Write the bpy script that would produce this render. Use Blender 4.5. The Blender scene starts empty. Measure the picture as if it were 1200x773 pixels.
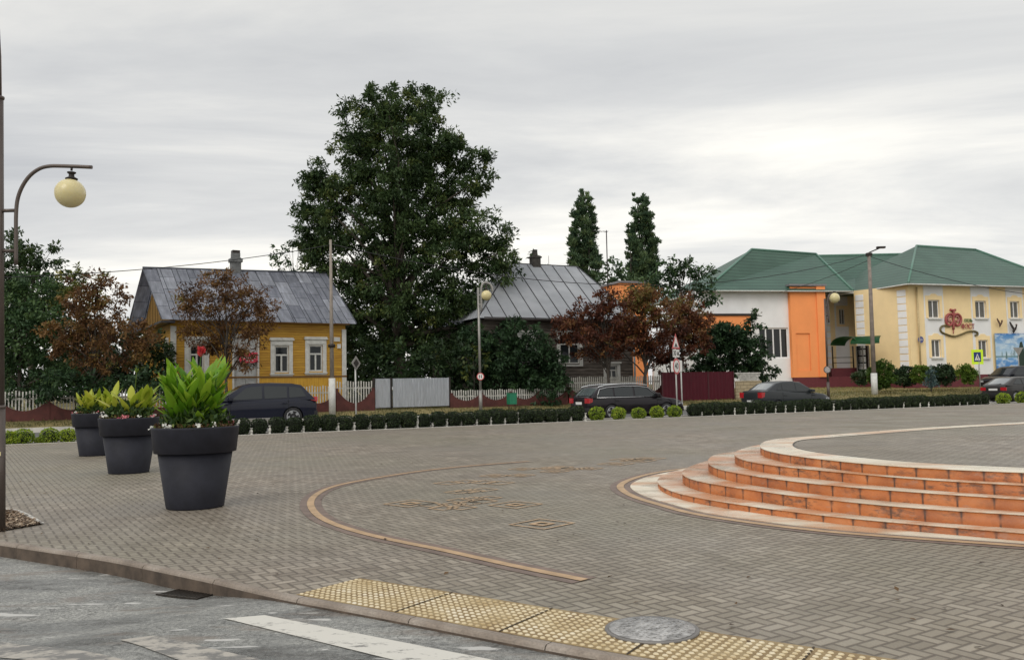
import bpy, bmesh, math, random
import numpy as np
from mathutils import Vector, Matrix, noise
random.seed(7); rng = np.random.default_rng(11)
sc = bpy.context.scene; COL = sc.collection
PI = math.pi

# ------------------------------------------------------------------ camera
F = 1000.0; CAMZ = 1.37; YH0 = 453.5; ROLL = 0.020
pitch = math.atan((YH0-386.5)/F)
Fw = Vector((0, math.cos(pitch), math.sin(pitch))); R0 = Vector((1, 0, 0)); U0 = Vector((0, -math.sin(pitch), math.cos(pitch)))
Rc = R0*math.cos(ROLL)-U0*math.sin(ROLL); Uc = R0*math.sin(ROLL)+U0*math.cos(ROLL)
EYE = Vector((0, 0, CAMZ))
def ray(px, py): return Fw*F+Rc*(px-600)-Uc*(py-386.5)
def G(px, py, z=0.0):
    d = ray(px, py); t = (z-CAMZ)/d.z; p = EYE+d*t; return Vector((p.x, p.y, z))
def AT(px, py, Y):
    d = ray(px, py); return EYE+d*(Y/d.y)
cam = bpy.data.objects.new('camera', bpy.data.cameras.new('camera')); COL.objects.link(cam)
cam.data.sensor_width = 36; cam.data.lens = F/1200*36; cam.data.clip_end = 5000; cam.data.clip_start = .05
M = Matrix((( Rc.x, Uc.x, -Fw.x), (Rc.y, Uc.y, -Fw.y), (Rc.z, Uc.z, -Fw.z))).to_4x4(); M.translation = EYE
cam.matrix_world = M; sc.camera = cam

# road frame: u along the far street, v away from the plaza
_o = G(285, 510); _o2 = G(1150, 474.5)
A_ = (_o2-_o); A_.z = 0; A_.normalize(); N_ = Vector((-A_.y, A_.x, 0)); V0 = _o.dot(N_)
RANG = math.atan2(A_.y, A_.x)
def RV(u, v, z=0.0):
    p = A_*u+N_*(V0+v); return Vector((p.x, p.y, z))
def uv_of(p): return p.dot(A_), p.dot(N_)-V0
def ONV(px, py, v):
    d = ray(px, py); t = (V0+v-EYE.dot(N_))/d.dot(N_); return EYE+d*t
def sm(a, b, x):
    t = min(1, max(0, (x-a)/(b-a))); return t*t*(3-2*t)
def hgt(u, v):
    if v < 0.6: return -.03
    h = -.05
    if v > 11.7: h = .10+.55*(1-math.exp(-(v-11.7)/2.6))+.30*sm(16, 30, v)+.45*sm(28, 60, v)*sm(10, 40, u)
    return h
def HG(p): u, v = uv_of(p); return hgt(u, v)

# ------------------------------------------------------------------ materials
MATS = {}
def nm(name):
    m = bpy.data.materials.new(name); m.use_nodes = True; nt = m.node_tree
    b = nt.nodes['Principled BSDF']; MATS[name] = m
    return m, nt, b
def N(nt, t, **k):
    n = nt.nodes.new(t)
    for a, v in k.items():
        if a.startswith('i_'): n.inputs[a[2:].replace('_', ' ')].default_value = v
        else: setattr(n, a, v)
    return n
def L(nt, a, b): nt.links.new(a, b)
def ramp(nt, fac, stops):
    r = N(nt, 'ShaderNodeValToRGB'); e = r.color_ramp.elements
    while len(e) < len(stops): e.new(.5)
    for el, (p, c) in zip(e, stops): el.position = p; el.color = (*c, 1) if len(c) == 3 else c
    L(nt, fac, r.inputs[0]); return r.outputs[0]
def mixc(nt, fac, a, b, mode='MIX'):
    m = N(nt, 'ShaderNodeMix', data_type='RGBA', blend_type=mode)
    if isinstance(fac, (int, float)): m.inputs[0].default_value = fac
    else: L(nt, fac, m.inputs[0])
    for s, x in ((6, a), (7, b)):
        if isinstance(x, tuple): m.inputs[s].default_value = (*x, 1)
        else: L(nt, x, m.inputs[s])
    return m.outputs[2]
def mth(nt, op, a, b=None, c=None):
    m = N(nt, 'ShaderNodeMath', operation=op)
    for i, x in enumerate((a, b, c)):
        if x is None: continue
        if isinstance(x, (int, float)): m.inputs[i].default_value = x
        else: L(nt, x, m.inputs[i])
    return m.outputs[0]
def coords(nt, kind='Object', scale=(1, 1, 1), rot=(0, 0, 0), geo=False):
    if geo: o = N(nt, 'ShaderNodeNewGeometry').outputs['Position']
    else: o = N(nt, 'ShaderNodeTexCoord').outputs[kind]
    mp = N(nt, 'ShaderNodeMapping'); mp.inputs['Scale'].default_value = scale; mp.inputs['Rotation'].default_value = rot
    L(nt, o, mp.inputs[0]); return mp.outputs[0]
def noi(nt, vec, scale=5, detail=4, rough=.55, out=0):
    n = N(nt, 'ShaderNodeTexNoise'); n.inputs['Scale'].default_value = scale; n.inputs['Detail'].default_value = detail; n.inputs['Roughness'].default_value = rough
    L(nt, vec, n.inputs['Vector']); return n.outputs[out]
def bump(nt, b, h, dist=.01, strength=.5):
    n = N(nt, 'ShaderNodeBump'); n.inputs['Distance'].default_value = dist; n.inputs['Strength'].default_value = strength
    L(nt, h, n.inputs['Height']); L(nt, n.outputs[0], b.inputs['Normal'])
def plain(name, col, rough=.6, metal=0, var=.15, scale=6, coat=0, bmp=0, spec=.5, stretch=(1, 1, 1)):
    m, nt, b = nm(name); v = coords(nt, geo=True, scale=stretch)
    n = noi(nt, v, scale)
    lo = tuple(c*(1-var) for c in col); hi = tuple(min(1, c*(1+var)) for c in col)
    L(nt, ramp(nt, n, [(.3, lo), (.7, hi)]), b.inputs['Base Color'])
    b.inputs['Roughness'].default_value = rough; b.inputs['Metallic'].default_value = metal
    b.inputs['Coat Weight'].default_value = coat; b.inputs['Coat Roughness'].default_value = .06
    b.inputs['Specular IOR Level'].default_value = spec
    if bmp: bump(nt, b, noi(nt, v, scale*6), bmp, .5)
    return m
def foliage(name, stops, trans=.25, rough=.55):
    m, nt, b = nm(name)
    at = N(nt, 'ShaderNodeAttribute', attribute_name='tint')
    c = ramp(nt, at.outputs['Fac'], stops); L(nt, c, b.inputs['Base Color'])
    b.inputs['Roughness'].default_value = rough; b.inputs['Specular IOR Level'].default_value = .3
    tr = N(nt, 'ShaderNodeBsdfTranslucent'); L(nt, c, tr.inputs[0])
    mx = N(nt, 'ShaderNodeMixShader'); mx.inputs[0].default_value = trans
    L(nt, b.outputs[0], mx.inputs[1]); L(nt, tr.outputs[0], mx.inputs[2])
    L(nt, mx.outputs[0], nt.nodes['Material Output'].inputs[0]); return m

# ------------------------------------------------------------------ mesh helpers
def link(name, me, mat=None, parent=None, smooth=False):
    o = bpy.data.objects.new(name, me); COL.objects.link(o)
    if mat is not None:
        for x in (mat if isinstance(mat, (list, tuple)) else [mat]): me.materials.append(x)
    if smooth:
        for p in me.polygons: p.use_smooth = True
    if parent is not None:
        o.parent = parent; o.matrix_parent_inverse = Matrix.Identity(4)
    return o
def obj(name, bm, mat=None, parent=None, smooth=False, normals=True):
    if normals: bmesh.ops.recalc_face_normals(bm, faces=bm.faces)
    me = bpy.data.meshes.new(name); bm.to_mesh(me); bm.free()
    return link(name, me, mat, parent, smooth)
def pym(name, vs, fs, mat=None, parent=None, smooth=False):
    me = bpy.data.meshes.new(name); me.from_pydata([tuple(v) for v in vs], [], fs); me.update()
    return link(name, me, mat, parent, smooth)
def thing(name, label, cat, loc=(0, 0, 0), rz=0, group=None):
    o = bpy.data.objects.new(name, None); COL.objects.link(o); o.location = loc; o.rotation_euler = (0, 0, rz)
    o.empty_display_size = .2
    return tag(o, label, cat, group)
def tag(o, label, cat, group=None, kind=None):
    o['label'] = label; o['category'] = cat
    if group: o['group'] = group
    if kind: o['kind'] = kind
    return o
def struct(o): o['kind'] = 'structure'; return o
def copy_tree(o, parent=None):
    c = o.copy(); COL.objects.link(c); c.parent = parent
    for ch in list(o.children): copy_tree(ch, c)
    return c
def bx(bm, x0, x1, y0, y1, z0, z1, mi=0, bev=0):
    vs = [bm.verts.new((x, y, z)) for x in (x0, x1) for y in (y0, y1) for z in (z0, z1)]
    fs = [(0, 1, 3, 2), (4, 6, 7, 5), (0, 4, 5, 1), (2, 3, 7, 6), (0, 2, 6, 4), (1, 5, 7, 3)]
    out = []
    for f in fs:
        q = bm.faces.new([vs[i] for i in f]); q.material_index = mi; out.append(q)
    if bev:
        es = list({e for f in out for e in f.edges}); bmesh.ops.bevel(bm, geom=es, offset=bev, segments=2, affect='EDGES', profile=.6)
    return vs
def tube(bm, pts, rad, seg=8, mi=0, cap=True):
    rings = []; pts = [Vector(p) for p in pts]
    if isinstance(rad, (int, float)): rad = [rad]*len(pts)
    up = None
    for i, p in enumerate(pts):
        d = (pts[min(i+1, len(pts)-1)]-pts[max(i-1, 0)]).normalized()
        if up is None:
            up = Vector((0, 0, 1)) if abs(d.z) < .9 else Vector((1, 0, 0))
        s = d.cross(up).normalized(); t = s.cross(d).normalized(); up = t
        rings.append([bm.verts.new(p+(s*math.cos(a)+t*math.sin(a))*rad[i]) for a in [2*PI*k/seg for k in range(seg)]])
    for a, b in zip(rings, rings[1:]):
        for k in range(seg):
            f = bm.faces.new((a[k], a[(k+1) % seg], b[(k+1) % seg], b[k])); f.material_index = mi; f.smooth = True
    if cap:
        for r in (rings[0], rings[-1]):
            try: f = bm.faces.new(r); f.material_index = mi
            except Exception: pass
def lathe(bm, prof, seg=32, c=(0, 0, 0), mi=0, close=True):
    rings = []
    for r, z in prof:
        rings.append([bm.verts.new((c[0]+max(r, 1e-4)*math.cos(2*PI*k/seg), c[1]+max(r, 1e-4)*math.sin(2*PI*k/seg), c[2]+z)) for k in range(seg)])
    for a, b in zip(rings, rings[1:]):
        for k in range(seg):
            f = bm.faces.new((a[k], a[(k+1) % seg], b[(k+1) % seg], b[k])); f.material_index = mi; f.smooth = True
    if close:
        for r in (rings[0], rings[-1]): bm.faces.new(r).material_index = mi
def prism(bm, poly, d, mi=0):
    """extrude a closed 3-D polygon along vector d"""
    d = Vector(d); a = [bm.verts.new(Vector(p)) for p in poly]; b = [bm.verts.new(Vector(p)+d) for p in poly]; n = len(a)
    bm.faces.new(a).material_index = mi; bm.faces.new(b[::-1]).material_index = mi
    for k in range(n): bm.faces.new((a[k], a[(k+1) % n], b[(k+1) % n], b[k])).material_index = mi
def sheet(name, pts, mat, z=None, parent=None):
    bm = bmesh.new(); vs = [bm.verts.new(p if z is None else (p[0], p[1], z)) for p in pts]
    f = bm.faces.new(vs); bm.normal_update()
    if f.normal.z < 0: f.normal_flip()
    bmesh.ops.triangulate(bm, faces=bm.faces[:]); return obj(name, bm, mat, parent, normals=False)
def catm(pts, n=8, closed=False):
    P = [Vector(p) for p in pts]; out = []
    m = len(P)
    for i in range(m if closed else m-1):
        if closed: p0, p1, p2, p3 = P[i-1], P[i], P[(i+1) % m], P[(i+2) % m]
        else: p0 = P[i-1] if i else P[0]*2-P[1]; p1, p2 = P[i], P[i+1]; p3 = P[i+2] if i+2 < m else P[-1]*2-P[-2]
        for k in range(n):
            t = k/n
            out.append(.5*((2*p1)+(p2-p0)*t+(2*p0-5*p1+4*p2-p3)*t*t+(3*p1-p0-3*p2+p3)*t**3))
    if not closed: out.append(P[-1])
    return out
def strip(name, pts, width, z, mat, parent=None, offset=0.0):
    """flat band along a polyline; offset to the left"""
    vs = []; fs = []
    for i, p in enumerate(pts):
        d = pts[min(i+1, len(pts)-1)]-pts[max(i-1, 0)]; nrm = Vector((-d.y, d.x, 0)).normalized()
        for s in (-.5, .5):
            q = p+nrm*(offset+s*width); vs.append((q.x, q.y, z(q) if callable(z) else z))
    for i in range(len(pts)-1): fs.append((2*i, 2*i+1, 2*i+3, 2*i+2)[::-1])
    return pym(name, vs, fs, mat, parent)
def text(name, s, size, M4, mat, depth=.002, parent=None, squash=1):
    cu = bpy.data.curves.new(name, 'FONT'); cu.body = s; cu.size = size; cu.align_x = 'CENTER'; cu.align_y = 'CENTER'; cu.extrude = depth; cu.offset = size*.012
    t = bpy.data.objects.new('tmp', cu); COL.objects.link(t)
    bpy.context.view_layer.update()
    me = bpy.data.meshes.new_from_object(t.evaluated_get(bpy.context.evaluated_depsgraph_get())); bpy.data.objects.remove(t)
    me.transform(M4@Matrix.Diagonal((squash, 1, 1, 1))); me.materials.clear(); me.name = name
    return link(name, me, mat, parent)

# leaves: rhombus quads, folded along the midrib, one numpy mesh
def leafmesh(name, C, D, Nn, Ls, Ws, tint, mat, parent=None):
    n = len(C); S = np.cross(D, Nn); S /= np.linalg.norm(S, axis=1)[:, None]+1e-9
    Ls = Ls[:, None]; Ws = Ws[:, None]
    V = np.empty((n, 4, 3)); mid = C+D*Ls*.45
    V[:, 0] = C; V[:, 1] = mid+S*Ws*.5+Nn*Ws*.12; V[:, 2] = C+D*Ls; V[:, 3] = mid-S*Ws*.5+Nn*Ws*.12
    me = bpy.data.meshes.new(name); me.vertices.add(4*n); me.loops.add(4*n); me.polygons.add(n)
    me.vertices.foreach_set('co', V.reshape(-1)); me.loops.foreach_set('vertex_index', np.arange(4*n, dtype=np.int32))
    me.polygons.foreach_set('loop_start', np.arange(0, 4*n, 4, dtype=np.int32))
    me.update(calc_edges=True)
    a = me.attributes.new('tint', 'FLOAT', 'POINT'); a.data.foreach_set('value', np.repeat(tint, 4).astype(np.float32))
    return link(name, me, mat, parent)
def unit(n):
    v = rng.normal(size=(n, 3)); return v/np.linalg.norm(v, axis=1)[:, None]
def crown(name, blobs, mat, leaf=(.22, .12), clump=.55, per=26, dens=1.0, parent=None, shell=.45, tintbase=.5, tvar=.2, droop=.3):
    """blobs: (centre, (rx, ry, rz)) ; clumps of leaves spread through each blob"""
    CC = []; TT = []; RR = []; OO = []
    for b in blobs:
        c, r = b[0], b[1]; tb = b[2] if len(b) > 2 else tintbase
        vol = r[0]*r[1]*r[2]*4.19
        k = max(3, int(dens*vol**.72*1.15/(clump**2.1)))
        d = unit(k); rad = rng.random(k)**shell
        P = np.array(c)+d*rad[:, None]*np.array(r)*(.86+.14*rng.random(k))[:, None]
        CC.append(P); TT.append(tb+rng.normal(size=k)*tvar); RR.append(clump*(.45+.8*rng.random(k))*min(1, min(r)/clump/1.2)); OO.append(d)
    CC = np.concatenate(CC); TT = np.concatenate(TT); RR = np.concatenate(RR); OO = np.concatenate(OO)
    idx = np.repeat(np.arange(len(CC)), per); n = len(idx)
    off = unit(n)*(rng.random(n)**.5)[:, None]*RR[idx][:, None]; off[:, 2] *= .7
    C = CC[idx]+off
    D = unit(n)*.8+OO[idx]*.5+np.array([0, 0, -droop]); D /= np.linalg.norm(D, axis=1)[:, None]
    Nn = unit(n)*.7+np.array([0, 0, .8]); Nn -= D*(Nn*D).sum(1)[:, None]; Nn /= np.linalg.norm(Nn, axis=1)[:, None]+1e-9
    s = .6+.7*rng.random(n)
    return leafmesh(name, C, D, Nn, leaf[0]*s, leaf[1]*s, np.clip(TT[idx]+rng.normal(size=n)*.09, 0, 1), mat, parent), CC
def limbs(name, base, top, rad, targets, mat, parent, nl=14, twigs=0):
    bm = bmesh.new(); base = Vector(base); top = Vector(top); H = top-base
    pts = []; rr = []
    for k in range(9):
        t = k/8; pts.append(base+H*t+Vector((random.uniform(-1, 1), random.uniform(-1, 1), 0))*rad*.5*(t > 0)*(t < 1)*1.2); rr.append(rad*(1.25 if k == 0 else 1-.85*t))
    tube(bm, pts, rr, 9)
    tg = [Vector(t) for t in targets]; random.shuffle(tg)
    for t in tg[:nl]:
        z = min(.85, max(.22, ((t.z-base.z)/max(.1, H.z))*random.uniform(.45, .75)))
        i = z*8; k = int(i); p = pts[k].lerp(pts[min(8, k+1)], i-k)
        r0 = rad*(1-.85*z)*.6; m = p.lerp(t, .5)+Vector((random.uniform(-.1, .1), random.uniform(-.1, .1), .08))*(t-p).length
        tube(bm, [p, p.lerp(m, .5)+Vector((0, 0, .03))*(t-p).length, m, m.lerp(t, .6), t], [r0, r0*.8, r0*.55, r0*.35, r0*.12], 6)
    return obj(name, bm, mat, parent)
# ------------------------------------------------------------------ paving
KA = math.atan2(-1.46, 2.21)     # kerb direction
KD = Vector((math.cos(KA), math.sin(KA), 0)); KN = Vector((-KD.y, KD.x, 0))
PA = -math.radians(57)
def paver_mat(name, warm=0.0, unit_=.084):
    m, nt, b = nm(name)
    v = coords(nt, geo=True, rot=(0, 0, -PA)); s = N(nt, 'ShaderNodeSeparateXYZ'); L(nt, v, s.inputs[0])
    x = mth(nt, 'DIVIDE', s.outputs[0], unit_); y = mth(nt, 'DIVIDE', s.outputs[1], unit_)
    i = mth(nt, 'FLOOR', x); j = mth(nt, 'FLOOR', y); fx = mth(nt, 'SUBTRACT', x, i); fy = mth(nt, 'SUBTRACT', y, j)
    k = mth(nt, 'FLOORED_MODULO', mth(nt, 'SUBTRACT', i, j), 4.0)
    def eq(val): return mth(nt, 'COMPARE', k, float(val), .3)
    e1, e2, e3 = eq(1), eq(2), eq(3); vert = mth(nt, 'ADD', e2, e3)
    X = mth(nt, 'ADD', fx, e1); Y = mth(nt, 'ADD', fy, e2)
    Wx = mth(nt, 'SUBTRACT', 2.0, vert); Wy = mth(nt, 'ADD', 1.0, vert)
    dx = mth(nt, 'MINIMUM', X, mth(nt, 'SUBTRACT', Wx, X)); dy = mth(nt, 'MINIMUM', Y, mth(nt, 'SUBTRACT', Wy, Y))
    d = mth(nt, 'MINIMUM', dx, dy)
    cv = N(nt, 'ShaderNodeCombineXYZ'); L(nt, mth(nt, 'SUBTRACT', i, e1), cv.inputs[0]); L(nt, mth(nt, 'SUBTRACT', j, e2), cv.inputs[1])
    wn = N(nt, 'ShaderNodeTexWhiteNoise'); L(nt, cv.outputs[0], wn.inputs['Vector'])
    base = ramp(nt, wn.outputs['Value'], [(0, (.205, .168, .130)), (.4, (.262, .220, .174)), (.75, (.315, .268, .214)), (1, (.39, .338, .274))])
    g = coords(nt, geo=True)
    big = noi(nt, g, .35, 5); med = noi(nt, g, 2.2, 5)
    col = mixc(nt, ramp(nt, big, [(.35, (0, 0, 0)), (.65, (1, 1, 1))]), base, (.245, .215, .175), 'MIX')
    dk = ramp(nt, med, [(.28, (.66, .64, .61)), (.46, (.92, .915, .905)), (.6, (1.03, 1.03, 1.02)), (.74, (1.18, 1.16, 1.12))])
    col = mixc(nt, .85, col, dk, 'MULTIPLY')
    # mossy / warm drift between areas
    col = mixc(nt, ramp(nt, noi(nt, g, .16, 3), [(.42, (0, 0, 0)), (.62, (.45, .45, .45))]), col, (.22, .21, .145), 'MIX')
    fine = noi(nt, g, 90, 2); col = mixc(nt, .5, col, ramp(nt, fine, [(.3, (.8, .8, .8)), (.7, (1.15, 1.15, 1.15))]), 'MULTIPLY')
    jo = ramp(nt, d, [(.07, (1, 1, 1)), (.17, (0, 0, 0))])
    col = mixc(nt, mth(nt, 'MULTIPLY', jo, .68), col, (.065, .050, .036))
    L(nt, col, b.inputs['Base Color'])
    L(nt, ramp(nt, noi(nt, g, .5, 4), [(.35, (.42, .42, .42)), (.65, (.72, .72, .72))]), b.inputs['Roughness'])
    h = ramp(nt, d, [(.03, (0, 0, 0)), (.2, (1, 1, 1))]); bump(nt, b, h, .006, .8)
    return m
paver = paver_mat('grey_concrete_paver')

m, nt, b = nm('worn_asphalt'); g = coords(nt, geo=True)
base = ramp(nt, noi(nt, g, 140, 3, .7), [(.28, (.065, .066, .064)), (.5, (.175, .177, .170)), (.72, (.33, .33, .31))])
base = mixc(nt, .9, base, ramp(nt, noi(nt, g, 38, 4, .75), [(.32, (.45, .45, .45)), (.5, (1, 1, 1)), (.68, (1.6, 1.6, 1.58))]), 'MULTIPLY')
pat = noi(nt, coords(nt, geo=True, rot=(0, 0, -KA), scale=(.55, 1.6, 1)), 1.6, 9, .68)
base = mixc(nt, .9, base, ramp(nt, pat, [(.34, (.50, .50, .50)), (.47, (1.0, 1.0, .99)), (.60, (1.55, 1.53, 1.48))]), 'MULTIPLY')
red = noi(nt, coords(nt, geo=True, rot=(0, 0, -KA), scale=(.7, 2.2, 1)), 1.7, 7, .65)
base = mixc(nt, ramp(nt, red, [(.54, (0, 0, 0)), (.64, (.6, .6, .6))]), base, (.19, .155, .125))
flk = noi(nt, coords(nt, geo=True, rot=(0, 0, -KA), scale=(.6, 2.4, 1)), 4.2, 3, .5)
base = mixc(nt, ramp(nt, flk, [(.655, (0, 0, 0)), (.68, (.8, .8, .8))]), base, (.58, .57, .54))
vo = N(nt, 'ShaderNodeTexVoronoi', feature='DISTANCE_TO_EDGE'); vo.inputs['Scale'].default_value = .8
wv = N(nt, 'ShaderNodeVectorMath', operation='ADD'); L(nt, g, wv.inputs[0]); L(nt, noi(nt, g, 2.5, 5, out=1), wv.inputs[1]); L(nt, wv.outputs[0], vo.inputs[0])
base = mixc(nt, ramp(nt, vo.outputs[0], [(.003, (.55, .55, .55)), (.010, (0, 0, 0))]), base, (.03, .028, .025))
L(nt, base, b.inputs['Base Color'])
L(nt, ramp(nt, pat, [(.38, (.20, .20, .20)), (.56, (.60, .60, .60))]), b.inputs['Roughness'])
bump(nt, b, noi(nt, g, 170, 3, .7), .006, .7)
asph = MATS['worn_asphalt']
m, nt, b = nm('street_asphalt'); g = coords(nt, geo=True)
L(nt, ramp(nt, noi(nt, g, 1.5, 6), [(.3, (.10, .10, .098)), (.7, (.17, .168, .16))]), b.inputs['Base Color']); b.inputs['Roughness'].default_value = .6
asph2 = MATS['street_asphalt']
def worn_paint(name, col, thr=.5):
    m, nt, b = nm(name); g = coords(nt, geo=True)
    w = noi(nt, coords(nt, geo=True, rot=(0, 0, -KA), scale=(.8, 1.6, 1)), 7, 7, .72)
    L(nt, mixc(nt, ramp(nt, w, [(thr-.05, (1, 1, 1)), (thr+.04, (0, 0, 0))]), col, (.17, .165, .155)), b.inputs['Base Color']); b.inputs['Roughness'].default_value = .55
    bump(nt, b, noi(nt, g, 170, 3, .7), .004, .6); return m
m, nt, b = nm('kerb_concrete'); g = coords(nt, geo=True)
kc = ramp(nt, noi(nt, g, 3, 6), [(.3, (.17, .135, .105)), (.5, (.25, .205, .165)), (.7, (.33, .285, .24))])
sx = N(nt, 'ShaderNodeNewGeometry'); sz = N(nt, 'ShaderNodeSeparateXYZ'); L(nt, sx.outputs['Normal'], sz.inputs[0])
L(nt, mixc(nt, .75, kc, ramp(nt, noi(nt, g, 60, 4), [(.3, (.7, .7, .7)), (.7, (1.2, 1.2, 1.2))]), 'MULTIPLY'), b.inputs['Base Color']); b.inputs['Roughness'].default_value = .6
bump(nt, b, noi(nt, g, 60, 4), .004, .6)
kerbm = MATS['kerb_concrete']
kface = plain('brown_kerb_face', (.085, .062, .045), .75, var=.45, scale=7, bmp=.004)  # upright front of the kerb, a darker brown than its top
whitek = plain('pale_kerb', (.55, .53, .48), .7, var=.2, scale=2)
m, nt, b = nm('lawn_ground'); g = coords(nt, geo=True)
c1 = ramp(nt, noi(nt, g, .45, 6, .65), [(.3, (.10, .105, .035)), (.5, (.21, .175, .065)), (.68, (.34, .27, .115))])
L(nt, mixc(nt, .8, c1, ramp(nt, noi(nt, g, 14, 5, .7), [(.3, (.6, .6, .6)), (.7, (1.3, 1.3, 1.3))]), 'MULTIPLY'), b.inputs['Base Color']); b.inputs['Roughness'].default_value = .9
bump(nt, b, noi(nt, g, 25, 5, .8), .08, .8)
lawn = MATS['lawn_ground']

# base ground far and wide
sheet('ground', [(-1500, -60, 0), (1500, -60, 0), (1500, 1800, 0), (-1500, 1800, 0)], lawn, z=-.35)['kind'] = 'structure'
# terrain beyond the street
us = list(np.linspace(-90, 190, 141)); vs_ = [.6, .9, 1.2]+[11.72]+list(np.linspace(12, 30, 28))+list(np.linspace(31, 110, 30))
vl = [v for v in vs_ if v >= 11.7]
V = [RV(u, v, hgt(u, v)) for v in vl for u in us]; nu = len(us)
Fq = [(a*nu+c, a*nu+c+1, (a+1)*nu+c+1, (a+1)*nu+c) for a in range(len(vl)-1) for c in range(nu-1)]
struct(pym('lawn', V, Fq, lawn, smooth=True))
# street, its kerbs and the planted verge
def band(name, v0, v1, z, mat, h=.0, u0=-90, u1=190):
    bm = bmesh.new(); a, b_, c, d = RV(u0, v0, z), RV(u1, v0, z), RV(u1, v1, z), RV(u0, v1, z)
    if h: prism(bm, [a, b_, c, d], (0, 0, -h))
    else: bm.faces.new([bm.verts.new(p) for p in (a, b_, c, d)])
    return struct(obj(name, bm, mat))
band('road', 1.45, 11.55, -.09, asph2)
soil = plain('dark_soil', (.05, .04, .03), .95, var=.4, scale=9, bmp=.02)
band('verge', .22, 1.3, -.02, soil, h=.2)
band('near_kerb', 1.3, 1.45, .03, whitek, h=.3)
band('far_kerb', 11.55, 11.72, .11, whitek, h=.3)
band('plaza_edging', .1, .22, .012, whitek, h=.2)

# plaza slab
kt = [(0, 636), (130, 655), (250, 680), (330, 699), (345, 701.5), (420, 714.5), (520, 734), (640, 757), (740, 774.5)]
KP = [G(x, y, 0) for x, y in kt]
# least bend: put them on a gently smoothed line
KP = [KP[0]-(KP[1]-KP[0]).normalized()*40]+KP+[KP[-1]+KD*3, KP[-1]+KD*45]
kc_ = []
for a, c in zip(KP, KP[1:]):
    n = max(1, int((c-a).length/.12)) if (c-a).length < 6 else 10
    for k in range(n): kc_.append(a.lerp(c, k/n))
kc_.append(KP[-1])
for _ in range(6):
    kc_ = [kc_[0]]+[(kc_[i-1]+kc_[i]*2+kc_[i+1])/4 for i in range(1, len(kc_)-1)]+[kc_[-1]]
def kt_par(p): return (p-G(0, 636)).dot(KD)
K_DROP0, K_DROP1 = kt_par(G(215, 672)), kt_par(G(350, 700))
def rz(p):   # asphalt height
    t = kt_par(p); return -.125+.09*sm(K_DROP0, K_DROP1, t)
KW = .075
def side(p, nxt, prv, w): d = (nxt-prv).normalized(); return p+Vector((-d.y, d.x, 0))*w
def koff(w): return [side(p, kc_[min(i+1, len(kc_)-1)], kc_[max(i-1, 0)], w) for i, p in enumerate(kc_)]
inner = koff(KW)
poly = inner+[RV(120, .1), RV(-60, .1)]
# tree bed cut-out is laid over the slab
struct(sheet('plaza', poly, paver, z=0.0))
# kerb stones, each its own stretch with thin joints
prof = [(0, -.3), (0.0, -.022), (.006, -.008), (.02, 0.004), (KW-.004, .004), (KW-.004, -.3)]
bm = bmesh.new(); run = 0; seg = []; acc = 0
offs = [koff(w) for w, z in prof]
cuts = set(); dist = 0; nextc = .55
for i in range(1, len(kc_)):
    dist += (kc_[i]-kc_[i-1]).length
    if dist >= nextc and (kc_[i]-kc_[i-1]).length < .5: cuts.add(i); nextc = dist+.95
rings = []
for i in range(len(kc_)):
    flush = sm(K_DROP0, K_DROP1, kt_par(kc_[i]))
    rings.append([Vector((offs[j][i].x, offs[j][i].y, z if z < -.1 else z)) for j, (w, z) in enumerate(prof)])
start = 0
ends = sorted(cuts)+[len(kc_)-1]
for e in ends:
    rs = [[v.copy() for v in r] for r in rings[start:e+1]]
    if len(rs) >= 2:
        d = (rs[1][0]-rs[0][0]); d = d.normalized()*min(.004, d.length*.3); rs[0] = [v+d for v in rs[0]]; d = (rs[-2][0]-rs[-1][0]).normalized()*.004; rs[-1] = [v+d for v in rs[-1]]
        bv = [[bm.verts.new(v) for v in r] for r in rs]
        for a, c in zip(bv, bv[1:]):
            for k in range(len(prof)-1): bm.faces.new((a[k], a[k+1], c[k+1], c[k])).material_index = 1 if k < 1 else 0
        bm.faces.new(bv[0]); bm.faces.new(bv[-1])
    start = e
struct(obj('kerb', bm, [kerbm, kface]))
# asphalt of the near road, follows the kerb
rows = [-.02, .05, .15, .3, .5, .8, 1.2, 1.8, 2.6, 4, 6, 9, 14]
V = []; n = len(kc_)
for r in rows:
    for p0_ in (koff(.02) if r < 0 else kc_):
        p = p0_ if r < 0 else p0_-KN*r
        V.append((p.x, p.y, rz(p)-.0))
Fq = [(a*n+c, a*n+c+1, (a+1)*n+c+1, (a+1)*n+c)[::-1] for a in range(len(rows)-1) for c in range(n-1)]
struct(pym('near_road', V, Fq, asph))
def GR(px, py, dz=.004):
    p = G(px, py, -.05)
    for _ in range(4): p = G(px, py, rz(p)+dz)
    return p
def marking(name, pix, mat, dz=.005, sub=70):
    # quad given as 4 pixel corners a,b (near end) c,d (far end), subdivided
    a, b_, c, d = [GR(x, y, dz) for x, y in pix]; V = []; Fq = []
    for i in range(sub+1):
        t = i/sub; l = a.lerp(b_, t); r = d.lerp(c, t)
        for q in (l, r): V.append((q.x, q.y, rz(q)+dz))
    for i in range(sub): Fq.append((2*i, 2*i+1, 2*i+3, 2*i+2)[::-1])
    return pym(name, V, Fq, mat)
p1 = worn_paint('worn_white_paint', (.62, .60, .54), .40); p2 = worn_paint('faded_white_paint', (.42, .39, .34), .50)
def far(px, py, qx, qy, m): return (px+(qx-px)*m, py+(qy-py)*m)
gq = 'zebra crossing stripes'
def zst(pix, mat, lab):
    o = marking('crossing_stripe', pix, mat); o['kind'] = 'structure'
zst([(310, 720), far(433, 745, 573, 772, 2.2), far(340, 745, 433, 767, 3.0), (262, 724)], p1, '')
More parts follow.
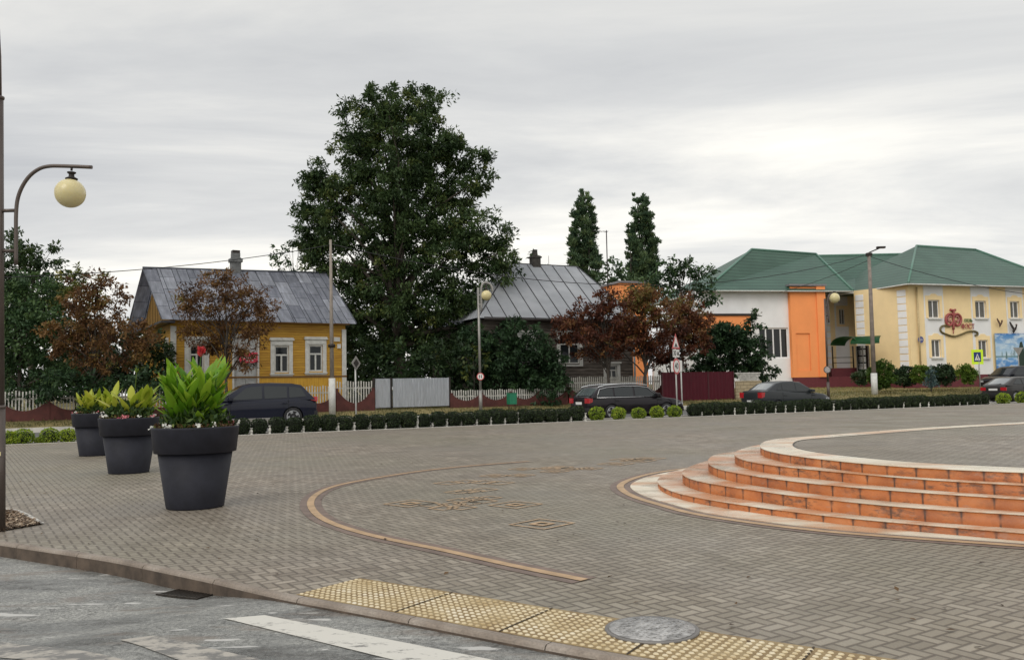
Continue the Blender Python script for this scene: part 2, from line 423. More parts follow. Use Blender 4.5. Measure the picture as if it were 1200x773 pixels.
zst([(180, 744), far(180, 744, 307, 773, 2.2), far(213+20, 779, 247, 785, 3), (140, 749)], p2, '')
zst([(0, 751), (250, 800), (200, 812), (-60, 762)], p2, '')
# drain grate in the gutter
_g0 = GR(232, 694, 0); _gz = max(rz(_g0+KD*a+KN*b2) for a in (-.26, 0, .26) for b2 in (-.2, .2))
GD = thing('storm_drain', 'dark iron storm drain grate in the gutter of the near road', 'drain', Vector((_g0.x, _g0.y, _gz+.003)), KA+.02)
iron = plain('dark_iron', (.035, .028, .022), .5, .4, var=.4, scale=30)
_sl = (rz(_g0+KD*.24)-rz(_g0-KD*.24))/.48; GD.rotation_euler = (0, -math.atan(_sl), KA+.02); GD.location.z = rz(_g0)+.004
bm = bmesh.new(); w, h = .24, .19
bx(bm, -w, w, -h, h, -.02, .004); obj('grate_bed', bm, iron, GD)
bm = bmesh.new()
for k in range(13): bx(bm, -w+.02+k*.036, -w+.035+k*.036, -h+.012, h-.012, .0045, .012)
bx(bm, -w, w, -h, -h+.012, .0045, .013); bx(bm, -w, w, h-.012, h, .0045, .013)
obj('grate_bars', bm, iron, GD)

# ------------------------------------------------------------------ tactile strip of truncated domes
tA, tB = G(345, 700), G(430, 676)
wid = .585
tac_o = inner[0]
m, nt, b = nm('tactile_tile'); g = coords(nt, geo=True)
c1 = ramp(nt, noi(nt, g, 4, 6, .65), [(.3, (.17, .10, .035)), (.5, (.27, .185, .075)), (.7, (.38, .29, .15))])
L(nt, mixc(nt, .6, c1, ramp(nt, noi(nt, g, 60, 3), [(.3, (.75, .75, .75)), (.7, (1.15, 1.15, 1.15))]), 'MULTIPLY'), b.inputs['Base Color']); b.inputs['Roughness'].default_value = .55
tacm = MATS['tactile_tile']
t0 = kt_par(G(338, 699)); T1 = t0+9.5
# follow the kerb line: local frame along the inner edge
def in_pt(t, w):
    best = min(range(len(kc_)), key=lambda i: abs(kt_par(kc_[i])-t)); i = max(1, min(len(kc_)-2, best))
    a, c = kc_[i-1], kc_[i+1]; ta, tc = kt_par(a), kt_par(c); f = (t-ta)/(tc-ta+1e-9)
    p = a.lerp(c, f); d = (c-a).normalized(); return p+Vector((-d.y, d.x, 0))*(KW+w)
V = []; Fq = []; sk = []
nt_ = int((T1-t0)/.1)
for i in range(nt_+1):
    t = t0+i*.1
    for w in (0, wid):
        p = in_pt(t, w); V.append((p.x, p.y, .004))
for i in range(nt_): Fq.append((2*i, 2*i+2, 2*i+3, 2*i+1))
tac = pym('tactile_strip', V, Fq, tacm); tac['kind'] = 'structure'
domes = bmesh.new(); dvs = []; dfs = []
st = .05
for i in range(int((T1-t0)/st)):
    if (i % 10) == 9: pass
    for j in range(int(wid/st)):
        c = in_pt(t0+(i+.5)*st, (j+.5)*st+.005); c.z = 0
        d = KD; e = KN; base = len(dvs)
        for r, z in ((.0140, .0045), (.0100, .0105)):
            for k in range(8):
                a = 2*PI*k/8+PI/8; q = c+d*r*1.25*math.cos(a)+e*r*math.sin(a); dvs.append((q.x, q.y, z))
        for k in range(8): dfs.append((base+k, base+(k+1) % 8, base+8+(k+1) % 8, base+8+k))
        dfs.append(tuple(base+8+k for k in range(8)))
domes.free()
m, nt, b = nm('tactile_dome'); g = coords(nt, geo=True)
L(nt, ramp(nt, noi(nt, g, 3.5, 6, .65), [(.3, (.42, .31, .15)), (.5, (.62, .52, .33)), (.7, (.76, .70, .56))]), b.inputs['Base Color']); b.inputs['Roughness'].default_value = .5
dm = pym('tactile_domes', dvs, dfs, MATS['tactile_dome'], parent=tac)
dm['kind'] = 'stuff'
# joints between the tactile slabs
bm = bmesh.new()
dj = plain('joint_dirt', (.05, .035, .02), .9)
def flatq(bm, a, b_, w, z):
    d = (b_-a).normalized(); n = Vector((-d.y, d.x, 0))*w/2
    bm.faces.new([bm.verts.new((q.x, q.y, z)) for q in (a-n, b_-n, b_+n, a+n)])
for k in range(1, 12):
    t = t0+.1+k*.8
    flatq(bm, in_pt(t, 0), in_pt(t-.02, wid), .012, .0085)
obj('slab_joints', bm, dj, tac)

# ------------------------------------------------------------------ manhole cover
mc = G(764, 739); MH = thing('manhole_cover', 'round grey metal manhole cover set at the edge of the tactile strip', 'manhole cover', (mc.x, mc.y, 0), .3)
steel = plain('worn_cover_metal', (.36, .355, .345), .5, .2, var=.5, scale=22, bmp=.003)
bm = bmesh.new(); lathe(bm, [(.262, .001), (.262, .014), (.250, .018), (.246, .0145), (.242, .0145)], 48, close=True); obj('cover_frame', bm, plain('cover_rim', (.20, .19, .18), .6, .3), MH)
bm = bmesh.new(); lathe(bm, [(.238, .0148), (.238, .0185), (.0, .0185)], 48); obj('cover_plate', bm, steel, MH)
bm = bmesh.new()
for i in range(-9, 10):
    for j in range(-9, 10):
        x, y = i*.025, j*.025
        if math.hypot(x, y) < .215 and (i+j) % 2 == 0:
            w, h = (.010, .0035) if (i % 2) else (.0035, .010); bx(bm, x-w, x+w, y-h, y+h, .0187, .0225)
obj('cover_studs', bm, steel, MH)

# ------------------------------------------------------------------ paved ornaments
och = plain('ochre_paver', (.43, .29, .165), .6, var=.22, scale=5); brn = plain('brown_paver', (.175, .125, .10), .6, var=.25, scale=5)
ring = [(620, 540.5), (560, 545), (500, 551), (450, 558.5), (410, 565.5), (385, 572), (370, 580), (364, 588), (366, 597), (378, 608), (405, 619), (450, 631), (520, 645), (600, 663), (685, 680)]
rp = catm([G(x, y) for x, y in ring], 8)
for _ in range(8): rp = [rp[0]]+[(rp[i-1]+rp[i]*2+rp[i+1])/4 for i in range(1, len(rp)-1)]+[rp[-1]]
struct(strip('ochre_band', rp, .085, .008, och))
for s in (-1, 1):
    o = struct(strip('brown_band', rp, .085, .004, brn, offset=s*.087))
# ornament: nested diamonds laid in ochre pavers
bm = bmesh.new()
def diamond(c, r, w, z=.008):
    for q in range(4):
        a0 = KA+q*PI/2+PI/4; a1 = a0+PI/2
        o0, o1 = [c+Vector((math.cos(a), math.sin(a), 0))*r for a in (a0, a1)]; i0, i1 = [c+Vector((math.cos(a), math.sin(a), 0))*(r-w) for a in (a0, a1)]
        bm.faces.new([bm.verts.new((p.x, p.y, z)) for p in (o0, o1, i1, i0)])
# pixel corners show a diamond seen along its diagonal
def dmd(px, py, r, w=.075, inn=True):
    c = G(px, py)
    def ring_(r, w):
        for q in range(4):
            a0 = q*PI/2+.04; a1 = a0+PI/2
            pts = [c+Vector((math.cos(a0), math.sin(a0), 0))*r, c+Vector((math.cos(a1), math.sin(a1), 0))*r, c+Vector((math.cos(a1), math.sin(a1), 0))*(r-w), c+Vector((math.cos(a0), math.sin(a0), 0))*(r-w)]
            bm.faces.new([bm.verts.new((p.x, p.y, .008)) for p in pts])
    ring_(r, w*.55)
    if inn and r > .25: ring_(r*.42, r*.22)
dmd(635, 614, .34); dmd(481, 590, .34); dmd(604, 591.5, .33)
for px, py in ((540, 586), (556, 584.5), (530, 591), (548, 590), (520, 595.5), (541, 595), (566, 587.5), (572, 583.5), (508, 592)): dmd(px, py, .19, .07)
for px, py in ((551, 575.5), (539, 576.5), (566, 574)): dmd(px, py, .22, .07)
for px, py in ((526, 566), (546, 564.5), (566, 565), (585, 566)): dmd(px, py, .24, .08)
for px, py in ((640, 549), (656, 547.5), (668, 549.5), (650, 552.5), (612, 549.5), (690, 549), (580, 557.5), (610, 557)): dmd(px, py, .26, .09)
for px, py in ((722, 543.5), (748, 540), (760, 537.5), (735, 538.5)): dmd(px, py, .35, .1)
struct(obj('ochre_ornament', bm, och, normals=False))

# ------------------------------------------------------------------ podium: five curved steps
RIS = .098
LEV = [ # photo trace of each lip: (far ... leftmost ... near)
 [(1200, 494.3), (1075, 501.3), (960, 510), (908, 513.8), (893, 518), (889.2, 522.7), (897, 527), (918, 531.5), (950, 535.5), (1016, 542.7), (1104, 548.5), (1200, 552.5)],
 [(960, 514), (900, 519), (870, 525), (858.3, 531), (866, 537), (889, 542.5), (950, 549), (1075, 560.3), (1200, 567.3)],
 [(850, 530), (835, 534), (827.5, 540.4), (835, 546.5), (856, 552.5), (950, 565.4), (1075, 575.6), (1200, 583.8)],
 [(850, 536), (812, 545), (796.7, 552), (803, 558.5), (826.7, 565), (950, 582.2), (1075, 594.3), (1200, 602)],
 [(790, 551), (775, 557), (768, 563.3), (780, 572), (814, 582), (960, 602.5), (1075, 613), (1200, 623.4)]]
def lipcurve(pix, z):
    return catm([G(x, y, z) for x, y in pix], 6)
def extend(c):
    d = (c[-1]-c[-4]).normalized(); out = list(c); p = out[-1]; ang = 0
    for k in range(40):
        ang -= .0; d = Matrix.Rotation(.012, 3, 'Z')@d; p = p+d*.3; out.append(p.copy())
    d0 = (c[0]-c[3]).normalized(); p = out[0]; pre = []
    for k in range(40):
        d0 = Matrix.Rotation(-.012, 3, 'Z')@d0; p = p+d0*.4; pre.append(p.copy())
    return pre[::-1]+out
def smooth(c, n=10):
    for _ in range(n): c = [c[0]]+[(c[i-1]+c[i]*2+c[i+1])/4 for i in range(1, len(c)-1)]+[c[-1]]
    return c
def resamp(c, st=.12):
    L_ = [0]
    for a, b_ in zip(c, c[1:]): L_.append(L_[-1]+(b_-a).length)
    n = int(L_[-1]/st); out = []; j = 0
    for k in range(n+1):
        s = L_[-1]*k/n
        while j < len(L_)-2 and L_[j+1] < s: j += 1
        out.append(c[j].lerp(c[j+1], (s-L_[j])/max(1e-9, L_[j+1]-L_[j])))
    return out
def offs_curve(c, w):
    out = []
    for i, p in enumerate(c):
        d = (c[min(i+1, len(c)-1)]-c[max(i-1, 0)]).normalized(); out.append(p+Vector((-d.y, d.x, 0))*w)
    return out
# orientation: from the far end, round the left, to the near end -> outward is to the RIGHT of travel (negative)
L0 = smooth(resamp(extend(smooth(resamp(lipcurve(LEV[0], .53), .12), 8)), .12), 6)
sgn = -1.0
if (offs_curve(L0, 1)[len(L0)//2]-L0[len(L0)//2]).x < 0: sgn = 1.0
POD = thing('podium', 'round paved podium with five curved orange steps and cream lips', 'podium', (0, 0, 0))
m, nt, b = nm('orange_riser'); uv = N(nt, 'ShaderNodeUVMap').outputs[0]; g = coords(nt, geo=True)
s = N(nt, 'ShaderNodeSeparateXYZ'); L(nt, uv, s.inputs[0])
fr = mth(nt, 'FRACT', mth(nt, 'DIVIDE', s.outputs[0], .30)); dj_ = mth(nt, 'MULTIPLY', mth(nt, 'MINIMUM', fr, mth(nt, 'SUBTRACT', 1.0, fr)), .30)
c = ramp(nt, noi(nt, g, 2.5, 6, .6), [(.3, (.34, .095, .024)), (.5, (.49, .155, .040)), (.7, (.58, .215, .07))])
cell = N(nt, 'ShaderNodeTexWhiteNoise', noise_dimensions='1D'); L(nt, mth(nt, 'FLOOR', mth(nt, 'DIVIDE', s.outputs[0], .30)), cell.inputs['W'])
c = mixc(nt, .6, c, ramp(nt, cell.outputs['Value'], [(0, (.8, .8, .8)), (1, (1.15, 1.15, 1.15))]), 'MULTIPLY')
# lime bloom, dark grime near the top and at joints
bl = noi(nt, coords(nt, geo=True, scale=(1, 1, 2.5)), 5.5, 7, .7)
c = mixc(nt, ramp(nt, bl, [(.56, (0, 0, 0)), (.70, (.55, .55, .55))]), c, (.36, .23, .17))
gr = noi(nt, coords(nt, geo=True, scale=(.5, .5, 1.2)), 14, 7, .72)
dark = mth(nt, 'MULTIPLY', ramp(nt, gr, [(.48, (0, 0, 0)), (.62, (1, 1, 1))]), ramp(nt, noi(nt, g, 2.1, 3), [(.45, (0, 0, 0)), (.58, (.75, .75, .75))]))
c = mixc(nt, dark, c, (.075, .045, .03))
jn = mth(nt, 'MULTIPLY', ramp(nt, dj_, [(.004, (1, 1, 1)), (.013, (0, 0, 0))]), ramp(nt, noi(nt, g, 9, 3), [(.35, (.4, .4, .4)), (.5, (1, 1, 1))]))
c = mixc(nt, mth(nt, 'MULTIPLY', jn, .9), c, (.06, .03, .018))
dp = mth(nt, 'MULTIPLY', ramp(nt, dj_, [(.010, (1, 1, 1)), (.032, (0, 0, 0))]), ramp(nt, s.outputs[1], [(.45, (0, 0, 0)), (.8, (1, 1, 1))]))
c = mixc(nt, mth(nt, 'MULTIPLY', dp, .6), c, (.08, .035, .02))
L(nt, c, b.inputs['Base Color']); b.inputs['Roughness'].default_value = .5; bump(nt, b, noi(nt, g, 40, 4), .004, .5)
riser = MATS['orange_riser']
m, nt, b = nm('cream_tread'); g = coords(nt, geo=True)
c = ramp(nt, noi(nt, g, 1.4, 6), [(.3, (.56, .48, .36)), (.5, (.70, .63, .50)), (.7, (.78, .73, .61))])
wr = coords(nt, geo=True, rot=(0, 0, .6), scale=(.5, 1.6, 1))
c = mixc(nt, ramp(nt, noi(nt, wr, .9, 7, .62), [(.47, (0, 0, 0)), (.60, (.75, .75, .75))]), c, (.50, .27, .14))
c = mixc(nt, ramp(nt, noi(nt, g, 5, 6, .7), [(.60, (0, 0, 0)), (.72, (.4, .4, .4))]), c, (.22, .15, .10))
L(nt, c, b.inputs['Base Color']); L(nt, ramp(nt, noi(nt, g, 1.7, 4), [(.4, (.22, .22, .22)), (.6, (.5, .5, .5))]), b.inputs['Roughness'])
tread = MATS['cream_tread']
m, nt, b = nm('stained_tread'); g = coords(nt, geo=True)
c = ramp(nt, noi(nt, g, 1.4, 6), [(.3, (.50, .41, .31)), (.5, (.64, .56, .44)), (.7, (.72, .66, .54))])
wr = coords(nt, geo=True, rot=(0, 0, .6), scale=(.6, 1.3, 1))
c = mixc(nt, ramp(nt, noi(nt, wr, 1.1, 8, .66), [(.44, (.05, .05, .05)), (.56, (.85, .85, .85))]), c, (.50, .235, .11))
c = mixc(nt, ramp(nt, noi(nt, g, 6, 6, .7), [(.58, (0, 0, 0)), (.70, (.5, .5, .5))]), c, (.20, .12, .075))
L(nt, c, b.inputs['Base Color']); L(nt, ramp(nt, noi(nt, g, 1.7, 4), [(.4, (.22, .22, .22)), (.6, (.5, .5, .5))]), b.inputs['Roughness'])
tread2 = MATS['stained_tread']
def closed(c):   # close far to the right, outside the picture
    return c
def ringsolid(name, outer, inner_, z0, z1, mats, uvm=True, lip=None):
    bm = bmesh.new(); uvl = bm.loops.layers.uv.new('UVMap'); n = len(outer)
    o1 = [bm.verts.new((p.x, p.y, z1)) for p in outer]; o0 = [bm.verts.new((p.x, p.y, z0)) for p in outer]
    i1 = [bm.verts.new((p.x, p.y, z1)) for p in inner_]
    al = 0
    for k in range(n-1):
        d = (outer[k+1]-outer[k]).length
        f = bm.faces.new((o0[k], o0[k+1], o1[k+1], o1[k])); f.material_index = 0; f.smooth = True
        for lp, (u, v) in zip(f.loops, ((al, 0), (al+d, 0), (al+d, 1), (al, 1))): lp[uvl].uv = (u, v)
        f = bm.faces.new((o1[k], o1[k+1], i1[k+1], i1[k])); f.material_index = 1 if len(mats) > 1 else 0
        al += d
    return obj(name, bm, mats, POD)
TR = .43
LZ = [.53, .43, .325, .21, .085, 0]
farp = [G(x, y, LZ[0]) for x, y in LEV[0][:3]]
def level(k):
    if k == 0: return L0
    out = []
    dirn = (farp[0]-farp[2]).normalized(); nn = Vector((-dirn.y, dirn.x, 0))
    for p in farp: out.append(p+nn*(.38*k))
    tr_ = [G(x, y, LZ[k]) for x, y in LEV[k]]
    out = [p for p in out if p.x > tr_[0].x+1.2]
    c = smooth(resamp(catm([Vector((p.x, p.y, 0)) for p in out+tr_], 6), .12), 12)
    return smooth(resamp(extend(c), .12), 6)
for k in range(5):
    c = level(k); z = LZ[k]
    inn = offs_curve(c, -sgn*(TR+.1 if k else .42))
    # riser, set back under the lip slab
    rb = offs_curve(c, -sgn*.007)
    o = ringsolid('step', rb, inn, LZ[k+1]-(.01 if k == 4 else 0), z-.011, [riser, riser])
    bm = bmesh.new(); n = len(c); a1 = [bm.verts.new((p.x, p.y, z-.004)) for p in c]; a0 = [bm.verts.new((p.x, p.y, z-.0105)) for p in c]; r0 = [bm.verts.new((p.x, p.y, z-.0105)) for p in offs_curve(c, -sgn*.03)]
    t1 = [bm.verts.new((p.x, p.y, z)) for p in offs_curve(c, -sgn*.005)]; i1 = [bm.verts.new((p.x, p.y, z)) for p in inn]
    for q in range(n-1):
        for A1, B1 in ((r0, a0), (a0, a1), (a1, t1), (t1, i1)): bm.faces.new((A1[q], A1[q+1], B1[q+1], B1[q]))
    obj('tread', bm, tread2 if k else tread, o)
inn0 = offs_curve(L0, -sgn*.42)
mk = [Vector((p.x, p.y, LZ[0]-.003)) for p in offs_curve(L0, -sgn*.40)]
sheet('podium_paving', mk, paver, parent=POD)
ed = plain('dark_joint', (.09, .08, .07), .8)
strip('edging_joint', offs_curve(L0, -sgn*.43), .02, LZ[0]+.003, ed, POD)
# ground ring round the podium
rpx = [(840, 546), (800, 549), (760, 555), (735, 562), (722, 569.6), (729, 577.5), (745, 585), (772.5, 592.8), (804, 602), (870, 612.5), (950, 622.5), (1025, 629), (1200, 641.5)]
RP = smooth(resamp(catm([G(x, y) for x, y in rpx], 6), .12), 6)
d = (RP[-1]-RP[-3]).normalized()
for k in range(40): RP.append(RP[-1]+d*.15)
struct(strip('ochre_band', RP, .095, .009, och, offset=-sgn*.045))
struct(strip('brown_band', RP, .09, .0045, brn, offset=sgn*.047)); struct(strip('brown_band', RP, .085, .0045, brn, offset=-sgn*.138))
RI = offs_curve(RP, -sgn*.18)
# podium foot ledge
V = []
L1c = resamp(offs_curve(level(4), -sgn*.10), .12)
def near_on(c, p): return min(c, key=lambda q: (q.x-p.x)**2+(q.y-p.y)**2)
for p in RI:
    q = near_on(L1c, p); V += [(p.x, p.y, .012), (q.x, q.y, .012), (p.x, p.y, -.02)]
Fq = []
for i in range(len(RI)-1): Fq += [(3*i, 3*i+1, 3*i+4, 3*i+3), (3*i+2, 3*i, 3*i+3, 3*i+5)]
pym('foot_ledge', V, Fq, tread, POD)

# ------------------------------------------------------------------ clipped hedge, balusters, ball shrubs
box_fol = foliage('box_leaves', [(0, (.009, .016, .007)), (.5, (.022, .038, .013)), (1, (.055, .080, .026))], .12)
ball_fol = foliage('ball_leaves', [(0, (.07, .12, .012)), (.5, (.20, .30, .022)), (1, (.42, .50, .05))], .3)
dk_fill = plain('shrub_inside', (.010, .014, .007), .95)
def shell_shrub(name, lab, cat, dims, mat, n, shape, leafs, fill=.86, group=None, tint=.5):
    P = []; Dn = []
    while len(P) < n:
        v = unit(1)[0]
        e = 4.2 if shape == 'box' else 2.1
        r = (abs(v[0])**e+abs(v[1])**e+abs(v[2])**e)**(-1/e)
        q = v*r
        if shape == 'box' and q[2] < 0: q = q*np.array([1+.22*q[2], 1+.15*q[2], 1])
        if q[2] < -.96 and shape == 'box' and rng.random() < .8: continue
        P.append(q); Dn.append(v)
    P = np.array(P); Dn = np.array(Dn); hx, hy, hz = dims
    amp = np.array([noise.noise(Vector(p*2.3)+Vector((hash(name) % 7, rng.random()*.01, 3))) for p in P])
    C = P*np.array([hx, hy, hz])*(1+amp*.07)[:, None]*(.93+.09*rng.random(n))[:, None]; C[:, 2] += hz
    D = Dn*.7+unit(n)*.8; D /= np.linalg.norm(D, axis=1)[:, None]
    Nn = Dn+unit(n)*.7; Nn -= D*(Nn*D).sum(1)[:, None]; Nn /= np.linalg.norm(Nn, axis=1)[:, None]
    s = .6+.8*rng.random(n)
    t = tint+amp*.5+rng.normal(size=n)*.16
    root = thing(name, lab, cat, group=group)
    leafmesh('foliage', C, D, Nn, leafs[0]*s, leafs[1]*s, np.clip(t, 0, 1), mat, root)
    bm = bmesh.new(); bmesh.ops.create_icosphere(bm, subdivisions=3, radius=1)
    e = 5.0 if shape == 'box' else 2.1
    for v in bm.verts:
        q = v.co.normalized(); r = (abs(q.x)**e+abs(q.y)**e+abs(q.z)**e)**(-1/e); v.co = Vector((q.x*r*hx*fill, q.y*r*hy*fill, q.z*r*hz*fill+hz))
    obj('dark_core', bm, dk_fill, root, smooth=True)  # solid near-black core filling the shrub behind its leaf shell
    return root
gh = 'clipped hedge blocks along the plaza edge'
protos = [shell_shrub('hedge_block', 'dark green box hedge block clipped square in the row along the plaza edge', 'hedge', (.240+.006*k, .26, .258+.006*k), box_fol, 1500, 'box', (.05, .034), group=gh, tint=.40+.07*k) for k in range(3)]
bb = bmesh.new()
lathe(bb, [(.075, 0), (.075, .05), (.05, .07), (.034, .12), (.06, .22), (.075, .30), (.05, .40), (.03, .47), (.045, .50), (.07, .53), (.07, .58)], 12)
white_c = plain('whitewashed_concrete', (.56, .55, .50), .8, var=.25, scale=8)
bal0 = tag(obj('baluster', bb, white_c), 'small white turned concrete baluster standing between the hedge blocks', 'baluster', 'white balusters between the hedge blocks')
def U(px, py, v): p = ONV(px, py, v); return uv_of(p)[0]
u0, uA, uB, u1 = U(262, 500, .5), U(684, 490, .5), U(800, 485, .5), U(1163, 474, .5)
uL = U(92, 515, .5)
first = [True]*3; bfirst = True
pitch_ = .575; k = 0; u = u0
skip = {5, 10, 19, 20, 27, 28, 36}
while u < u1:
    if not (uA-.2 < u < uB+.25):
        q = random.randrange(3)
        o = protos[q] if first[q] else copy_tree(protos[q]); first[q] = False
        o.location = RV(u, .66+random.uniform(-.012, .012), -.02); o.rotation_euler = (0, 0, RANG+random.choice((0, PI))+random.uniform(-.03, .03))
        s = random.uniform(.95, 1.05); o.scale = (s*random.uniform(.97, 1.03), s, s*random.uniform(.94, 1.04))
        if k not in skip or u > 20:
            b_ = bal0 if bfirst else bal0.copy()
            if not bfirst: COL.objects.link(b_)
            bfirst = False; b_.location = RV(u+pitch_/2+random.uniform(-.03, .03), .50+random.uniform(-.05, .1), -.02); b_.rotation_euler = (random.uniform(-.03, .03), random.uniform(-.03, .03), 0); b_.scale = (.75, .75, random.choice((.3, .4, .5, .75, .8)) if u < 14 else random.uniform(.3, .6))
    u += pitch_; k += 1
balls = [shell_shrub('ball_shrub', 'x', 'shrub', (.30, .30, .25), ball_fol, 1300, 'ball', (.055, .035), fill=.8, tint=.5+.1*j) for j in range(2)]
bf = [True, True]
specs = [(699.5, 487, .29, 'bright green ball shrub by the rear wheel of the estate car, leftmost of five'), (725, 487, .27, 'flat-topped bright green ball shrub, second from the left beside the estate car'),
 (748.5, 486, .28, 'bright green ball shrub in the middle of the five before the estate car'), (770, 486, .27, 'bright green ball shrub fourth from left before the estate car'), (790.5, 484, .28, 'bright green ball shrub touching the dark hedge by the estate car nose'),
 (1176, 474, .33, 'bright green ball shrub below the dark hatchback, next to the dark hedge end'), (1199, 473, .33, 'bright green ball shrub cut by the right picture edge'),
 (10, 514, .22, 'dark yellow-green ball shrub hugging the near lamp post'), (27, 513, .275, 'widest yellow-green ball shrub left of the planters'), (45.5, 514, .12, 'smallest yellow-green ball shrub tucked against a bigger one'), (58, 512, .245, 'yellow-green ball shrub in the middle of the left row'), (79.5, 511, .235, 'yellow-green ball shrub nearest the farthest planter')]
for i, (px, py, r, lab) in enumerate(specs):
    j = i % 2; o = balls[j] if bf[j] else copy_tree(balls[j]); bf[j] = False
    p = ONV(px, py, .68 if px > 600 else .42); o.location = (p.x, p.y, -.03); s = r/.30; o.scale = (s, s, s*random.uniform(.95, 1.1)); o.rotation_euler = (0, 0, random.uniform(0, 6)); o['label'] = lab; o['group'] = 'bright ball shrubs'

# mulch bed at the foot of the near lamp
mul = plain('mulch', (.16, .105, .065), .95, var=.5, scale=40, bmp=.03)
bed = [G(-60, 604), G(4, 598), G(20, 600), G(34, 607), G(48, 614.5), G(30, 617.5), G(5, 622), G(-60, 632)]
mo = sheet('mulch_bed', [(p.x, p.y, .012) for p in bed], mul); mo['kind'] = 'structure'
ch = np.array([(p.x, p.y) for p in bed]); nC = 2600; C = []
cx, cy = ch.mean(0)
while len(C) < nC:
    i = rng.integers(0, len(ch)); a = ch[i]; b2 = ch[(i+1) % len(ch)]; r1, r2 = rng.random(2)
    if r1+r2 > 1: r1, r2 = 1-r1, 1-r2
    C.append((cx+(a[0]-cx)*r1+(b2[0]-cx)*r2, cy+(a[1]-cy)*r1+(b2[1]-cy)*r2, .014+rng.random()*.012))
C = np.array(C); D = unit(nC)*[1, 1, .10]; D /= np.linalg.norm(D, axis=1)[:, None]; Nn = np.tile([0, 0, 1.0], (nC, 1))+unit(nC)*.4; Nn -= D*(Nn*D).sum(1)[:, None]; Nn /= np.linalg.norm(Nn, axis=1)[:, None]
chipm = foliage('bark_chip', [(0, (.06, .04, .025)), (.5, (.23, .15, .09)), (1, (.48, .38, .27))], 0)
o = leafmesh('bark_chips', C, D, Nn, .025+.03*rng.random(nC), .014+.016*rng.random(nC), rng.random(nC), chipm); tag(o, 'loose pale bark chips lying in the mulch bed by the near lamp', 'bark chips', kind='stuff')
struct(strip('bed_edging', catm([G(-10, 596.5), G(4, 597.5), G(20, 599.5), G(34, 606), G(49, 614.5)], 6), .05, .02, whitek))

# dry leaves scattered over the paving
LP_ = []
for _ in range(170):
    px = random.uniform(10, 1190); py = random.choice((random.uniform(520, 600), random.uniform(540, 770)))
    p = G(px, py)
    LP_.append((p.x, p.y, .012))
LP_ = [p for p in LP_ if kt_par(Vector(p)) > -8 and (Vector(p)-G(0, 636)).dot(KN) > .3]
LP_ = [p for p in LP_ if not (p[0] > 1.5 and p[1] > 6.5 and p[1] < 20)]
LP_ = np.array(LP_); n = len(LP_); D = unit(n)*[1, 1, .15]; D /= np.linalg.norm(D, axis=1)[:, None]; Nn = np.tile([0, 0, 1.0], (n, 1))+unit(n)*.2; Nn -= D*(Nn*D).sum(1)[:, None]; Nn /= np.linalg.norm(Nn, axis=1)[:, None]
o = leafmesh('fallen_leaves', LP_, D, Nn, .03+.03*rng.random(n), .02+.02*rng.random(n), rng.random(n)*.5, foliage('dry_leaf', [(0, (.03, .02, .015)), (.5, (.13, .075, .03)), (1, (.3, .18, .06))], .1)); tag(o, 'small dry leaves scattered over the paving', 'leaves', kind='stuff')
# ------------------------------------------------------------------ planters with canna
potm = plain('anthracite_plastic', (.018, .019, .027), .62, var=.22, scale=5, bmp=.0015, spec=.25)
poti = plain('planter_soil', (.03, .022, .015), .95, var=.4, scale=20)
can_g = foliage('canna_leaf', [(0, (.06, .16, .012)), (.45, (.15, .33, .020)), (1, (.34, .50, .045))], .35, .32)
can_y = foliage('canna_leaf_yellow', [(0, (.13, .20, .02)), (.5, (.29, .38, .030)), (1, (.52, .52, .07))], .35, .35)
bed_f = foliage('bedding_leaf', [(0, (.04, .018, .012)), (.5, (.13, .07, .03)), (1, (.16, .20, .05))], .2)
bed_g = foliage('under_leaf', [(0, (.015, .035, .010)), (.5, (.035, .075, .018)), (1, (.09, .14, .03))], .2)
flo = foliage('petal', [(0, (.85, .85, .80)), (.33, (.85, .83, .78)), (.4, (.80, .30, .33)), (.75, (.78, .22, .28)), (1, (.55, .03, .03))], .3)
def planter(p, lab, s=1.0, rz_=0):
    t = thing('planter', lab, 'planter', (p.x, p.y, 0.001), rz_, 'dark tapered planters on the paving'); t.scale = (s, s, s)
    bm = bmesh.new(); lathe(bm, [(.325, 0.0), (.332, .006), (.335, .02), (.432, .665)], 56); obj('pot_body', bm, potm, t)
    bm = bmesh.new(); lathe(bm, [(.430, .66), (.468, .662), (.476, .668), (.507, .945), (.510, .962), (.502, .97), (.478, .97), (.470, .962), (.462, .90)], 56, close=False); obj('pot_rim', bm, potm, t)
    bm = bmesh.new(); lathe(bm, [(.0, .915), (.3, .93), (.466, .91)], 40, close=False); obj('potting_soil', bm, poti, t)
    return t
def big_leaf(vs, fs, tt, base, d, up, ln, wd, arch, fold, tint):
    """lanceolate blade with a keel, arching outwards"""
    d = d.normalized(); up = up.normalized(); s = d.cross(up).normalized(); n0 = len(vs); K = 7
    for k in range(K+1):
        t = k/K; ax = base+d*(ln*math.sin(min(1.5, arch*t))/arch)+up*(ln*(1-math.cos(arch*t))/arch)*1.0
        tang = (d*math.cos(arch*t)+up*math.sin(arch*t)); nr = s.cross(tang).normalized()
        w = wd*(max(0, math.sin(PI*min(1, (t*.94+.06))**.88))**.75)*.5 if t < 1 else .003
        if t < .12: w = max(w*.5, .012)
        wv = .05*w*math.sin(t*17+tint*9)
        for e in (-1, 0, 1): vs.append(ax+s*e*w+nr*(abs(e)*fold*w+wv*e)); tt.append(tint+(.1 if e == 0 else 0))
    for k in range(K):
        for e in (0, 1): a = n0+3*k+e; fs.append((a, a+1, a+4, a+3))
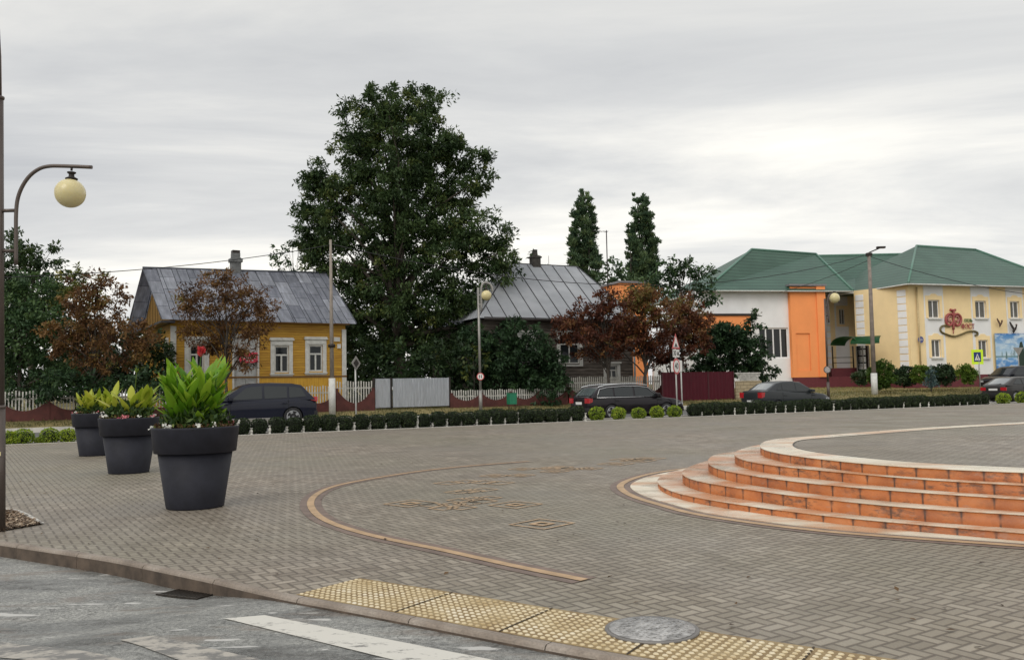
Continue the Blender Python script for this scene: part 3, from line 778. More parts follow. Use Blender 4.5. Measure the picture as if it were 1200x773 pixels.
def canna(root_p, lab, n, H, spread, mat, zrim, seedv, flowers=(), groupn='canna plants in the planters', LN=.36):
    R = random.Random(seedv); t = thing('canna_plant', lab, 'plant', (root_p.x, root_p.y, zrim), 0, groupn)
    vs, fs, tt = [], [], []; bm = bmesh.new()
    stems = max(4, n//6)
    for s in range(stems):
        a = R.uniform(0, 2*PI); r = spread*.42*math.sqrt(R.random()); b0 = Vector((math.cos(a)*r, math.sin(a)*r, 0)); hs = H*R.uniform(.40, .66)
        tp = b0*1.75+Vector((R.uniform(-.04, .04), R.uniform(-.04, .04), hs)); tube(bm, [b0, b0.lerp(tp, .5)+Vector((0, 0, .02)), tp], [.013, .011, .006], 6)
        nl = n//stems; a0 = R.uniform(0, 6)
        for k in range(nl):
            f = (k+.6)/nl; base = b0.lerp(tp, f*.95); aa = a0+k*2.5+R.uniform(-.4, .4); o = Vector((math.cos(aa), math.sin(aa), 0))
            o = (o+b0.normalized()*.6).normalized(); lean = R.uniform(.10, .42)+(1-f)*.60; d = o*lean+Vector((0, 0, 1)); ln = LN*R.uniform(.8, 1.15)
            tint = min(1, max(0, R.gauss(.5, .2)+.12*f))
            big_leaf(vs, fs, tt, base, d, o-Vector((0, 0, .25)), ln, ln*R.uniform(.27, .36), R.uniform(.2, 1.0), R.uniform(.25, .55), tint)
    me = bpy.data.meshes.new('leaves'); me.from_pydata([tuple(v) for v in vs], [], fs); me.update(); at = me.attributes.new('tint', 'FLOAT', 'POINT'); at.data.foreach_set('value', np.array(tt, dtype=np.float32))
    link('leaves', me, mat, t, smooth=True); obj('stems', bm, mat, t)
    for (x, y, z, sz, kind) in flowers:
        fv = []; m_ = 22 if kind == 'red' else 8
        c = np.array([[x, y, z]]).repeat(m_, 0)+unit(m_)*sz*.3*[.7, .7, 1.3]; D = unit(m_)*.5+np.array([0, 0, 1.0]); D /= np.linalg.norm(D, axis=1)[:, None]; Nn = unit(m_); Nn -= D*(Nn*D).sum(1)[:, None]; Nn /= np.linalg.norm(Nn, axis=1)[:, None]
        bs = bmesh.new(); tube(bs, [(x*.4, y*.4, z*.35), (x*.85, y*.85, z*.7), (x, y, z)], [.008, .006, .004], 5); st_ = obj('flower_stalk', bs, mat, t)
        leafmesh('flower', c, D, Nn, np.full(m_, sz), np.full(m_, sz*.5), np.full(m_, .97 if kind == 'red' else .1), flo if kind == 'red' else mat, st_)
    return t
def bedding(p, lab, zr, seedv, density=1.0):
    t = thing('bedding_flowers', lab, 'flowers', (p.x, p.y, zr), 0, 'low bedding flowers in the planters')
    n = int(900*density); a = rng.random(n)*2*PI; r = .47*np.sqrt(rng.random(n)*.75+.25); C = np.stack([np.cos(a)*r, np.sin(a)*r, rng.random(n)*.09*(1.2-r)+.0], 1)
    D = unit(n)+np.array([0, 0, .5]); D /= np.linalg.norm(D, axis=1)[:, None]; Nn = unit(n)*.6+np.array([0, 0, 1.0]); Nn -= D*(Nn*D).sum(1)[:, None]; Nn /= np.linalg.norm(Nn, axis=1)[:, None]
    leafmesh('bedding_leaves', C, D, Nn, .035+.03*rng.random(n), .025+.02*rng.random(n), rng.random(n), bed_f, t)
    n = 1000; a = rng.random(n)*2*PI; r = .40*np.sqrt(rng.random(n)); C = np.stack([np.cos(a)*r, np.sin(a)*r, rng.random(n)*.36*(1.1-r*1.6)], 1)
    D = unit(n)*.6+np.array([0, 0, .6]); D /= np.linalg.norm(D, axis=1)[:, None]; Nn = unit(n)*.9+np.array([0, 0, .6]); Nn -= D*(Nn*D).sum(1)[:, None]; Nn /= np.linalg.norm(Nn, axis=1)[:, None]
    leafmesh('under_leaves', C, D, Nn, .07+.05*rng.random(n), .03+.02*rng.random(n), rng.random(n), bed_g, t)
    R = random.Random(seedv); CC = []; T = []
    for k in range(26):
        a = R.uniform(0, 2*PI); rr = R.uniform(.38, .49); x, y, z = math.cos(a)*rr, math.sin(a)*rr, R.uniform(.03, .085)
        tn = R.choice((.1, .1, .5, .6, .7)) if x > -.1 else R.choice((.05, .1, .1, .5))
        for q in range(9): CC.append((x+R.gauss(0, .012), y+R.gauss(0, .012), z+R.gauss(0, .01))); T.append(tn)
    CC = np.array(CC); m_ = len(CC); D = unit(m_)*.8+np.array([0, -.3, .3]); D /= np.linalg.norm(D, axis=1)[:, None]; Nn = unit(m_)*.5+np.array([0, -.6, .6]); Nn -= D*(Nn*D).sum(1)[:, None]; Nn /= np.linalg.norm(Nn, axis=1)[:, None]
    leafmesh('blossoms', CC, D, Nn, np.full(m_, .035), np.full(m_, .03), np.array(T), flo, t)
P1 = G(229, 598)+Vector((-.125, .33, 0)); P2 = G(151.5, 555.5)+Vector((-.155, .33, 0)); P3 = G(112, 534.5)+Vector((-.17, .33, 0))
planter(P1, 'nearest dark grey planter, full of tall bright green canna leaves', 1.0)
planter(P2, 'middle dark grey planter, with sparse yellowing canna leaves', 1.0)
planter(P3, 'farthest dark grey planter, partly hidden behind the middle one', 1.0)
canna(P1+Vector((-.03, 0, 0)), 'tall dense bright green canna with a single red flower in the nearest planter', 230, 1.08, .46, can_g, .92, 5, LN=.315, flowers=[(.07, .05, .93, .085, 'red')])
canna(P2, 'sparse upright yellow-green canna with a dry stalk in the middle planter', 40, .64, .42, can_y, .92, 8, LN=.40, flowers=[(.12, 0, .86, .07, 'bud')])
canna(P3, 'bushy yellow canna in the farthest planter', 110, .60, .62, can_y, .92, 12, LN=.32)
bedding(P1, 'white and pink bedding flowers under the tall green canna', .92, 1); bedding(P2, 'pink and white bedding flowers round the sparse yellow-green canna', .92, 2); bedding(P3, 'red and white bedding flowers round the bushy yellow canna', .92, 3)

# ------------------------------------------------------------------ lamps, poles, signs, wires
bronze = plain('lamp_metal', (.105, .085, .075), .45, .5, var=.12, scale=4)
darkm = plain('dark_fitting', (.022, .016, .013), .5, .3)
m, nt, b = nm('opal_globe'); L(nt, ramp(nt, noi(nt, coords(nt, geo=True), 5, 3), [(.3, (.60, .52, .27)), (.7, (.68, .60, .34))]), b.inputs['Base Color']); b.inputs['Roughness'].default_value = .25; b.inputs['Subsurface Weight'].default_value = .2; b.inputs['Subsurface Radius'].default_value = (.1, .08, .04)
globe = MATS['opal_globe']
galv = plain('galvanised_steel', (.30, .29, .27), .5, .5, var=.15, scale=5)
conc = plain('weathered_concrete_pole', (.22, .185, .16), .85, var=.25, scale=3, bmp=.004)
wood_p = plain('old_wood_pole', (.27, .235, .20), .85, var=.3, scale=8, bmp=.004, stretch=(4, 4, .4))
whitew = plain('whitewash', (.60, .60, .57), .8, var=.12, scale=5)
# the near lamp
LB = G(-1.2, 622); LB.z = 0
def nearpt(px, py): return AT(px, py, LB.y)
LT = thing('street_lamp', 'nearest brown lamp post at the left picture edge with a curved arm and cream globe', 'street lamp', LB)
loc = lambda px, py: nearpt(px, py)-LB
s_ = F/LB.y
bm = bmesh.new(); tube(bm, [(0, 0, 0), (-.021*1.26, 0, 1.26)], .060, 20); TL = -.021; tube(bm, [(TL*1.262, 0, 1.262), (TL*4.55, 0, 4.55)], [.052, .046], 20); tube(bm, [(TL*4.552, 0, 4.552), (TL*5.0, 0, 5.0), (TL*5.3, 0, 5.3)], [.030, .026, .012], 14); obj('lamp_pole', bm, bronze, LT)
bm = bmesh.new(); lathe(bm, [(.054, 1.25), (.066, 1.262), (.066, 1.275), (.054, 1.29)], 20, (TL*1.26, 0, 0)); obj('pole_collar', bm, bronze, LT)
bm = bmesh.new(); lathe(bm, [(.05, 4.53), (.056, 4.54), (.056, 4.56), (.035, 4.57)], 20, (TL*4.55, 0, 0)); obj('pole_collar', bm, bronze, LT)
bm = bmesh.new()
arm = [loc(18.7, 310), loc(18.7, 280), loc(18.9, 250), loc(21, 232), loc(27, 217), loc(36, 205), loc(47, 197.5), loc(58, 194.8), loc(70, 194.6), loc(90, 195.2), loc(107.8, 196)]
tube(bm, catm(arm, 4), .0195, 14); obj('lamp_arm', bm, bronze, LT)
bm = bmesh.new()
for y in (246.6, 293.7):
    a = loc(18.7, y); tube(bm, [(TL*a.z, 0, a.z), a], .019, 12)
obj('arm_bracket', bm, bronze, LT)
gc = loc(82.2, 226.5); bm = bmesh.new(); tube(bm, [loc(84, 197), loc(83.8, 200)], .012, 8); lathe(bm, [(.045, .195), (.043, .185), (.026, .172), (.03, .145), (.062, .128), (.062, .118)], 20, gc+Vector((.012, 0, .03))); obj('lamp_cap', bm, darkm, LT)
bm = bmesh.new(); bmesh.ops.create_uvsphere(bm, u_segments=32, v_segments=20, radius=.152, matrix=Matrix.Translation(gc)); obj('lamp_globe', bm, globe, LT, smooth=True)
yel = plain('sticker_yellow', (.55, .50, .25), .5)
bm = bmesh.new(); c = loc(4, 531); bx(bm, .015, .04, -.064, -.060, c.z-.02, c.z+.02); obj('warning_sticker', bm, yel, LT)

def arclamp(px_b, py_b, px_t, py_t, v, lab, signlab, sx, sy, gx, gy, gr, marks, galv=galv):
    B = ONV(px_b, py_b, v); z0 = hgt(*uv_of(B)); B.z = z0
    t = thing('street_lamp', lab, 'street lamp', B)
    T = AT(px_t, py_t, B.y)-B; T.y = 0; sc_ = B.y/F   # metres per pixel here
    zt = T.z
    bm = bmesh.new(); tube(bm, [(0, 0, 0), (T.x*.12, 0, zt*.17)], .15*.62, 14); tube(bm, [(T.x*.12, 0, zt*.17), T], [.068, .06], 14); obj('lamp_pole', bm, galv, t)
    g_ = AT(gx, gy, B.y)-B; g_.y = 0
    bm = bmesh.new(); x0 = T.x+3.5*sc_
    pts = [Vector((x0, 0, zt-28*sc_)), Vector((x0, 0, zt-8*sc_)), Vector((x0+.2*sc_, 0, zt-1*sc_)), Vector((x0+2*sc_, 0, zt+4.3*sc_)), Vector((x0+6*sc_, 0, zt+5.8*sc_)), Vector((x0+10.5*sc_, 0, zt+4.0*sc_)), Vector((x0+13*sc_, 0, zt-.5*sc_)), Vector((x0+13.3*sc_, 0, zt-5*sc_))]
    tube(bm, catm(pts, 4), .058, 8)
    for dz in (9, 20): tube(bm, [Vector((T.x, 0, zt-dz*sc_)), Vector((x0, 0, zt-dz*sc_))], .05, 6)
    obj('lamp_arm', bm, galv, t)
    bm = bmesh.new(); tube(bm, [Vector((g_.x, 0, zt+5.4*sc_)), Vector((g_.x, 0, g_.z+gr*1.3)), Vector((g_.x, 0, g_.z+gr*.95))], [.02, .06, .09], 10); obj('lamp_cap', bm, darkm, t)
    bm = bmesh.new(); bmesh.ops.create_uvsphere(bm, u_segments=24, v_segments=16, radius=gr, matrix=Matrix.Translation(g_)); obj('lamp_globe', bm, globe, t, smooth=True)
    # small round plate clamped to the post
    c = AT(sx, sy, B.y-.13); s2 = thing('road_sign', signlab, 'road sign', c, 0)
    bm = bmesh.new(); R_ = 4.3*sc_
    def disc(bm, r, y0, y1, seg=28, mi=0):
        a = [bm.verts.new((r*math.cos(2*PI*k/seg), y0, r*math.sin(2*PI*k/seg))) for k in range(seg)]; b2 = [bm.verts.new((r*math.cos(2*PI*k/seg), y1, r*math.sin(2*PI*k/seg))) for k in range(seg)]
        bm.faces.new(a).material_index = mi; bm.faces.new(b2[::-1]).material_index = mi
        for k in range(seg): bm.faces.new((a[k], a[(k+1) % seg], b2[(k+1) % seg], b2[k])).material_index = mi
    disc(bm, R_, 0, .01); obj('sign_border', bm, (MATS.get('sign_red') or plain('sign_red', (.50, .08, .08), .45)) if marks else galv, s2)
    bm = bmesh.new(); disc(bm, R_*.78, -.003, -.0005); obj('sign_face', bm, (MATS.get('sign_white') or plain('sign_white', (.72, .71, .68), .4, var=.05)) if marks else plain('faded_sign', (.34, .32, .31), .6, var=.3, scale=12), s2)
    if marks:
        bm = bmesh.new()
        for sx_ in (-1, 1):
            x = sx_*R_*.27; h = R_*.5; w = R_*.1
            poly = [(x-w, -.006, -h), (x+w, -.006, -h), (x+w, -.006, h*.2), (x+w*2.2, -.006, h*.2), (x, -.006, h), (x-w*2.2, -.006, h*.2), (x-w, -.006, h*.2)]
            if sx_ > 0: poly = [(p[0], p[1], -p[2]) for p in poly]
            prism(bm, poly, (0, .002, 0))
        obj('sign_arrows', bm, MATS.get('sign_black') or plain('sign_black', (.02, .02, .02), .5), s2)
    bm = bmesh.new(); bx(bm, -.05, .05, .011, .1, -.03, .03); obj('sign_clamp', bm, galv, s2)
    return t
arclamp(563.5, 484, 560.3, 337, 12.0, 'grey lamp post before the dark trees with an arched arm and cream globe', 'small round red-rimmed sign with two black arrows on the middle lamp post', 563, 441, 570, 346, .27, True)
arclamp(971.5, 478, 966.5, 350, 12.2, 'brown lamp post beside the orange wall with an arched arm and cream globe', 'small faded round sign on the lamp post by the orange wall', 969.5, 433, 978, 349, .33, False, MATS['lamp_metal'])

def upole(px_b, py_b, px_t, py_t, py_w, v, lab, mat, r0, r1, wsz):
    B = ONV(px_b, py_b, v); B.z = hgt(*uv_of(B)); t = thing('utility_pole', lab, 'utility pole', B); T = AT(px_t, py_t, B.y)-B; T.y = 0
    W = AT(px_b, py_w, B.y)-B; k = W.z/T.z
    bm = bmesh.new(); tube(bm, [(0, 0, -.1), (T.x*k, 0, W.z)], wsz, 14); obj('whitewashed_foot', bm, whitew, t)
    bm = bmesh.new(); tube(bm, [(T.x*k, 0, W.z), T*(.5+.5*k)+Vector((0, 0, 0)), T], [r0, (r0+r1)/2, r1], 14); obj('pole_shaft', bm, mat, t)
    return t, B, T
t, B1, T1_ = upole(389.5, 488, 387.3, 281, 443, 12.4, 'tall bare pole with a whitewashed foot before the yellow house', wood_p, .105, .06, .16)
bm = bmesh.new(); q = AT(388.7, 405, B1.y)-B1; lathe(bm, [(.17, -.08), (.18, 0), (.17, .08)], 12, (q.x, 0, q.z)); obj('steel_band', bm, darkm, t)
t, B2, T2_ = upole(1025.3, 467, 1018.2, 296, 437, 13.5, 'tall pole with a whitewashed foot and lantern before the cream building', conc, .155, .11, .21)
bm = bmesh.new(); tube(bm, [T2_, T2_+Vector((.3, 0, .12)), T2_+Vector((.75, 0, .3))], .04, 8); obj('lantern_arm', bm, darkm, t)
bm = bmesh.new(); bx(bm, T2_.x+.55, T2_.x+1.15, -.12, .12, T2_.z+.28, T2_.z+.42, bev=.04); obj('lantern_head', bm, darkm, t)
bm = bmesh.new(); bx(bm, T2_.x-.2, T2_.x+.2, -.12, .12, T2_.z-.25, T2_.z-.02, bev=.03); obj('pole_cap', bm, darkm, t)
wirem = plain('black_cable', (.015, .015, .017), .6)
def wire(a, b_, sag, r, lab, nseg=30):
    bm = bmesh.new(); pts = [a.lerp(b_, k/nseg)-Vector((0, 0, sag*4*(k/nseg)*(1-k/nseg))) for k in range(nseg+1)]; tube(bm, pts, r, 5); return tag(obj('overhead_cable', bm, wirem), lab, 'cable')
W1 = B1+T1_; W2 = B2+T2_
WL = AT(-80, 327, 30)
wire(WL, W1-Vector((0, 0, .25)), .35, .017, 'black cable from the left edge to the pole by the yellow house')
wire(W1-Vector((0, 0, .2)), W2-Vector((0, 0, .1)), 2.1, .02, 'long sagging cable crossing the grey tin roof between the two poles')
wire(W2-Vector((0, 0, .25)), AT(1300, 352, 62), .7, .022, 'black cable from the lantern pole running off to the right')
wire(W2-Vector((0, 0, .5)), AT(905, 345, 72), .2, .018, 'thin cable from the lantern pole to the white building eave')

def disc_y(bm, r, y0, y1, cx=0, cz=0, seg=28, sx=1.0):
    a = [bm.verts.new((cx+sx*r*math.cos(2*PI*k/seg), y0, cz+r*math.sin(2*PI*k/seg))) for k in range(seg)]; b2 = [bm.verts.new((cx+sx*r*math.cos(2*PI*k/seg), y1, cz+r*math.sin(2*PI*k/seg))) for k in range(seg)]
    bm.faces.new(a); bm.faces.new(b2[::-1])
    for k in range(seg): bm.faces.new((a[k], a[(k+1) % seg], b2[(k+1) % seg], b2[k]))
red, wht, blk = MATS['sign_red'], MATS['sign_white'], MATS['sign_black']
# post with hump warning, plate and 40
B = ONV(794.5, 478.5, 1.9); B.z = -.05; sgnp = thing('road_sign', 'white post with hump warning triangle, distance plate and round 40 limit', 'road sign', B, .95)
sg = B.y/F
def zz(py): return AT(794, py, B.y).z-B.z
bm = bmesh.new(); tube(bm, [(0, .04, 0), (0, .04, zz(394))], .032, 10); obj('sign_post', bm, MATS.get('post_white') or plain('post_white', (.50, .50, .48), .6), sgnp)
# plates are turned; seen foreshortened, so true width is larger
tz0, tz1 = zz(408.5), zz(390.5); hw = (tz1-tz0)*.60
bm = bmesh.new(); prism(bm, [(-hw, 0, tz0), (hw, 0, tz0), (0, 0, tz1)], (0, .01, 0)); tri = obj('warning_triangle', bm, red, sgnp)
bm = bmesh.new(); k = .70; cz = tz0+(tz1-tz0)/3; f = lambda x, z: (x*k, -.004, cz+(z-cz)*k); prism(bm, [f(-hw, tz0), f(hw, tz0), f(0, tz1)], (0, .003, 0)); obj('triangle_face', bm, wht, tri)
bm = bmesh.new(); zc = cz-(cz-tz0)*.62; prism(bm, [(-hw*.48, -.008, zc), (hw*.48, -.008, zc), (hw*.26, -.008, zc+.05), (hw*.12, -.008, zc+.15), (-hw*.12, -.008, zc+.15), (-hw*.26, -.008, zc+.05)], (0, .003, 0)); obj('hump_symbol', bm, blk, tri)
pz = (zz(418.3)+zz(409.3))/2; ph = (zz(409.3)-zz(418.3))/2; bm = bmesh.new(); bx(bm, -.33, .33, 0, .01, pz-ph, pz+ph); pl = obj('distance_plate', bm, wht, sgnp)
RX = Matrix.Rotation(PI/2, 4, 'X')
text('distance_writing', '30 м', .30, Matrix.Translation((0, -.004, pz))@RX, blk, .002, pl)
cz2 = zz(429); rr = (zz(419.5)-zz(438.5))/2; bm = bmesh.new(); disc_y(bm, rr, 0, .01, 0, cz2); rd = obj('speed_limit_disc', bm, red, sgnp)
bm = bmesh.new(); disc_y(bm, rr*.76, -.004, -.0005, 0, cz2); obj('speed_limit_face', bm, wht, rd)
text('speed_limit_digits', '40', rr*1.05, Matrix.Translation((0, -.006, cz2))@RX, blk, .002, rd)
B_ = ONV(799.5, 477, 2.6); B_.z = -.05; s3 = thing('road_sign', 'second white sign post behind the 40 limit, its plates seen from the back', 'road sign', B_, 2.3)
h_ = AT(799, 422, B_.y).z-B_.z
bm = bmesh.new(); tube(bm, [(0, 0, 0), (0, 0, h_)], .03, 8); obj('sign_post', bm, MATS['post_white'], s3)
bm = bmesh.new(); bx(bm, -.10, .52, .033, .043, h_-.50, h_-.02); obj('sign_back', bm, wht, s3)
# edge-on diamond sign near the pole
B_ = ONV(417.5, 490, 1.75); B_.z = -.02; s3 = thing('road_sign', 'thin grey diamond-shaped sign turned nearly edge-on right of the tall bare pole', 'road sign', B_, 1.28)
h_ = AT(416.5, 417, B_.y).z-B_.z; h2 = AT(416.5, 434, B_.y).z-B_.z; hr = (h_-h2)/2; bm = bmesh.new(); tube(bm, [(0, 0, 0), (-.05, 0, h_-.1)], .028, 8); obj('sign_post', bm, MATS['post_white'], s3)
bm = bmesh.new(); zc = (h_+h2)/2; prism(bm, [(-.05, -.04, zc-hr), (.36-.05, -.04, zc), (-.05, -.04, zc+hr), (-.41, -.04, zc)], (0, .012, 0)); sp = obj('diamond_plate', bm, galv, s3)
bm = bmesh.new(); prism(bm, [(-.05, -.046, zc-hr*.6), (.36*.6-.05, -.046, zc), (-.05, -.046, zc+hr*.6), (-.36*.6-.05, -.046, zc)], (0, .004, 0)); obj('diamond_face', bm, darkm, sp)
# pedestrian crossing sign
B_ = ONV(1149.5, 462, 11.9); B_.z = hgt(12, 12)-.1; s3 = thing('road_sign', 'square pedestrian crossing sign with a bright yellow-green border', 'road sign', B_, 0)
k = B_.y/F; zc = AT(1148, 418, B_.y).z-B_.z
bm = bmesh.new(); tube(bm, [(0, .03, 0), (-.0, .03, zc)], .045, 8); obj('sign_post', bm, galv, s3)
fl = plain('signal_yellow_green', (.62, .86, .02), .45, var=.03); blu = plain('sign_blue', (.012, .03, .14), .4)
bm = bmesh.new(); bx(bm, -6.8*k-.1, 6.8*k-.1, 0, .012, zc-8.6*k, zc+8.6*k, bev=0); pb = obj('sign_border', bm, fl, s3)
bm = bmesh.new(); bx(bm, -4.2*k-.1, 4.2*k-.1, -.006, -.0005, zc-5.6*k, zc+5.6*k); obj('sign_face', bm, blu, pb)
bm = bmesh.new(); w = 3.3*k; prism(bm, [(-w-.1, -.010, zc-3.8*k), (w-.1, -.010, zc-3.8*k), (-.1, -.010, zc+3.9*k)], (0, .003, 0)); obj('sign_triangle', bm, wht, pb)
bm = bmesh.new(); q = k
def qd(pts): prism(bm, [(x*q-.1, -.014, zc+z*q) for x, z in pts], (0, .003, 0))
disc_y(bm, .42*q, -.014, -.011, -.1, zc+1.6*q, 10)
qd([(-.35, 1.1), (.35, 1.1), (.45, -.9), (-.45, -.9)]); qd([(-.45, -.9), (.1, -.9), (-.9, -3.2), (-1.4, -3.2)]); qd([(0, -.9), (.45, -.9), (1.5, -3.2), (1.0, -3.2)]); qd([(.2, 1.0), (.4, .6), (1.1, -.5), (.85, -.6)]); qd([(-.3, 1.0), (-.35, .4), (-1.0, -.4), (-1.15, -.2)])
obj('walking_figure', bm, blk, pb)
# round sign at the right edge, seen from behind
B_ = ONV(1196.5, 470, 11.9); B_.z = 0.0; s3 = thing('road_sign', 'grey triangular sign back on a thin post at the right picture edge', 'road sign', B_, 0)
zc = AT(1196, 412, B_.y).z-B_.z; k = B_.y/F; bm = bmesh.new(); tube(bm, [(0, 0, 0), (0, 0, zc)], .035, 8); obj('sign_post', bm, galv, s3)
bm = bmesh.new(); prism(bm, [(-6*k, -.05, zc+5*k), (6*k, -.05, zc+5*k), (0, -.05, zc-5*k)], (0, .012, 0)); obj('sign_back', bm, galv, s3)
# green litter bin
B_ = ONV(600, 482, 12.2); B_.z = hgt(*uv_of(B_)); k = B_.y/F; t = thing('litter_bin', 'small green box bin standing before the scalloped fence', 'bin', B_, RANG)
grn = plain('bin_green', (.010, .17, .085), .5, var=.12); zc = AT(600, 467, B_.y).z-B_.z
bm = bmesh.new(); bx(bm, -4.6*k, 4.6*k, -.2, .2, zc-6.5*k, zc+6.3*k, bev=.015); obj('bin_body', bm, grn, t)
bm = bmesh.new(); bx(bm, -5.0*k, 5.0*k, -.23, .23, zc+6.4*k, zc+7.0*k, bev=.01); obj('bin_lid', bm, grn, t)
bm = bmesh.new()
for sx_ in (-1, 1): tube(bm, [(sx_*4*k, 0, -.05), (sx_*4*k, 0, zc-6*k)], .02, 6)
obj('bin_legs', bm, darkm, t)
# ------------------------------------------------------------------ cars
glass, nt, b = nm('car_glass'); b.inputs['Base Color'].default_value = (.022, .027, .030, 1); b.inputs['Roughness'].default_value = .06; b.inputs['Specular IOR Level'].default_value = .5
glassl, nt, b = nm('clear_rear_glass'); b.inputs['Base Color'].default_value = (.10, .12, .125, 1); b.inputs['Roughness'].default_value = .08; b.inputs['Specular IOR Level'].default_value = 1.0; b.inputs['Coat Weight'].default_value = 1
rubber = plain('rubber', (.018, .018, .019), .85); alloy = plain('alloy_wheel', (.42, .43, .44), .35, .7, var=.05); chrome = plain('chrome_trim', (.62, .63, .64), .25, .9, var=.03)
trimb = plain('black_trim', (.012, .012, .013), .6); tail = plain('tail_light', (.42, .012, .02), .2, coat=1, var=.1); headl = plain('head_light', (.55, .56, .58), .15, coat=1, var=.05); platem = plain('number_plate', (.70, .70, .68), .4, var=.05)
seam = plain('door_gap', (.004, .004, .005), .8)
def paint(name, c, rough=.30): return plain(name, tuple(q*.5 for q in c), rough, .0, var=.06, scale=2, coat=.35, spec=.2)
def lerpv(t, x):
    if x <= t[0][0]: return t[0][1]
    for (a, b_), (c, d) in zip(t, t[1:]):
        if x <= c: return b_+(d-b_)*(x-a)/(c-a+1e-9)
    return t[-1][1]
def make_car(label, loc_, rz_, L_, W, Hb, top, cabin, wins, wb, foh, wr, pmat, roof_w=.80, rails=False, spokes=5, rear_kind='wagon', tl=None, plate_z=.75, trimline=False, bumpers=None, sill=.22, wing=None, wheelmat=None, lightz=None, rear_glass=None, wipers=False):
    """x points forward, origin under the middle; top = body shoulder line (x, z) from tail to nose; cabin = roof outline tail->nose"""
    t = thing('parked_car', label, 'car', loc_, rz_); hl = L_/2
    hw0 = W/2
    def hw(x):
        a = abs(x)/hl; return hw0*(1-.13*sm(.72, 1.0, a)**1.5-.02*sm(.3, .8, a))
    xs = sorted(set([-hl, -hl+.03, -hl+.10]+[round(-hl+.2+i*(L_-.4)/34, 3) for i in range(35)]+[hl-.10, hl-.03, hl]))
    bm = bmesh.new(); rings = []
    for x in xs:
        zt = lerpv(top, x); e = min(abs(x+hl), abs(x-hl)); zb = sill+(.10 if e < .01 else .05 if e < .05 else 0); w = hw(x)*(1-.05*(e < .01)); zt = zt-(.05 if e < .01 else .015 if e < .05 else 0)
        zm = zb+(zt-zb)*.52
        half = [(w*.90, zb), (w*.975, zb+.05), (w*.99, zb+.16), (w*1.0, zm), (w*.995, zm+(zt-zm)*.45), (w*.965, zt-.06), (w*.93, zt-.015), (w*.86, zt+.004), (w*.5, zt+.022), (0, zt+.03)]
        r = [bm.verts.new((x, y, z)) for y, z in half]+[bm.verts.new((x, -y, z)) for y, z in half[-2::-1]]
        rings.append(r)
    n = len(rings[0])
    for a, b_ in zip(rings, rings[1:]):
        for k in range(n): bm.faces.new((a[k], a[(k+1) % n], b_[(k+1) % n], b_[k])).smooth = True
    bm.faces.new(rings[0]); bm.faces.new(rings[-1][::-1])
    bmesh.ops.recalc_face_normals(bm, faces=bm.faces)
    me = bpy.data.meshes.new('tmpb'); bm.to_mesh(me); bm.free(); bo = bpy.data.objects.new('tmpb', me); COL.objects.link(bo)
    xf = hl-foh; xr = xf-wb
    cb = bmesh.new()
    for xw in (xf, xr):
        for s in (-1, 1): bmesh.ops.create_cone(cb, segments=36, radius1=wr*1.13, radius2=wr*1.13, depth=.34, cap_ends=True, matrix=Matrix.Translation((xw, s*(hw0-.10), wr*1.0))@Matrix.Rotation(PI/2, 4, 'X'))
    cm = bpy.data.meshes.new('tmpc'); cb.to_mesh(cm); cb.free(); co = bpy.data.objects.new('tmpc', cm); COL.objects.link(co)
    md = bo.modifiers.new('b', 'BOOLEAN'); md.operation = 'DIFFERENCE'; md.object = co; md.solver = 'EXACT'
    bpy.context.view_layer.update(); me2 = bpy.data.meshes.new_from_object(bo.evaluated_get(bpy.context.evaluated_depsgraph_get()))
    bpy.data.objects.remove(bo); bpy.data.objects.remove(co); me2.name = 'body'; me2.materials.clear()
    body = link('body', me2, pmat, t)
    try: me2.set_sharp_from_angle(angle=math.radians(40))
    except Exception: pass
    # dark inner tub so nothing is see-through
    # cabin
    zB = min(c[1] for c in cabin); zT = max(c[1] for c in cabin); wB = hw0*.955; wT = hw0*roof_w
    cw = lambda z: wB+(wT-wB)*(z-zB)/(zT-zB)
    bm = bmesh.new(); rings = []
    for x, z in cabin:
        w = cw(z); zc = z
        ys = [w, w*.97, w*.85, w*.45, 0]; zs = [zc-.015 if z > zB else zc, zc+.006, zc+.022, zc+.034, zc+.038]
        if z <= zB+.001: zs = [zc]*5
        rings.append([bm.verts.new((x, y, q)) for y, q in zip(ys, zs)]+[bm.verts.new((x, -y, q)) for y, q in list(zip(ys, zs))[-2::-1]])
    for a, b_ in zip(rings, rings[1:]):
        for k in range(len(a)-1): bm.faces.new((a[k], a[k+1], b_[k+1], b_[k])).smooth = True
    for s in (0, -1): bm.faces.new([r[s] for r in rings])
    try: bm.faces.new(list(rings[0])+list(rings[-1])[::-1])
    except Exception: pass
    roof = obj('roof', bm, pmat, t)
    try: roof.data.set_sharp_from_angle(angle=math.radians(38))
    except Exception: pass
    for wi in wins:
        for s in (-1, 1):
            bm = bmesh.new(); a = [Vector((x, s*(cw(z)+.004), z)) for x, z in wi]; prism(bm, a, (0, s*.006, 0)); g_ = obj('side_window', bm, glass, t)
    if trimline:
        for s in (-1, 1):
            bm = bmesh.new()
            allp = [p for w in wins for p in w]; x0 = min(p[0] for p in allp)-.04; x1 = max(p[0] for p in allp)+.05; zl = min(p[1] for p in allp)-.02
            tube(bm, [(x0, s*(cw(zl)+.012), zl), (x1, s*(cw(zl)+.012), zl)], .014, 6)
            up_ = [(x0, zl)]+[(x, z-.045) for x, z in cabin if z > zB+.12][::1]+[(x1, zl)]
            tube(bm, [(x, s*(cw(z)+.012), z) for x, z in up_], .014, 6); obj('window_trim', bm, chrome, t)
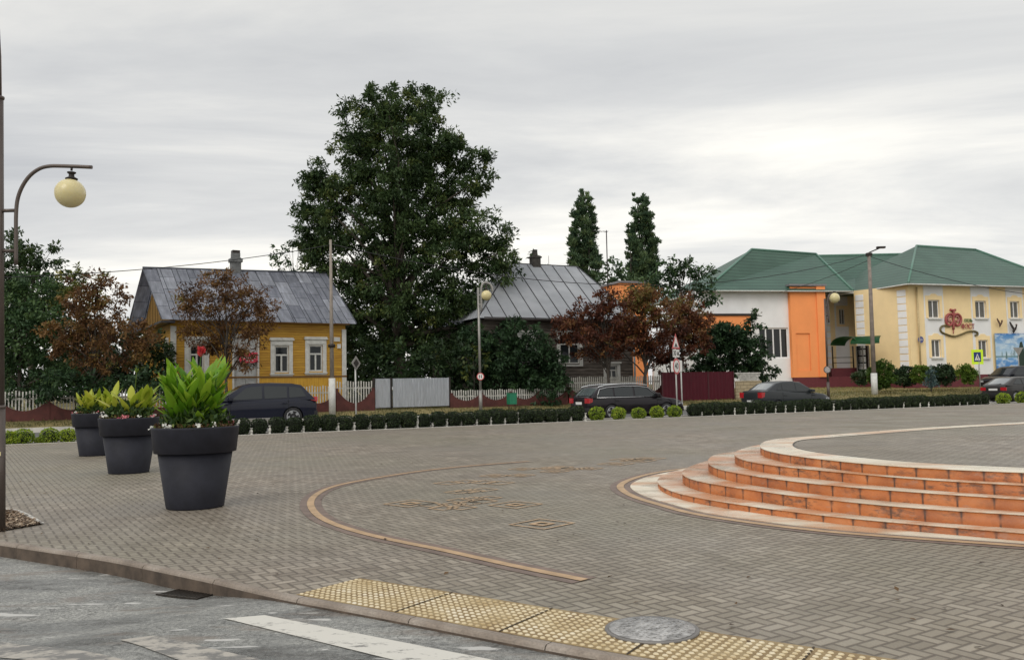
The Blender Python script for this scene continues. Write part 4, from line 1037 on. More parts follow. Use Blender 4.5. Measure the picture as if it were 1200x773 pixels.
    # windscreen (front) and rear window: from the first/last sloping segments
    def screen(seg, name, mat_, m0=.12, m1=.1, inset=.09):
        (xa, za), (xb, zb_) = seg; bm = bmesh.new(); d = Vector((xb-xa, 0, zb_-za)); nrm = Vector((-d.z, 0, d.x)).normalized()
        if nrm.z < 0: nrm = -nrm
        P = []
        for f_ in (m0, 1-m1):
            p = Vector((xa, 0, za))+d*f_+Vector((0, 0, 0)); w = cw(p.z)-inset
            P.append((p, w))
        cr = .02
        rows = []
        for p, w in P:
            rows.append([p+Vector((0, y*w, (.040 if p.z > zB+.15 else .03)*(1-abs(y)**2.2)))+nrm*.012 for y in (-1, -.75, -.4, 0, .4, .75, 1)])
        vv = [[bm.verts.new(q) for q in r] for r in rows]
        for k in range(6): bm.faces.new((vv[0][k], vv[0][k+1], vv[1][k+1], vv[1][k])).smooth = True
        return obj(name, bm, mat_, t, normals=False)
    screen((cabin[0], cabin[1]), 'rear_window', rear_glass or glass); screen((cabin[-1], cabin[-2]), 'windscreen', glass)
    # wheels
    wm = wheelmat or alloy
    for xw in (xf, xr):
        for s in (-1, 1):
            yc = s*(hw0-.115)
            bm = bmesh.new(); prof_ = [(wr*.66, -.10), (wr*.93, -.105), (wr, -.08), (wr, .08), (wr*.93, .105), (wr*.66, .10)]
            lathe(bm, prof_, 28); bmesh.ops.transform(bm, matrix=Matrix.Translation((xw, yc, wr))@Matrix.Rotation(-s*PI/2, 4, 'X'), verts=bm.verts); wh = obj('wheel', bm, rubber, t, smooth=False)
            bm = bmesh.new(); lathe(bm, [(wr*.70, .085), (wr*.70, .108), (wr*.64, .108), (wr*.62, .07)], 28, close=False); lathe(bm, [(.0, .10), (wr*.14, .10), (wr*.16, .07)], 12, close=False)
            for k in range(spokes):
                a = 2*PI*k/spokes; d = Vector((math.cos(a), math.sin(a), 0)); q = Vector((-d.y, d.x, 0)); w1, w2 = wr*.11, wr*.15
                prism(bm, [d*wr*.1+q*w1+Vector((0, 0, .075)), d*wr*.66+q*w2+Vector((0, 0, .085)), d*wr*.66-q*w2+Vector((0, 0, .085)), d*wr*.1-q*w1+Vector((0, 0, .075))], (0, 0, .02))
            bmesh.ops.transform(bm, matrix=Matrix.Translation((xw, yc, wr))@Matrix.Rotation(-s*PI/2, 4, 'X'), verts=bm.verts); obj('rim', bm, wm, wh)
    # arches lining
    bm = bmesh.new()
    for xw in (xf, xr):
        for s in (-1, 1): bmesh.ops.create_cone(bm, segments=30, radius1=wr*1.10, radius2=wr*1.10, depth=.02, cap_ends=True, matrix=Matrix.Translation((xw, s*(hw0-.262), wr))@Matrix.Rotation(PI/2, 4, 'X'))
    obj('wheel_arch_lining', bm, trimb, t)
    # bumpers, sills
    bc = bumpers or trimb
    bm = bmesh.new()
    bx(bm, -hl-.035, -hl+.12, -hw0*.86, hw0*.86, sill+.12, sill+.30, bev=.025); ob = obj('rear_bumper', bm, bc, t)
    bm = bmesh.new(); bx(bm, hl-.12, hl+.03, -hw0*.84, hw0*.84, sill+.06, sill+.25, bev=.025); obj('front_bumper', bm, bc, t)
    bm = bmesh.new()
    for s in (-1, 1): bx(bm, xr+wr*1.2, xf-wr*1.2, s*hw0*.985-.012, s*hw0*.985+.012, sill+.01, sill+.07)
    obj('sill_trim', bm, galv if rear_kind == 'suv' else bc, t)
    if tl:
        y0, y1, z0, z1, wrap = tl
        for s in (-1, 1):
            bm = bmesh.new(); xx = -hl
            prism(bm, [(xx-.008, s*y0, z0), (xx-.008, s*y1, z0), (xx-.008, s*y1, z1), (xx-.008, s*y0, z1)], (.05, 0, 0))
            yo = hw(-hl+.15)*1.0+.006
            prism(bm, [(xx-.004, s*y1*.985, z0), (xx+wrap, s*yo, z0+.05), (xx+wrap, s*yo, z1), (xx-.004, s*y1*.985, z1)], (0, -s*.03, 0))
            obj('tail_light', bm, tail, t)
    bm = bmesh.new(); bx(bm, -hl-.020, -hl-.006, -.26, .26, plate_z-.056, plate_z+.056); obj('number_plate', bm, platem, t)
    bm = bmesh.new(); bx(bm, hl+.03, hl+.038, -.26, .26, .42, .53); obj('number_plate', bm, platem, t)
    lz = lightz or lerpv(top, hl-.1)-.14
    for s in (-1, 1):
        bm = bmesh.new(); y1 = hw(hl-.05)*.97; prism(bm, [(hl-.02, s*.42, lz-.07), (hl-.02, s*y1*.96, lz-.07), (hl-.02, s*y1*.96, lz+.07), (hl-.02, s*.45, lz+.06)], (.03, 0, 0))
        yo = hw(hl-.3)+.004; prism(bm, [(hl-.0, s*y1*.97, lz-.06), (hl-.32, s*yo, lz+.0), (hl-.30, s*yo, lz+.075), (hl-.0, s*y1*.97, lz+.06)], (0, -s*.03, 0)); obj('headlight', bm, headl, t)
    bm = bmesh.new(); bx(bm, hl-.01, hl+.02, -.38, .38, lz-.09, lz+.05); obj('grille', bm, trimb, t)
    # mirrors, handles, gaps
    wsx = cabin[-1][0]; dz = zB
    for s in (-1, 1):
        bm = bmesh.new(); bx(bm, wsx-.42, wsx-.24, s*(hw0*.955)-.0 if s > 0 else -hw0*.955-.20, s*(hw0*.955)+.20 if s > 0 else -hw0*.955, zB+.01, zB+.15, bev=.03); obj('wing_mirror', bm, pmat, t)
    ww = [(min(p[0] for p in w), max(p[0] for p in w)) for w in wins]
    bm = bmesh.new()
    dx = sorted({round(w[0]-.035, 2) for w in ww[:2]}|{round(wsx-.32, 2)})
    gaps = [x for x in dx if xr+.05 < x < xf-.1]
    for s in (-1, 1):
        for x in gaps:
            vs2 = []
            for z in np.linspace(sill+.08, lerpv(top, x)-.05, 8):
                zt = lerpv(top, x); zb = sill; zm = zb+(zt-zb)*.52; w = hw(x)*(1.0 if z < zm+.1 else .995)+.0015; vs2.append((x, s*w, z))
            tube(bm, vs2, .007, 4)
    obj('door_gap', bm, seam, t)
    for s in (-1, 1):
        for x in gaps[:2]:
            bm = bmesh.new(); bx(bm, x+.06, x+.24, s*hw0-.01, s*hw0+.025, zB-.14, zB-.10, bev=.008); obj('door_handle', bm, pmat if not trimline else trimb, t)
    if rails:
        for s in (-1, 1):
            bm = bmesh.new(); rp_ = [(x, s*(cw(z)-.05), z+.06) for x, z in cabin if z > zT-.13]; rp_ = [(rp_[0][0]-.02, rp_[0][1], rp_[0][2]-.05)]+rp_+[(rp_[-1][0]+.03, rp_[-1][1], rp_[-1][2]-.05)]; tube(bm, rp_, .022, 8); obj('roof_rail', bm, chrome, t)
    if wipers:
        bm = bmesh.new(); a = Vector((cabin[0][0], 0, zB)); tube(bm, [(cabin[0][0]-.02, .0, zB+.03), (cabin[0][0]+.1, -.35, zB+.13)], .012, 5); obj('rear_wiper', bm, trimb, t)
    return t
def carpos(px, py, z=-.09): return G(px, py, z)
# dark estate, near lane, facing right/away
c = G(725.5, 493.5, -.09); ctr = c
make_car('dark estate car with silver roof rails and red tail lights behind the green ball shrubs', RV(uv_of(G(736, 490, -.09))[0], 3.05, -.09), RANG-.02, 4.83, 1.82, 1.45,
 [(-2.42, .93), (-2.3, .97), (-1.6, .985), (0, .955), (1.0, .93), (1.35, .90), (2.0, .82), (2.3, .73), (2.42, .60)],
 [(-2.28, .95), (-1.86, 1.34), (-1.5, 1.41), (-.7, 1.455), (.1, 1.45), (.55, 1.38), (1.28, .93)],
 [[(-2.0, 1.01), (-1.22, .99), (-1.22, 1.36), (-1.70, 1.31), (-1.86, 1.20)], [(-1.14, .99), (-.22, .98), (-.22, 1.385), (-1.14, 1.365)], [(-.13, .98), (.98, .965), (.50, 1.30), (.30, 1.365), (-.13, 1.385)]],
 2.78, .96, .325, paint('aubergine_paint', (.018, .013, .019)), rails=True, tl=(.50, .86, .72, .93, .22), plate_z=.72, trimline=True, bumpers=None, rear_glass=glassl, wipers=True)
# dark blue off-roader, far lane, facing left
make_car('dark blue tall off-roader passing before the yellow house', RV(uv_of(ONV(299, 490, 8.9))[0], 8.9, -.09), RANG+PI, 4.67, 1.87, 1.71,
 [(-2.33, .98), (-2.25, 1.06), (-1.5, 1.12), (0, 1.08), (.9, 1.05), (1.2, 1.03), (1.9, .98), (2.2, .88), (2.33, .74)],
 [(-2.24, 1.06), (-1.72, 1.60), (-1.35, 1.665), (-.5, 1.70), (.25, 1.68), (.62, 1.60), (1.42, 1.04)],
 [[(-1.88, 1.17), (-1.20, 1.13), (-1.20, 1.56), (-1.60, 1.53), (-1.72, 1.46)], [(-1.12, 1.13), (-.22, 1.11), (-.22, 1.60), (-1.12, 1.575)], [(-.13, 1.11), (1.05, 1.09), (.50, 1.52), (.30, 1.575), (-.13, 1.60)]],
 2.82, .86, .37, paint('midnight_blue_paint', (.016, .020, .042)), roof_w=.78, tl=(.62, .9, .96, 1.15, .25), plate_z=.85, rear_kind='suv', sill=.30).scale = (1.04, 1.04, 1.07)
# dark grey saloon
make_car('dark grey saloon car waiting beside the orange wall', RV(uv_of(ONV(921, 475, 3.3))[0], 3.3, -.09), RANG-.03, 4.26, 1.70, 1.50,
 [(-2.13, .92), (-2.05, 1.04), (-1.5, 1.06), (0, .96), (.9, .93), (1.2, .90), (1.75, .84), (2.0, .76), (2.13, .62)],
 [(-1.72, 1.03), (-1.12, 1.38), (-.75, 1.45), (-.2, 1.47), (.3, 1.43), (1.18, .93)],
 [[(-1.22, 1.08), (-.92, 1.06), (-.92, 1.36), (-1.02, 1.33)], [(-.86, 1.06), (-.12, 1.02), (-.12, 1.40), (-.86, 1.38)], [(-.03, 1.02), (.92, .98), (.30, 1.345), (-.03, 1.40)]],
 2.48, .82, .29, paint('slate_grey_paint', (.050, .058, .064)), roof_w=.78, tl=(.52, .80, .72, .98, .24), plate_z=.55, bumpers=MATS['slate_grey_paint'], rear_glass=glassl, spokes=7)
# dark hatchback at the right edge
c = G(1186, 477, -.09)
make_car('dark brown-grey three-door hatchback with a wide rear window at the right edge', RV(uv_of(ONV(1192, 465, 3.0))[0], 3.0, .02), RANG-.02, 4.0, 1.65, 1.36,
 [(-2.0, .84), (-1.95, .90), (-1.4, .93), (0, .89), (.9, .87), (1.7, .78), (1.93, .68), (2.0, .56)],
 [(-1.88, .90), (-1.05, 1.29), (-.7, 1.335), (0, 1.35), (.3, 1.31), (1.1, .88)],
 [[(-1.35, .97), (-.62, .95), (-.62, 1.26), (-.95, 1.24)], [(-.54, .95), (.80, .92), (.22, 1.24), (-.54, 1.27)]],
 2.46, .78, .28, paint('dull_brown_grey_paint', (.05, .046, .043)), roof_w=.74, tl=(.45, .78, .62, .80, .12), plate_z=.68, spokes=6, rear_glass=glassl, wipers=True)
# dark SUV parked farther, side on
Pp = AT(1188, 455, 63); Pp.z = AT(1188, 456, 63).z
make_car('dark blue off-roader parked side-on before the painted mural', Vector((Pp.x, Pp.y, .42)), RANG+PI-.12, 4.8, 1.9, 1.75,
 [(-2.4, .98), (-2.3, 1.06), (-1.5, 1.12), (0, 1.08), (.9, 1.05), (1.2, 1.03), (1.9, .98), (2.25, .88), (2.4, .74)],
 [(-2.3, 1.06), (-1.82, 1.62), (-1.35, 1.70), (-.5, 1.74), (.25, 1.72), (.62, 1.63), (1.42, 1.04)],
 [[(-1.88, 1.17), (-1.20, 1.13), (-1.20, 1.58), (-1.60, 1.55), (-1.72, 1.46)], [(-1.12, 1.13), (-.22, 1.11), (-.22, 1.62), (-1.12, 1.595)], [(-.13, 1.11), (1.05, 1.09), (.50, 1.53), (.30, 1.59), (-.13, 1.62)]],
 2.85, .9, .38, paint('dark_navy_paint', (.022, .025, .036)), roof_w=.80, tl=(.62, .9, .96, 1.15, .25), plate_z=.85, rear_kind='suv', sill=.32)
# ------------------------------------------------------------------ building helpers: a wall frame with local x along, z up, y depth (negative = towards the street)
class Face:
    def __init__(s, p0, ang):
        s.p0 = Vector((p0[0], p0[1], 0)); s.a = Vector((math.cos(ang), math.sin(ang), 0)); s.n = Vector((-s.a.y, s.a.x, 0)); s.M = Matrix(((s.a.x, s.n.x, 0, s.p0.x), (s.a.y, s.n.y, 0, s.p0.y), (0, 0, 1, 0), (0, 0, 0, 1)))
    def px(s, px, py, off=0):   # pixel -> (x along, z)
        d = ray(px, py); t = (s.p0+s.n*off-EYE).dot(s.n)/d.dot(s.n); p = EYE+d*t; return ((p-s.p0).dot(s.a), p.z)
def holed_wall(bm, x0, x1, z0, z1, holes, y0, y1, mi=0):
    """solid wall x0..x1, z0..z1, with rectangular openings (x0,x1,z0,z1)"""
    X = sorted({x0, x1}|{h for q in holes for h in q[:2]}); Z = sorted({z0, z1}|{h for q in holes for h in q[2:]})
    inside = lambda x, z: any(q[0] < x < q[1] and q[2] < z < q[3] for q in holes)
    G_ = {}
    def v(x, y, z):
        k = (round(x, 4), round(y, 4), round(z, 4))
        if k not in G_: G_[k] = bm.verts.new((x, y, z))
        return G_[k]
    def solid(i, j): return 0 <= i < len(X)-1 and 0 <= j < len(Z)-1 and not inside((X[i]+X[i+1])/2, (Z[j]+Z[j+1])/2)
    for i in range(len(X)-1):
        for j in range(len(Z)-1):
            if not solid(i, j): continue
            a, b_, c, d = X[i], X[i+1], Z[j], Z[j+1]
            bm.faces.new((v(a, y0, c), v(b_, y0, c), v(b_, y0, d), v(a, y0, d))).material_index = mi
            bm.faces.new((v(a, y1, c), v(a, y1, d), v(b_, y1, d), v(b_, y1, c))).material_index = mi
            for (di, dj, q) in ((-1, 0, (a, c, a, d)), (1, 0, (b_, c, b_, d)), (0, -1, (a, c, b_, c)), (0, 1, (a, d, b_, d))):
                if not solid(i+di, j+dj):
                    bm.faces.new((v(q[0], y0, q[1]), v(q[2], y0, q[3]), v(q[2], y1, q[3]), v(q[0], y1, q[1]))).material_index = mi
def add_local(bm, Mx): bmesh.ops.transform(bm, matrix=Mx, verts=bm.verts)
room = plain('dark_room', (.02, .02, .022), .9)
wglass, nt, b = nm('window_glass'); b.inputs['Base Color'].default_value = (.015, .018, .02, 1); b.inputs['Roughness'].default_value = .08; b.inputs['Specular IOR Level'].default_value = .35
curt = plain('net_curtain', (.13, .13, .12), .9, var=.35, scale=7, stretch=(5, 5, .4))
def window(parent, Mx, x0, x1, z0, z1, frame_mat, style='two', fw=.06, depth=.12, curtain=True, sill_=None, y=0.0):
    """window set in an opening; y is the wall face, frame sits depth behind it"""
    bm = bmesh.new(); yy = y+depth
    bx(bm, x0, x0+fw, yy-.04, yy+.04, z0, z1); bx(bm, x1-fw, x1, yy-.04, yy+.04, z0, z1); bx(bm, x0+fw, x1-fw, yy-.04, yy+.04, z0, z0+fw); bx(bm, x0+fw, x1-fw, yy-.04, yy+.04, z1-fw, z1)
    xm = (x0+x1)/2
    if style == 'two': bx(bm, xm-fw*.6, xm+fw*.6, yy-.038, yy+.038, z0+fw, z1-fw)
    if style == 'T':
        zt = z0+(z1-z0)*.66; bx(bm, x0+fw, x1-fw, yy-.036, yy+.036, zt-fw*.5, zt+fw*.5); bx(bm, xm-fw*.5, xm+fw*.5, yy-.034, yy+.034, z0+fw, zt-fw*.5)
    if style.startswith('n'):
        n = int(style[1:])
        for k in range(1, n): xk = x0+(x1-x0)*k/n; bx(bm, xk-fw*.5, xk+fw*.5, yy-.036, yy+.036, z0+fw, z1-fw)
    add_local(bm, Mx); w = obj('window', bm, frame_mat, parent)
    bm = bmesh.new(); bx(bm, x0+.01, x1-.01, yy+.0, yy+.012, z0+.01, z1-.01); add_local(bm, Mx); g_ = obj('pane', bm, wglass, w)
    if curtain:
        bm = bmesh.new(); K = 14
        for (a, c) in ((x0+fw*1.2, xm-(x1-x0)*.08), (xm+(x1-x0)*.08, x1-fw*1.2)):
            for k in range(K):
                t0_, t1_ = k/K, (k+1)/K; xa, xb = a+(c-a)*t0_, a+(c-a)*t1_; ya = yy-.006-.004*(k % 2); yb = yy-.006-.004*((k+1) % 2)
                bm.faces.new([bm.verts.new(q) for q in ((xa, ya, z0+fw*1.1), (xb, yb, z0+fw*1.1), (xb, yb, z1-fw*1.1), (xa, ya, z1-fw*1.1))])
        add_local(bm, Mx); obj('curtain', bm, curt, w, normals=False)
    return w

whitef = plain('white_window_frame', (.80, .80, .80), .45, var=.04)
# ------------------------------------------------------------------ yellow wooden house
m, nt, b = nm('yellow_boards'); g = coords(nt, geo=True); s = N(nt, 'ShaderNodeSeparateXYZ'); L(nt, g, s.inputs[0])
fr = mth(nt, 'FRACT', mth(nt, 'DIVIDE', s.outputs[2], .135)); gap = ramp(nt, fr, [(0, (1, 1, 1)), (.10, (.0, .0, .0)), (.93, (0, 0, 0)), (1, (.6, .6, .6))])
bid = N(nt, 'ShaderNodeTexWhiteNoise', noise_dimensions='1D'); L(nt, mth(nt, 'FLOOR', mth(nt, 'DIVIDE', s.outputs[2], .135)), bid.inputs['W'])
c = ramp(nt, noi(nt, coords(nt, geo=True, scale=(.6, .6, 5)), 2.2, 5), [(.3, (.40, .195, .016)), (.7, (.58, .33, .032))]); c = mixc(nt, .5, c, ramp(nt, bid.outputs['Value'], [(0, (.78, .78, .78)), (1, (1.1, 1.1, 1.1))]), 'MULTIPLY')
L(nt, mixc(nt, mth(nt, 'MULTIPLY', gap, .75), c, (.10, .05, .008)), b.inputs['Base Color']); b.inputs['Roughness'].default_value = .6; bump(nt, b, ramp(nt, fr, [(0, (0, 0, 0)), (.15, (1, 1, 1))]), .02, .6)
ybo = MATS['yellow_boards']
m, nt, b = nm('yellow_vertical_boards'); g = coords(nt, geo=True, rot=(0, 0, -RANG)); s = N(nt, 'ShaderNodeSeparateXYZ'); L(nt, g, s.inputs[0])
fr = mth(nt, 'FRACT', mth(nt, 'DIVIDE', s.outputs[0], .12)); c = ramp(nt, noi(nt, coords(nt, geo=True, scale=(4, 4, .6)), 2.2, 5), [(.3, (.50, .25, .018)), (.7, (.66, .38, .035))])
L(nt, mixc(nt, ramp(nt, fr, [(0, (.7, .7, .7)), (.1, (0, 0, 0))]), c, (.12, .06, .01)), b.inputs['Base Color']); b.inputs['Roughness'].default_value = .6
yvb = MATS['yellow_vertical_boards']
whitep = plain('white_painted_wood', (.56, .56, .53), .6, var=.15, scale=6)
m, nt, b = nm('old_tin_roof'); tc = N(nt, 'ShaderNodeUVMap').outputs[0]; g = coords(nt, geo=True)
br = N(nt, 'ShaderNodeTexBrick'); L(nt, tc, br.inputs['Vector']); br.offset = .37; br.offset_frequency = 2; br.inputs['Scale'].default_value = 1; br.inputs['Mortar Size'].default_value = .018; br.inputs['Brick Width'].default_value = 1.35; br.inputs['Row Height'].default_value = .74
br.inputs['Color1'].default_value = (.46, .48, .53, 1); br.inputs['Color2'].default_value = (.25, .265, .31, 1); br.inputs['Mortar'].default_value = (.035, .038, .05, 1)
st_ = noi(nt, coords(nt, 'UV', (.6, 3, 1)), 1.6, 6, .65)
c = mixc(nt, .9, br.outputs['Color'], ramp(nt, st_, [(.28, (.62, .62, .66)), (.5, (1, 1, 1)), (.7, (1.5, 1.48, 1.5))]), 'MULTIPLY')
c = mixc(nt, ramp(nt, noi(nt, coords(nt, 'UV', (1, 4, 1)), 3.1, 5, .7), [(.63, (0, 0, 0)), (.69, (.8, .8, .8))]), c, (.06, .062, .075))
L(nt, c, b.inputs['Base Color']); b.inputs['Roughness'].default_value = .42; b.inputs['Metallic'].default_value = .0; bump(nt, b, st_, .02, .4)
tin = MATS['old_tin_roof']
VH = 16.4
HANG = math.radians(32)
_c = AT(405, 430, 46.0); HF = Face((_c.x, _c.y), HANG)
xl = HF.px(200, 430)[0]; xr_ = HF.px(405, 430)[0]
z_e = (HF.px(250, 378)[1]+HF.px(400, 379.5)[1])/2; zg = .75
HX = thing('wooden_house', 'yellow board house with white-framed windows and a patched grey tin roof', 'house', HF.M@Vector(((xl+xr_)/2, 0, zg)), 0)
FA_ = HF
HI = HF.M.copy()
def hp(bm, name, mat, parent=None, **k):
    # parts are modelled in world space; move to the thing's local space
    add_local(bm, Matrix.Translation(-HX.location)@HF.M); return obj(name, bm, mat, parent or HX, **k)
HM = Matrix.Translation(-HX.location)@HF.M
WZ = HF.px(330, 396)[1], HF.px(330, 440)[1]
wn = [(317, 343, 396, 440.5), (357.5, 382.5, 395, 439)]
holes = []; frames = []
for (a, b2, c1, c2) in wn:
    x0, zt_ = HF.px(a, c1); x1, zb_ = HF.px(b2, c2); frames.append((x0, x1, zb_, zt_)); W_ = x1-x0; H_ = zt_-zb_
    holes.append((x0+W_*.17, x1-W_*.17, zb_+H_*.09, zt_-H_*.20))
xx0, zt_ = HF.px(245, 396); xx1, zb_ = HF.px(219, 440); ww_ = frames[0][1]-frames[0][0]
frames.append((xx0-ww_, xx0, frames[0][2], frames[0][3])); f0 = frames[-1]; holes.append((f0[0]+ww_*.2, f0[1]-ww_*.2, f0[2]+(f0[3]-f0[2])*.10, f0[3]-(f0[3]-f0[2])*.20))
dx0 = HF.px(272, 460)[0]; dx1 = HF.px(303.5, 460)[0]; dzt = HF.px(290, 393)[1]
dh = (dx0+.09, dx1-.09, zg, dzt-.08)
zband = frames[0][2]-.02
bm = bmesh.new(); holed_wall(bm, xl, xr_, zband, z_e, [h for h in holes]+[(dh[0], dh[1], zband, dh[3])], 0, .18); hp(bm, 'front_wall', ybo)
bm = bmesh.new(); holed_wall(bm, xl, xr_, zg-.3, zband-.004, [(dh[0], dh[1], zg-.3, zband-.004)], -.03, .18); hp(bm, 'front_skirting', yvb)
DEP = 8.2
bm = bmesh.new(); bx(bm, xl, xl+.18, .185, DEP, zg-.3, z_e); wl = hp(bm, 'side_wall', ybo)
bm = bmesh.new(); bx(bm, xr_-.18, xr_, .185, DEP, zg-.3, z_e); hp(bm, 'side_wall', ybo)
bm = bmesh.new(); bx(bm, xl, xr_, DEP, DEP+.18, zg-.3, z_e); hp(bm, 'rear_wall', ybo)
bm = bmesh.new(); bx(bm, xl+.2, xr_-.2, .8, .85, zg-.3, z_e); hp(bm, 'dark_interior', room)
# side window seen at the far left
sideF = Matrix.Translation(-HX.location)@HF.M@Matrix.Translation((xl, 0, 0))@Matrix.Rotation(-PI/2, 4, 'Z')
bm = bmesh.new(); y0 = -3.0
for q in ((-1.5, -1.32), (-.68, -.5)): bx(bm, q[0], q[1], -.07, -.002, frames[0][2], frames[0][3]-.25)
bx(bm, -1.5, -.5, -.075, -.003, frames[0][3]-.25, frames[0][3]); bx(bm, -1.3, -.7, -.075, -.003, frames[0][2], frames[0][2]+.14); add_local(bm, sideF); fr_ = obj('window_casing', bm, whitep, HX)
bm = bmesh.new(); bx(bm, -1.3, -.7, -.04, -.004, frames[0][2]+.15, frames[0][3]-.26); add_local(bm, sideF); obj('pane', bm, wglass, fr_)
for (x0, x1, z0, z1), h in zip(frames, holes):
    w = window(HX, HM, h[0], h[1], h[2], h[3], whitep, 'T', fw=.085, depth=.08, curtain=False)
    bm = bmesh.new()
    bx(bm, x0, h[0], -.035, -.002, z0+.1, h[3]); bx(bm, h[1], x1, -.035, -.002, z0+.1, h[3]); bx(bm, x0, x1, -.035, -.002, z0, z0+.1-.002); bx(bm, x0, x1, -.035, -.002, h[3]+.002, z1-.12)
    bx(bm, x0-.07, x1+.07, -.11, -.002, z1-.118, z1-.03, bev=.01); bx(bm, x0-.03, x1+.03, -.07, -.002, z1-.029, z1+.03); bx(bm, x0-.05, x1+.05, -.08, -.037, h[2]-.1, h[2]-.05)
    bx(bm, x0+.05, x1-.05, -.055, -.037, h[3]+.05, z1-.20)
    hp(bm, 'window_casing', whitep)
# double door
bm = bmesh.new(); xm = (dh[0]+dh[1])/2
bx(bm, dh[0], xm-.008, .05, .10, dh[2], dh[3]); bx(bm, xm+.008, dh[1], .05, .10, dh[2], dh[3])
for s0, s1 in ((dh[0], xm), (xm, dh[1])):
    for z0, z1 in ((dh[2]+.2, dh[2]+.95), (dh[2]+1.05, dh[2]+1.75)):
        for a, b2, c_, d_ in ((s0+.1, s1-.1, z0, z0+.04), (s0+.1, s1-.1, z1-.04, z1), (s0+.1, s0+.14, z0+.042, z1-.042), (s1-.14, s1-.1, z0+.042, z1-.042)): bx(bm, a, b2, .035, .049, c_, d_)
dr = hp(bm, 'door', plain('pale_door_paint', (.42, .43, .43), .6, var=.12))
bm = bmesh.new(); bx(bm, dx0, dh[0]-.002, -.05, .05, dh[2], dh[3]); bx(bm, dh[1]+.002, dx1, -.05, .05, dh[2], dh[3]); bx(bm, dx0, dx1, -.05, .05, dh[3]+.002, dzt+.08); hp(bm, 'door_frame', whitep, dr)
bm = bmesh.new(); tube(bm, [(xm+.06, .03, dh[2]+1.0), (xm+.06, -.02, dh[2]+1.0), (xm+.2, -.02, dh[2]+1.0)], .015, 6); hp(bm, 'door_handle', darkm, dr)
x0, z1 = HF.px(280, 413); x1, z0 = HF.px(301, 425); bm = bmesh.new(); bx(bm, x0, x1, -.09, -.06, z0, z1)
sgr = plain('red_shop_sign', (.62, .03, .07), .4); t_ = thing('wall_sign', 'small red board hung over the pale double door of the yellow house', 'sign', HF.M@Vector(((x0+x1)/2, -.1, z0)), RANG)
bm.free(); bm = bmesh.new(); w = (x1-x0)/2; h = z1-z0; bx(bm, -w, w, -.02, .02, 0, h); sb = obj('sign_board', bm, sgr, t_)
bm = bmesh.new(); R = random.Random(4)
for k in range(7):
    xa = -w*.8+k*w*.24; bx(bm, xa, xa+w*.16, -.025, -.021, h*.40, h*.40+h*R.uniform(.12, .28))
for k in range(4): bx(bm, -w*.55+k*w*.3, -w*.4+k*w*.3, -.025, -.021, h*.16, h*.27)
obj('sign_marks', bm, whitep, sb)
# corner boards, eave board
bm = bmesh.new()
xc0 = HF.px(400.5, 420)[0]; bx(bm, xc0, xr_+.03, -.05, -.032, zg-.1, z_e-.25); hp(bm, 'corner_board', whitep)
bm = bmesh.new(); bx(bm, xl-.03, xl+.24, -.05, -.032, zg-.1, z_e-.25); hp(bm, 'corner_board', whitep)
bm = bmesh.new(); bx(bm, xl-.04, xr_+.04, -.06, -.031, zband-.06, zband+.03); hp(bm, 'belt_board', plain('dark_belt', (.16, .08, .02), .7))
bm = bmesh.new(); bx(bm, xl-.1, xr_+.1, -.45, -.05, z_e-.02, z_e+.08); hp(bm, 'eave_board', plain('ochre_eave', (.30, .15, .03), .6))
# roof: gable with ridge parallel to the street
ridgeY = DEP/2+.1; zr_ = None
_q = HF.M@Vector((0, ridgeY, 0)); ex = Face((_q.x, _q.y), HANG); zr_ = (ex.px(170, 317.5)[1]+ex.px(380, 317)[1])/2
oh = .55; xa, xb = HF.px(189, 379, -oh)[0], HF.px(418, 380, -oh)[0]
xra, xrb = ex.px(167, 317)[0], ex.px(382, 317)[0]
print('house', xl, xr_, z_e, zr_, xa, xb, xra, xrb)
xra = max(xra, xa-1.2)
bm = bmesh.new(); uvl = bm.loops.layers.uv.new('UVMap')
ze0 = z_e+.02; sl = (zr_-ze0)/(ridgeY+oh)
def rf(pts):
    f = bm.faces.new([bm.verts.new(p) for p in pts])
    for lp in f.loops: c_ = lp.vert.co; lp[uvl].uv = (-(c_.z-ze0)*math.sqrt(1+1/sl**2), c_.x)
    return f
sag = (ex.px(382, 317)[1]-ex.px(170, 317.5)[1])*.22
A0, A1, Rd0, Rd1 = (xa, -oh, ze0), (xb, -oh, ze0), (xra, ridgeY, zr_-sag), (xrb, ridgeY, zr_+sag)
B0, B1_ = (2*xra-xa, 2*ridgeY+oh, ze0), (2*xrb-xb, 2*ridgeY+oh, ze0)
rf([A0, A1, Rd1, Rd0]); rf([B0, Rd0, Rd1, B1_])
up = [(p[0], p[1], p[2]) for p in (A0, A1, Rd1, Rd0)]
bmesh.ops.solidify(bm, geom=bm.faces[:], thickness=.05)
roofo = hp(bm, 'roof', tin, normals=False)
# standing seams
bm = bmesh.new()
for k in range(0, 13):
    x = xa+.02+k*(xb-xa-.04)/12; xt = min(x, xrb-.02) if x <= xrb else None
    x2_ = xra+(xrb-xra)*k/12; tube(bm, [(x, -oh, ze0+.02), (x2_, ridgeY, zr_+.02+sag*(2*k/12-1))], .018, 4)
tube(bm, [(xra, ridgeY, zr_+.03-sag), (xrb, ridgeY, zr_+.03+sag)], .05, 6); tube(bm, [(xb, -oh, ze0+.03), (xrb, ridgeY, zr_+.03+sag)], .03, 5)
hp(bm, 'roof_seams', plain('roof_seam', (.09, .10, .12), .5, .4), roofo)
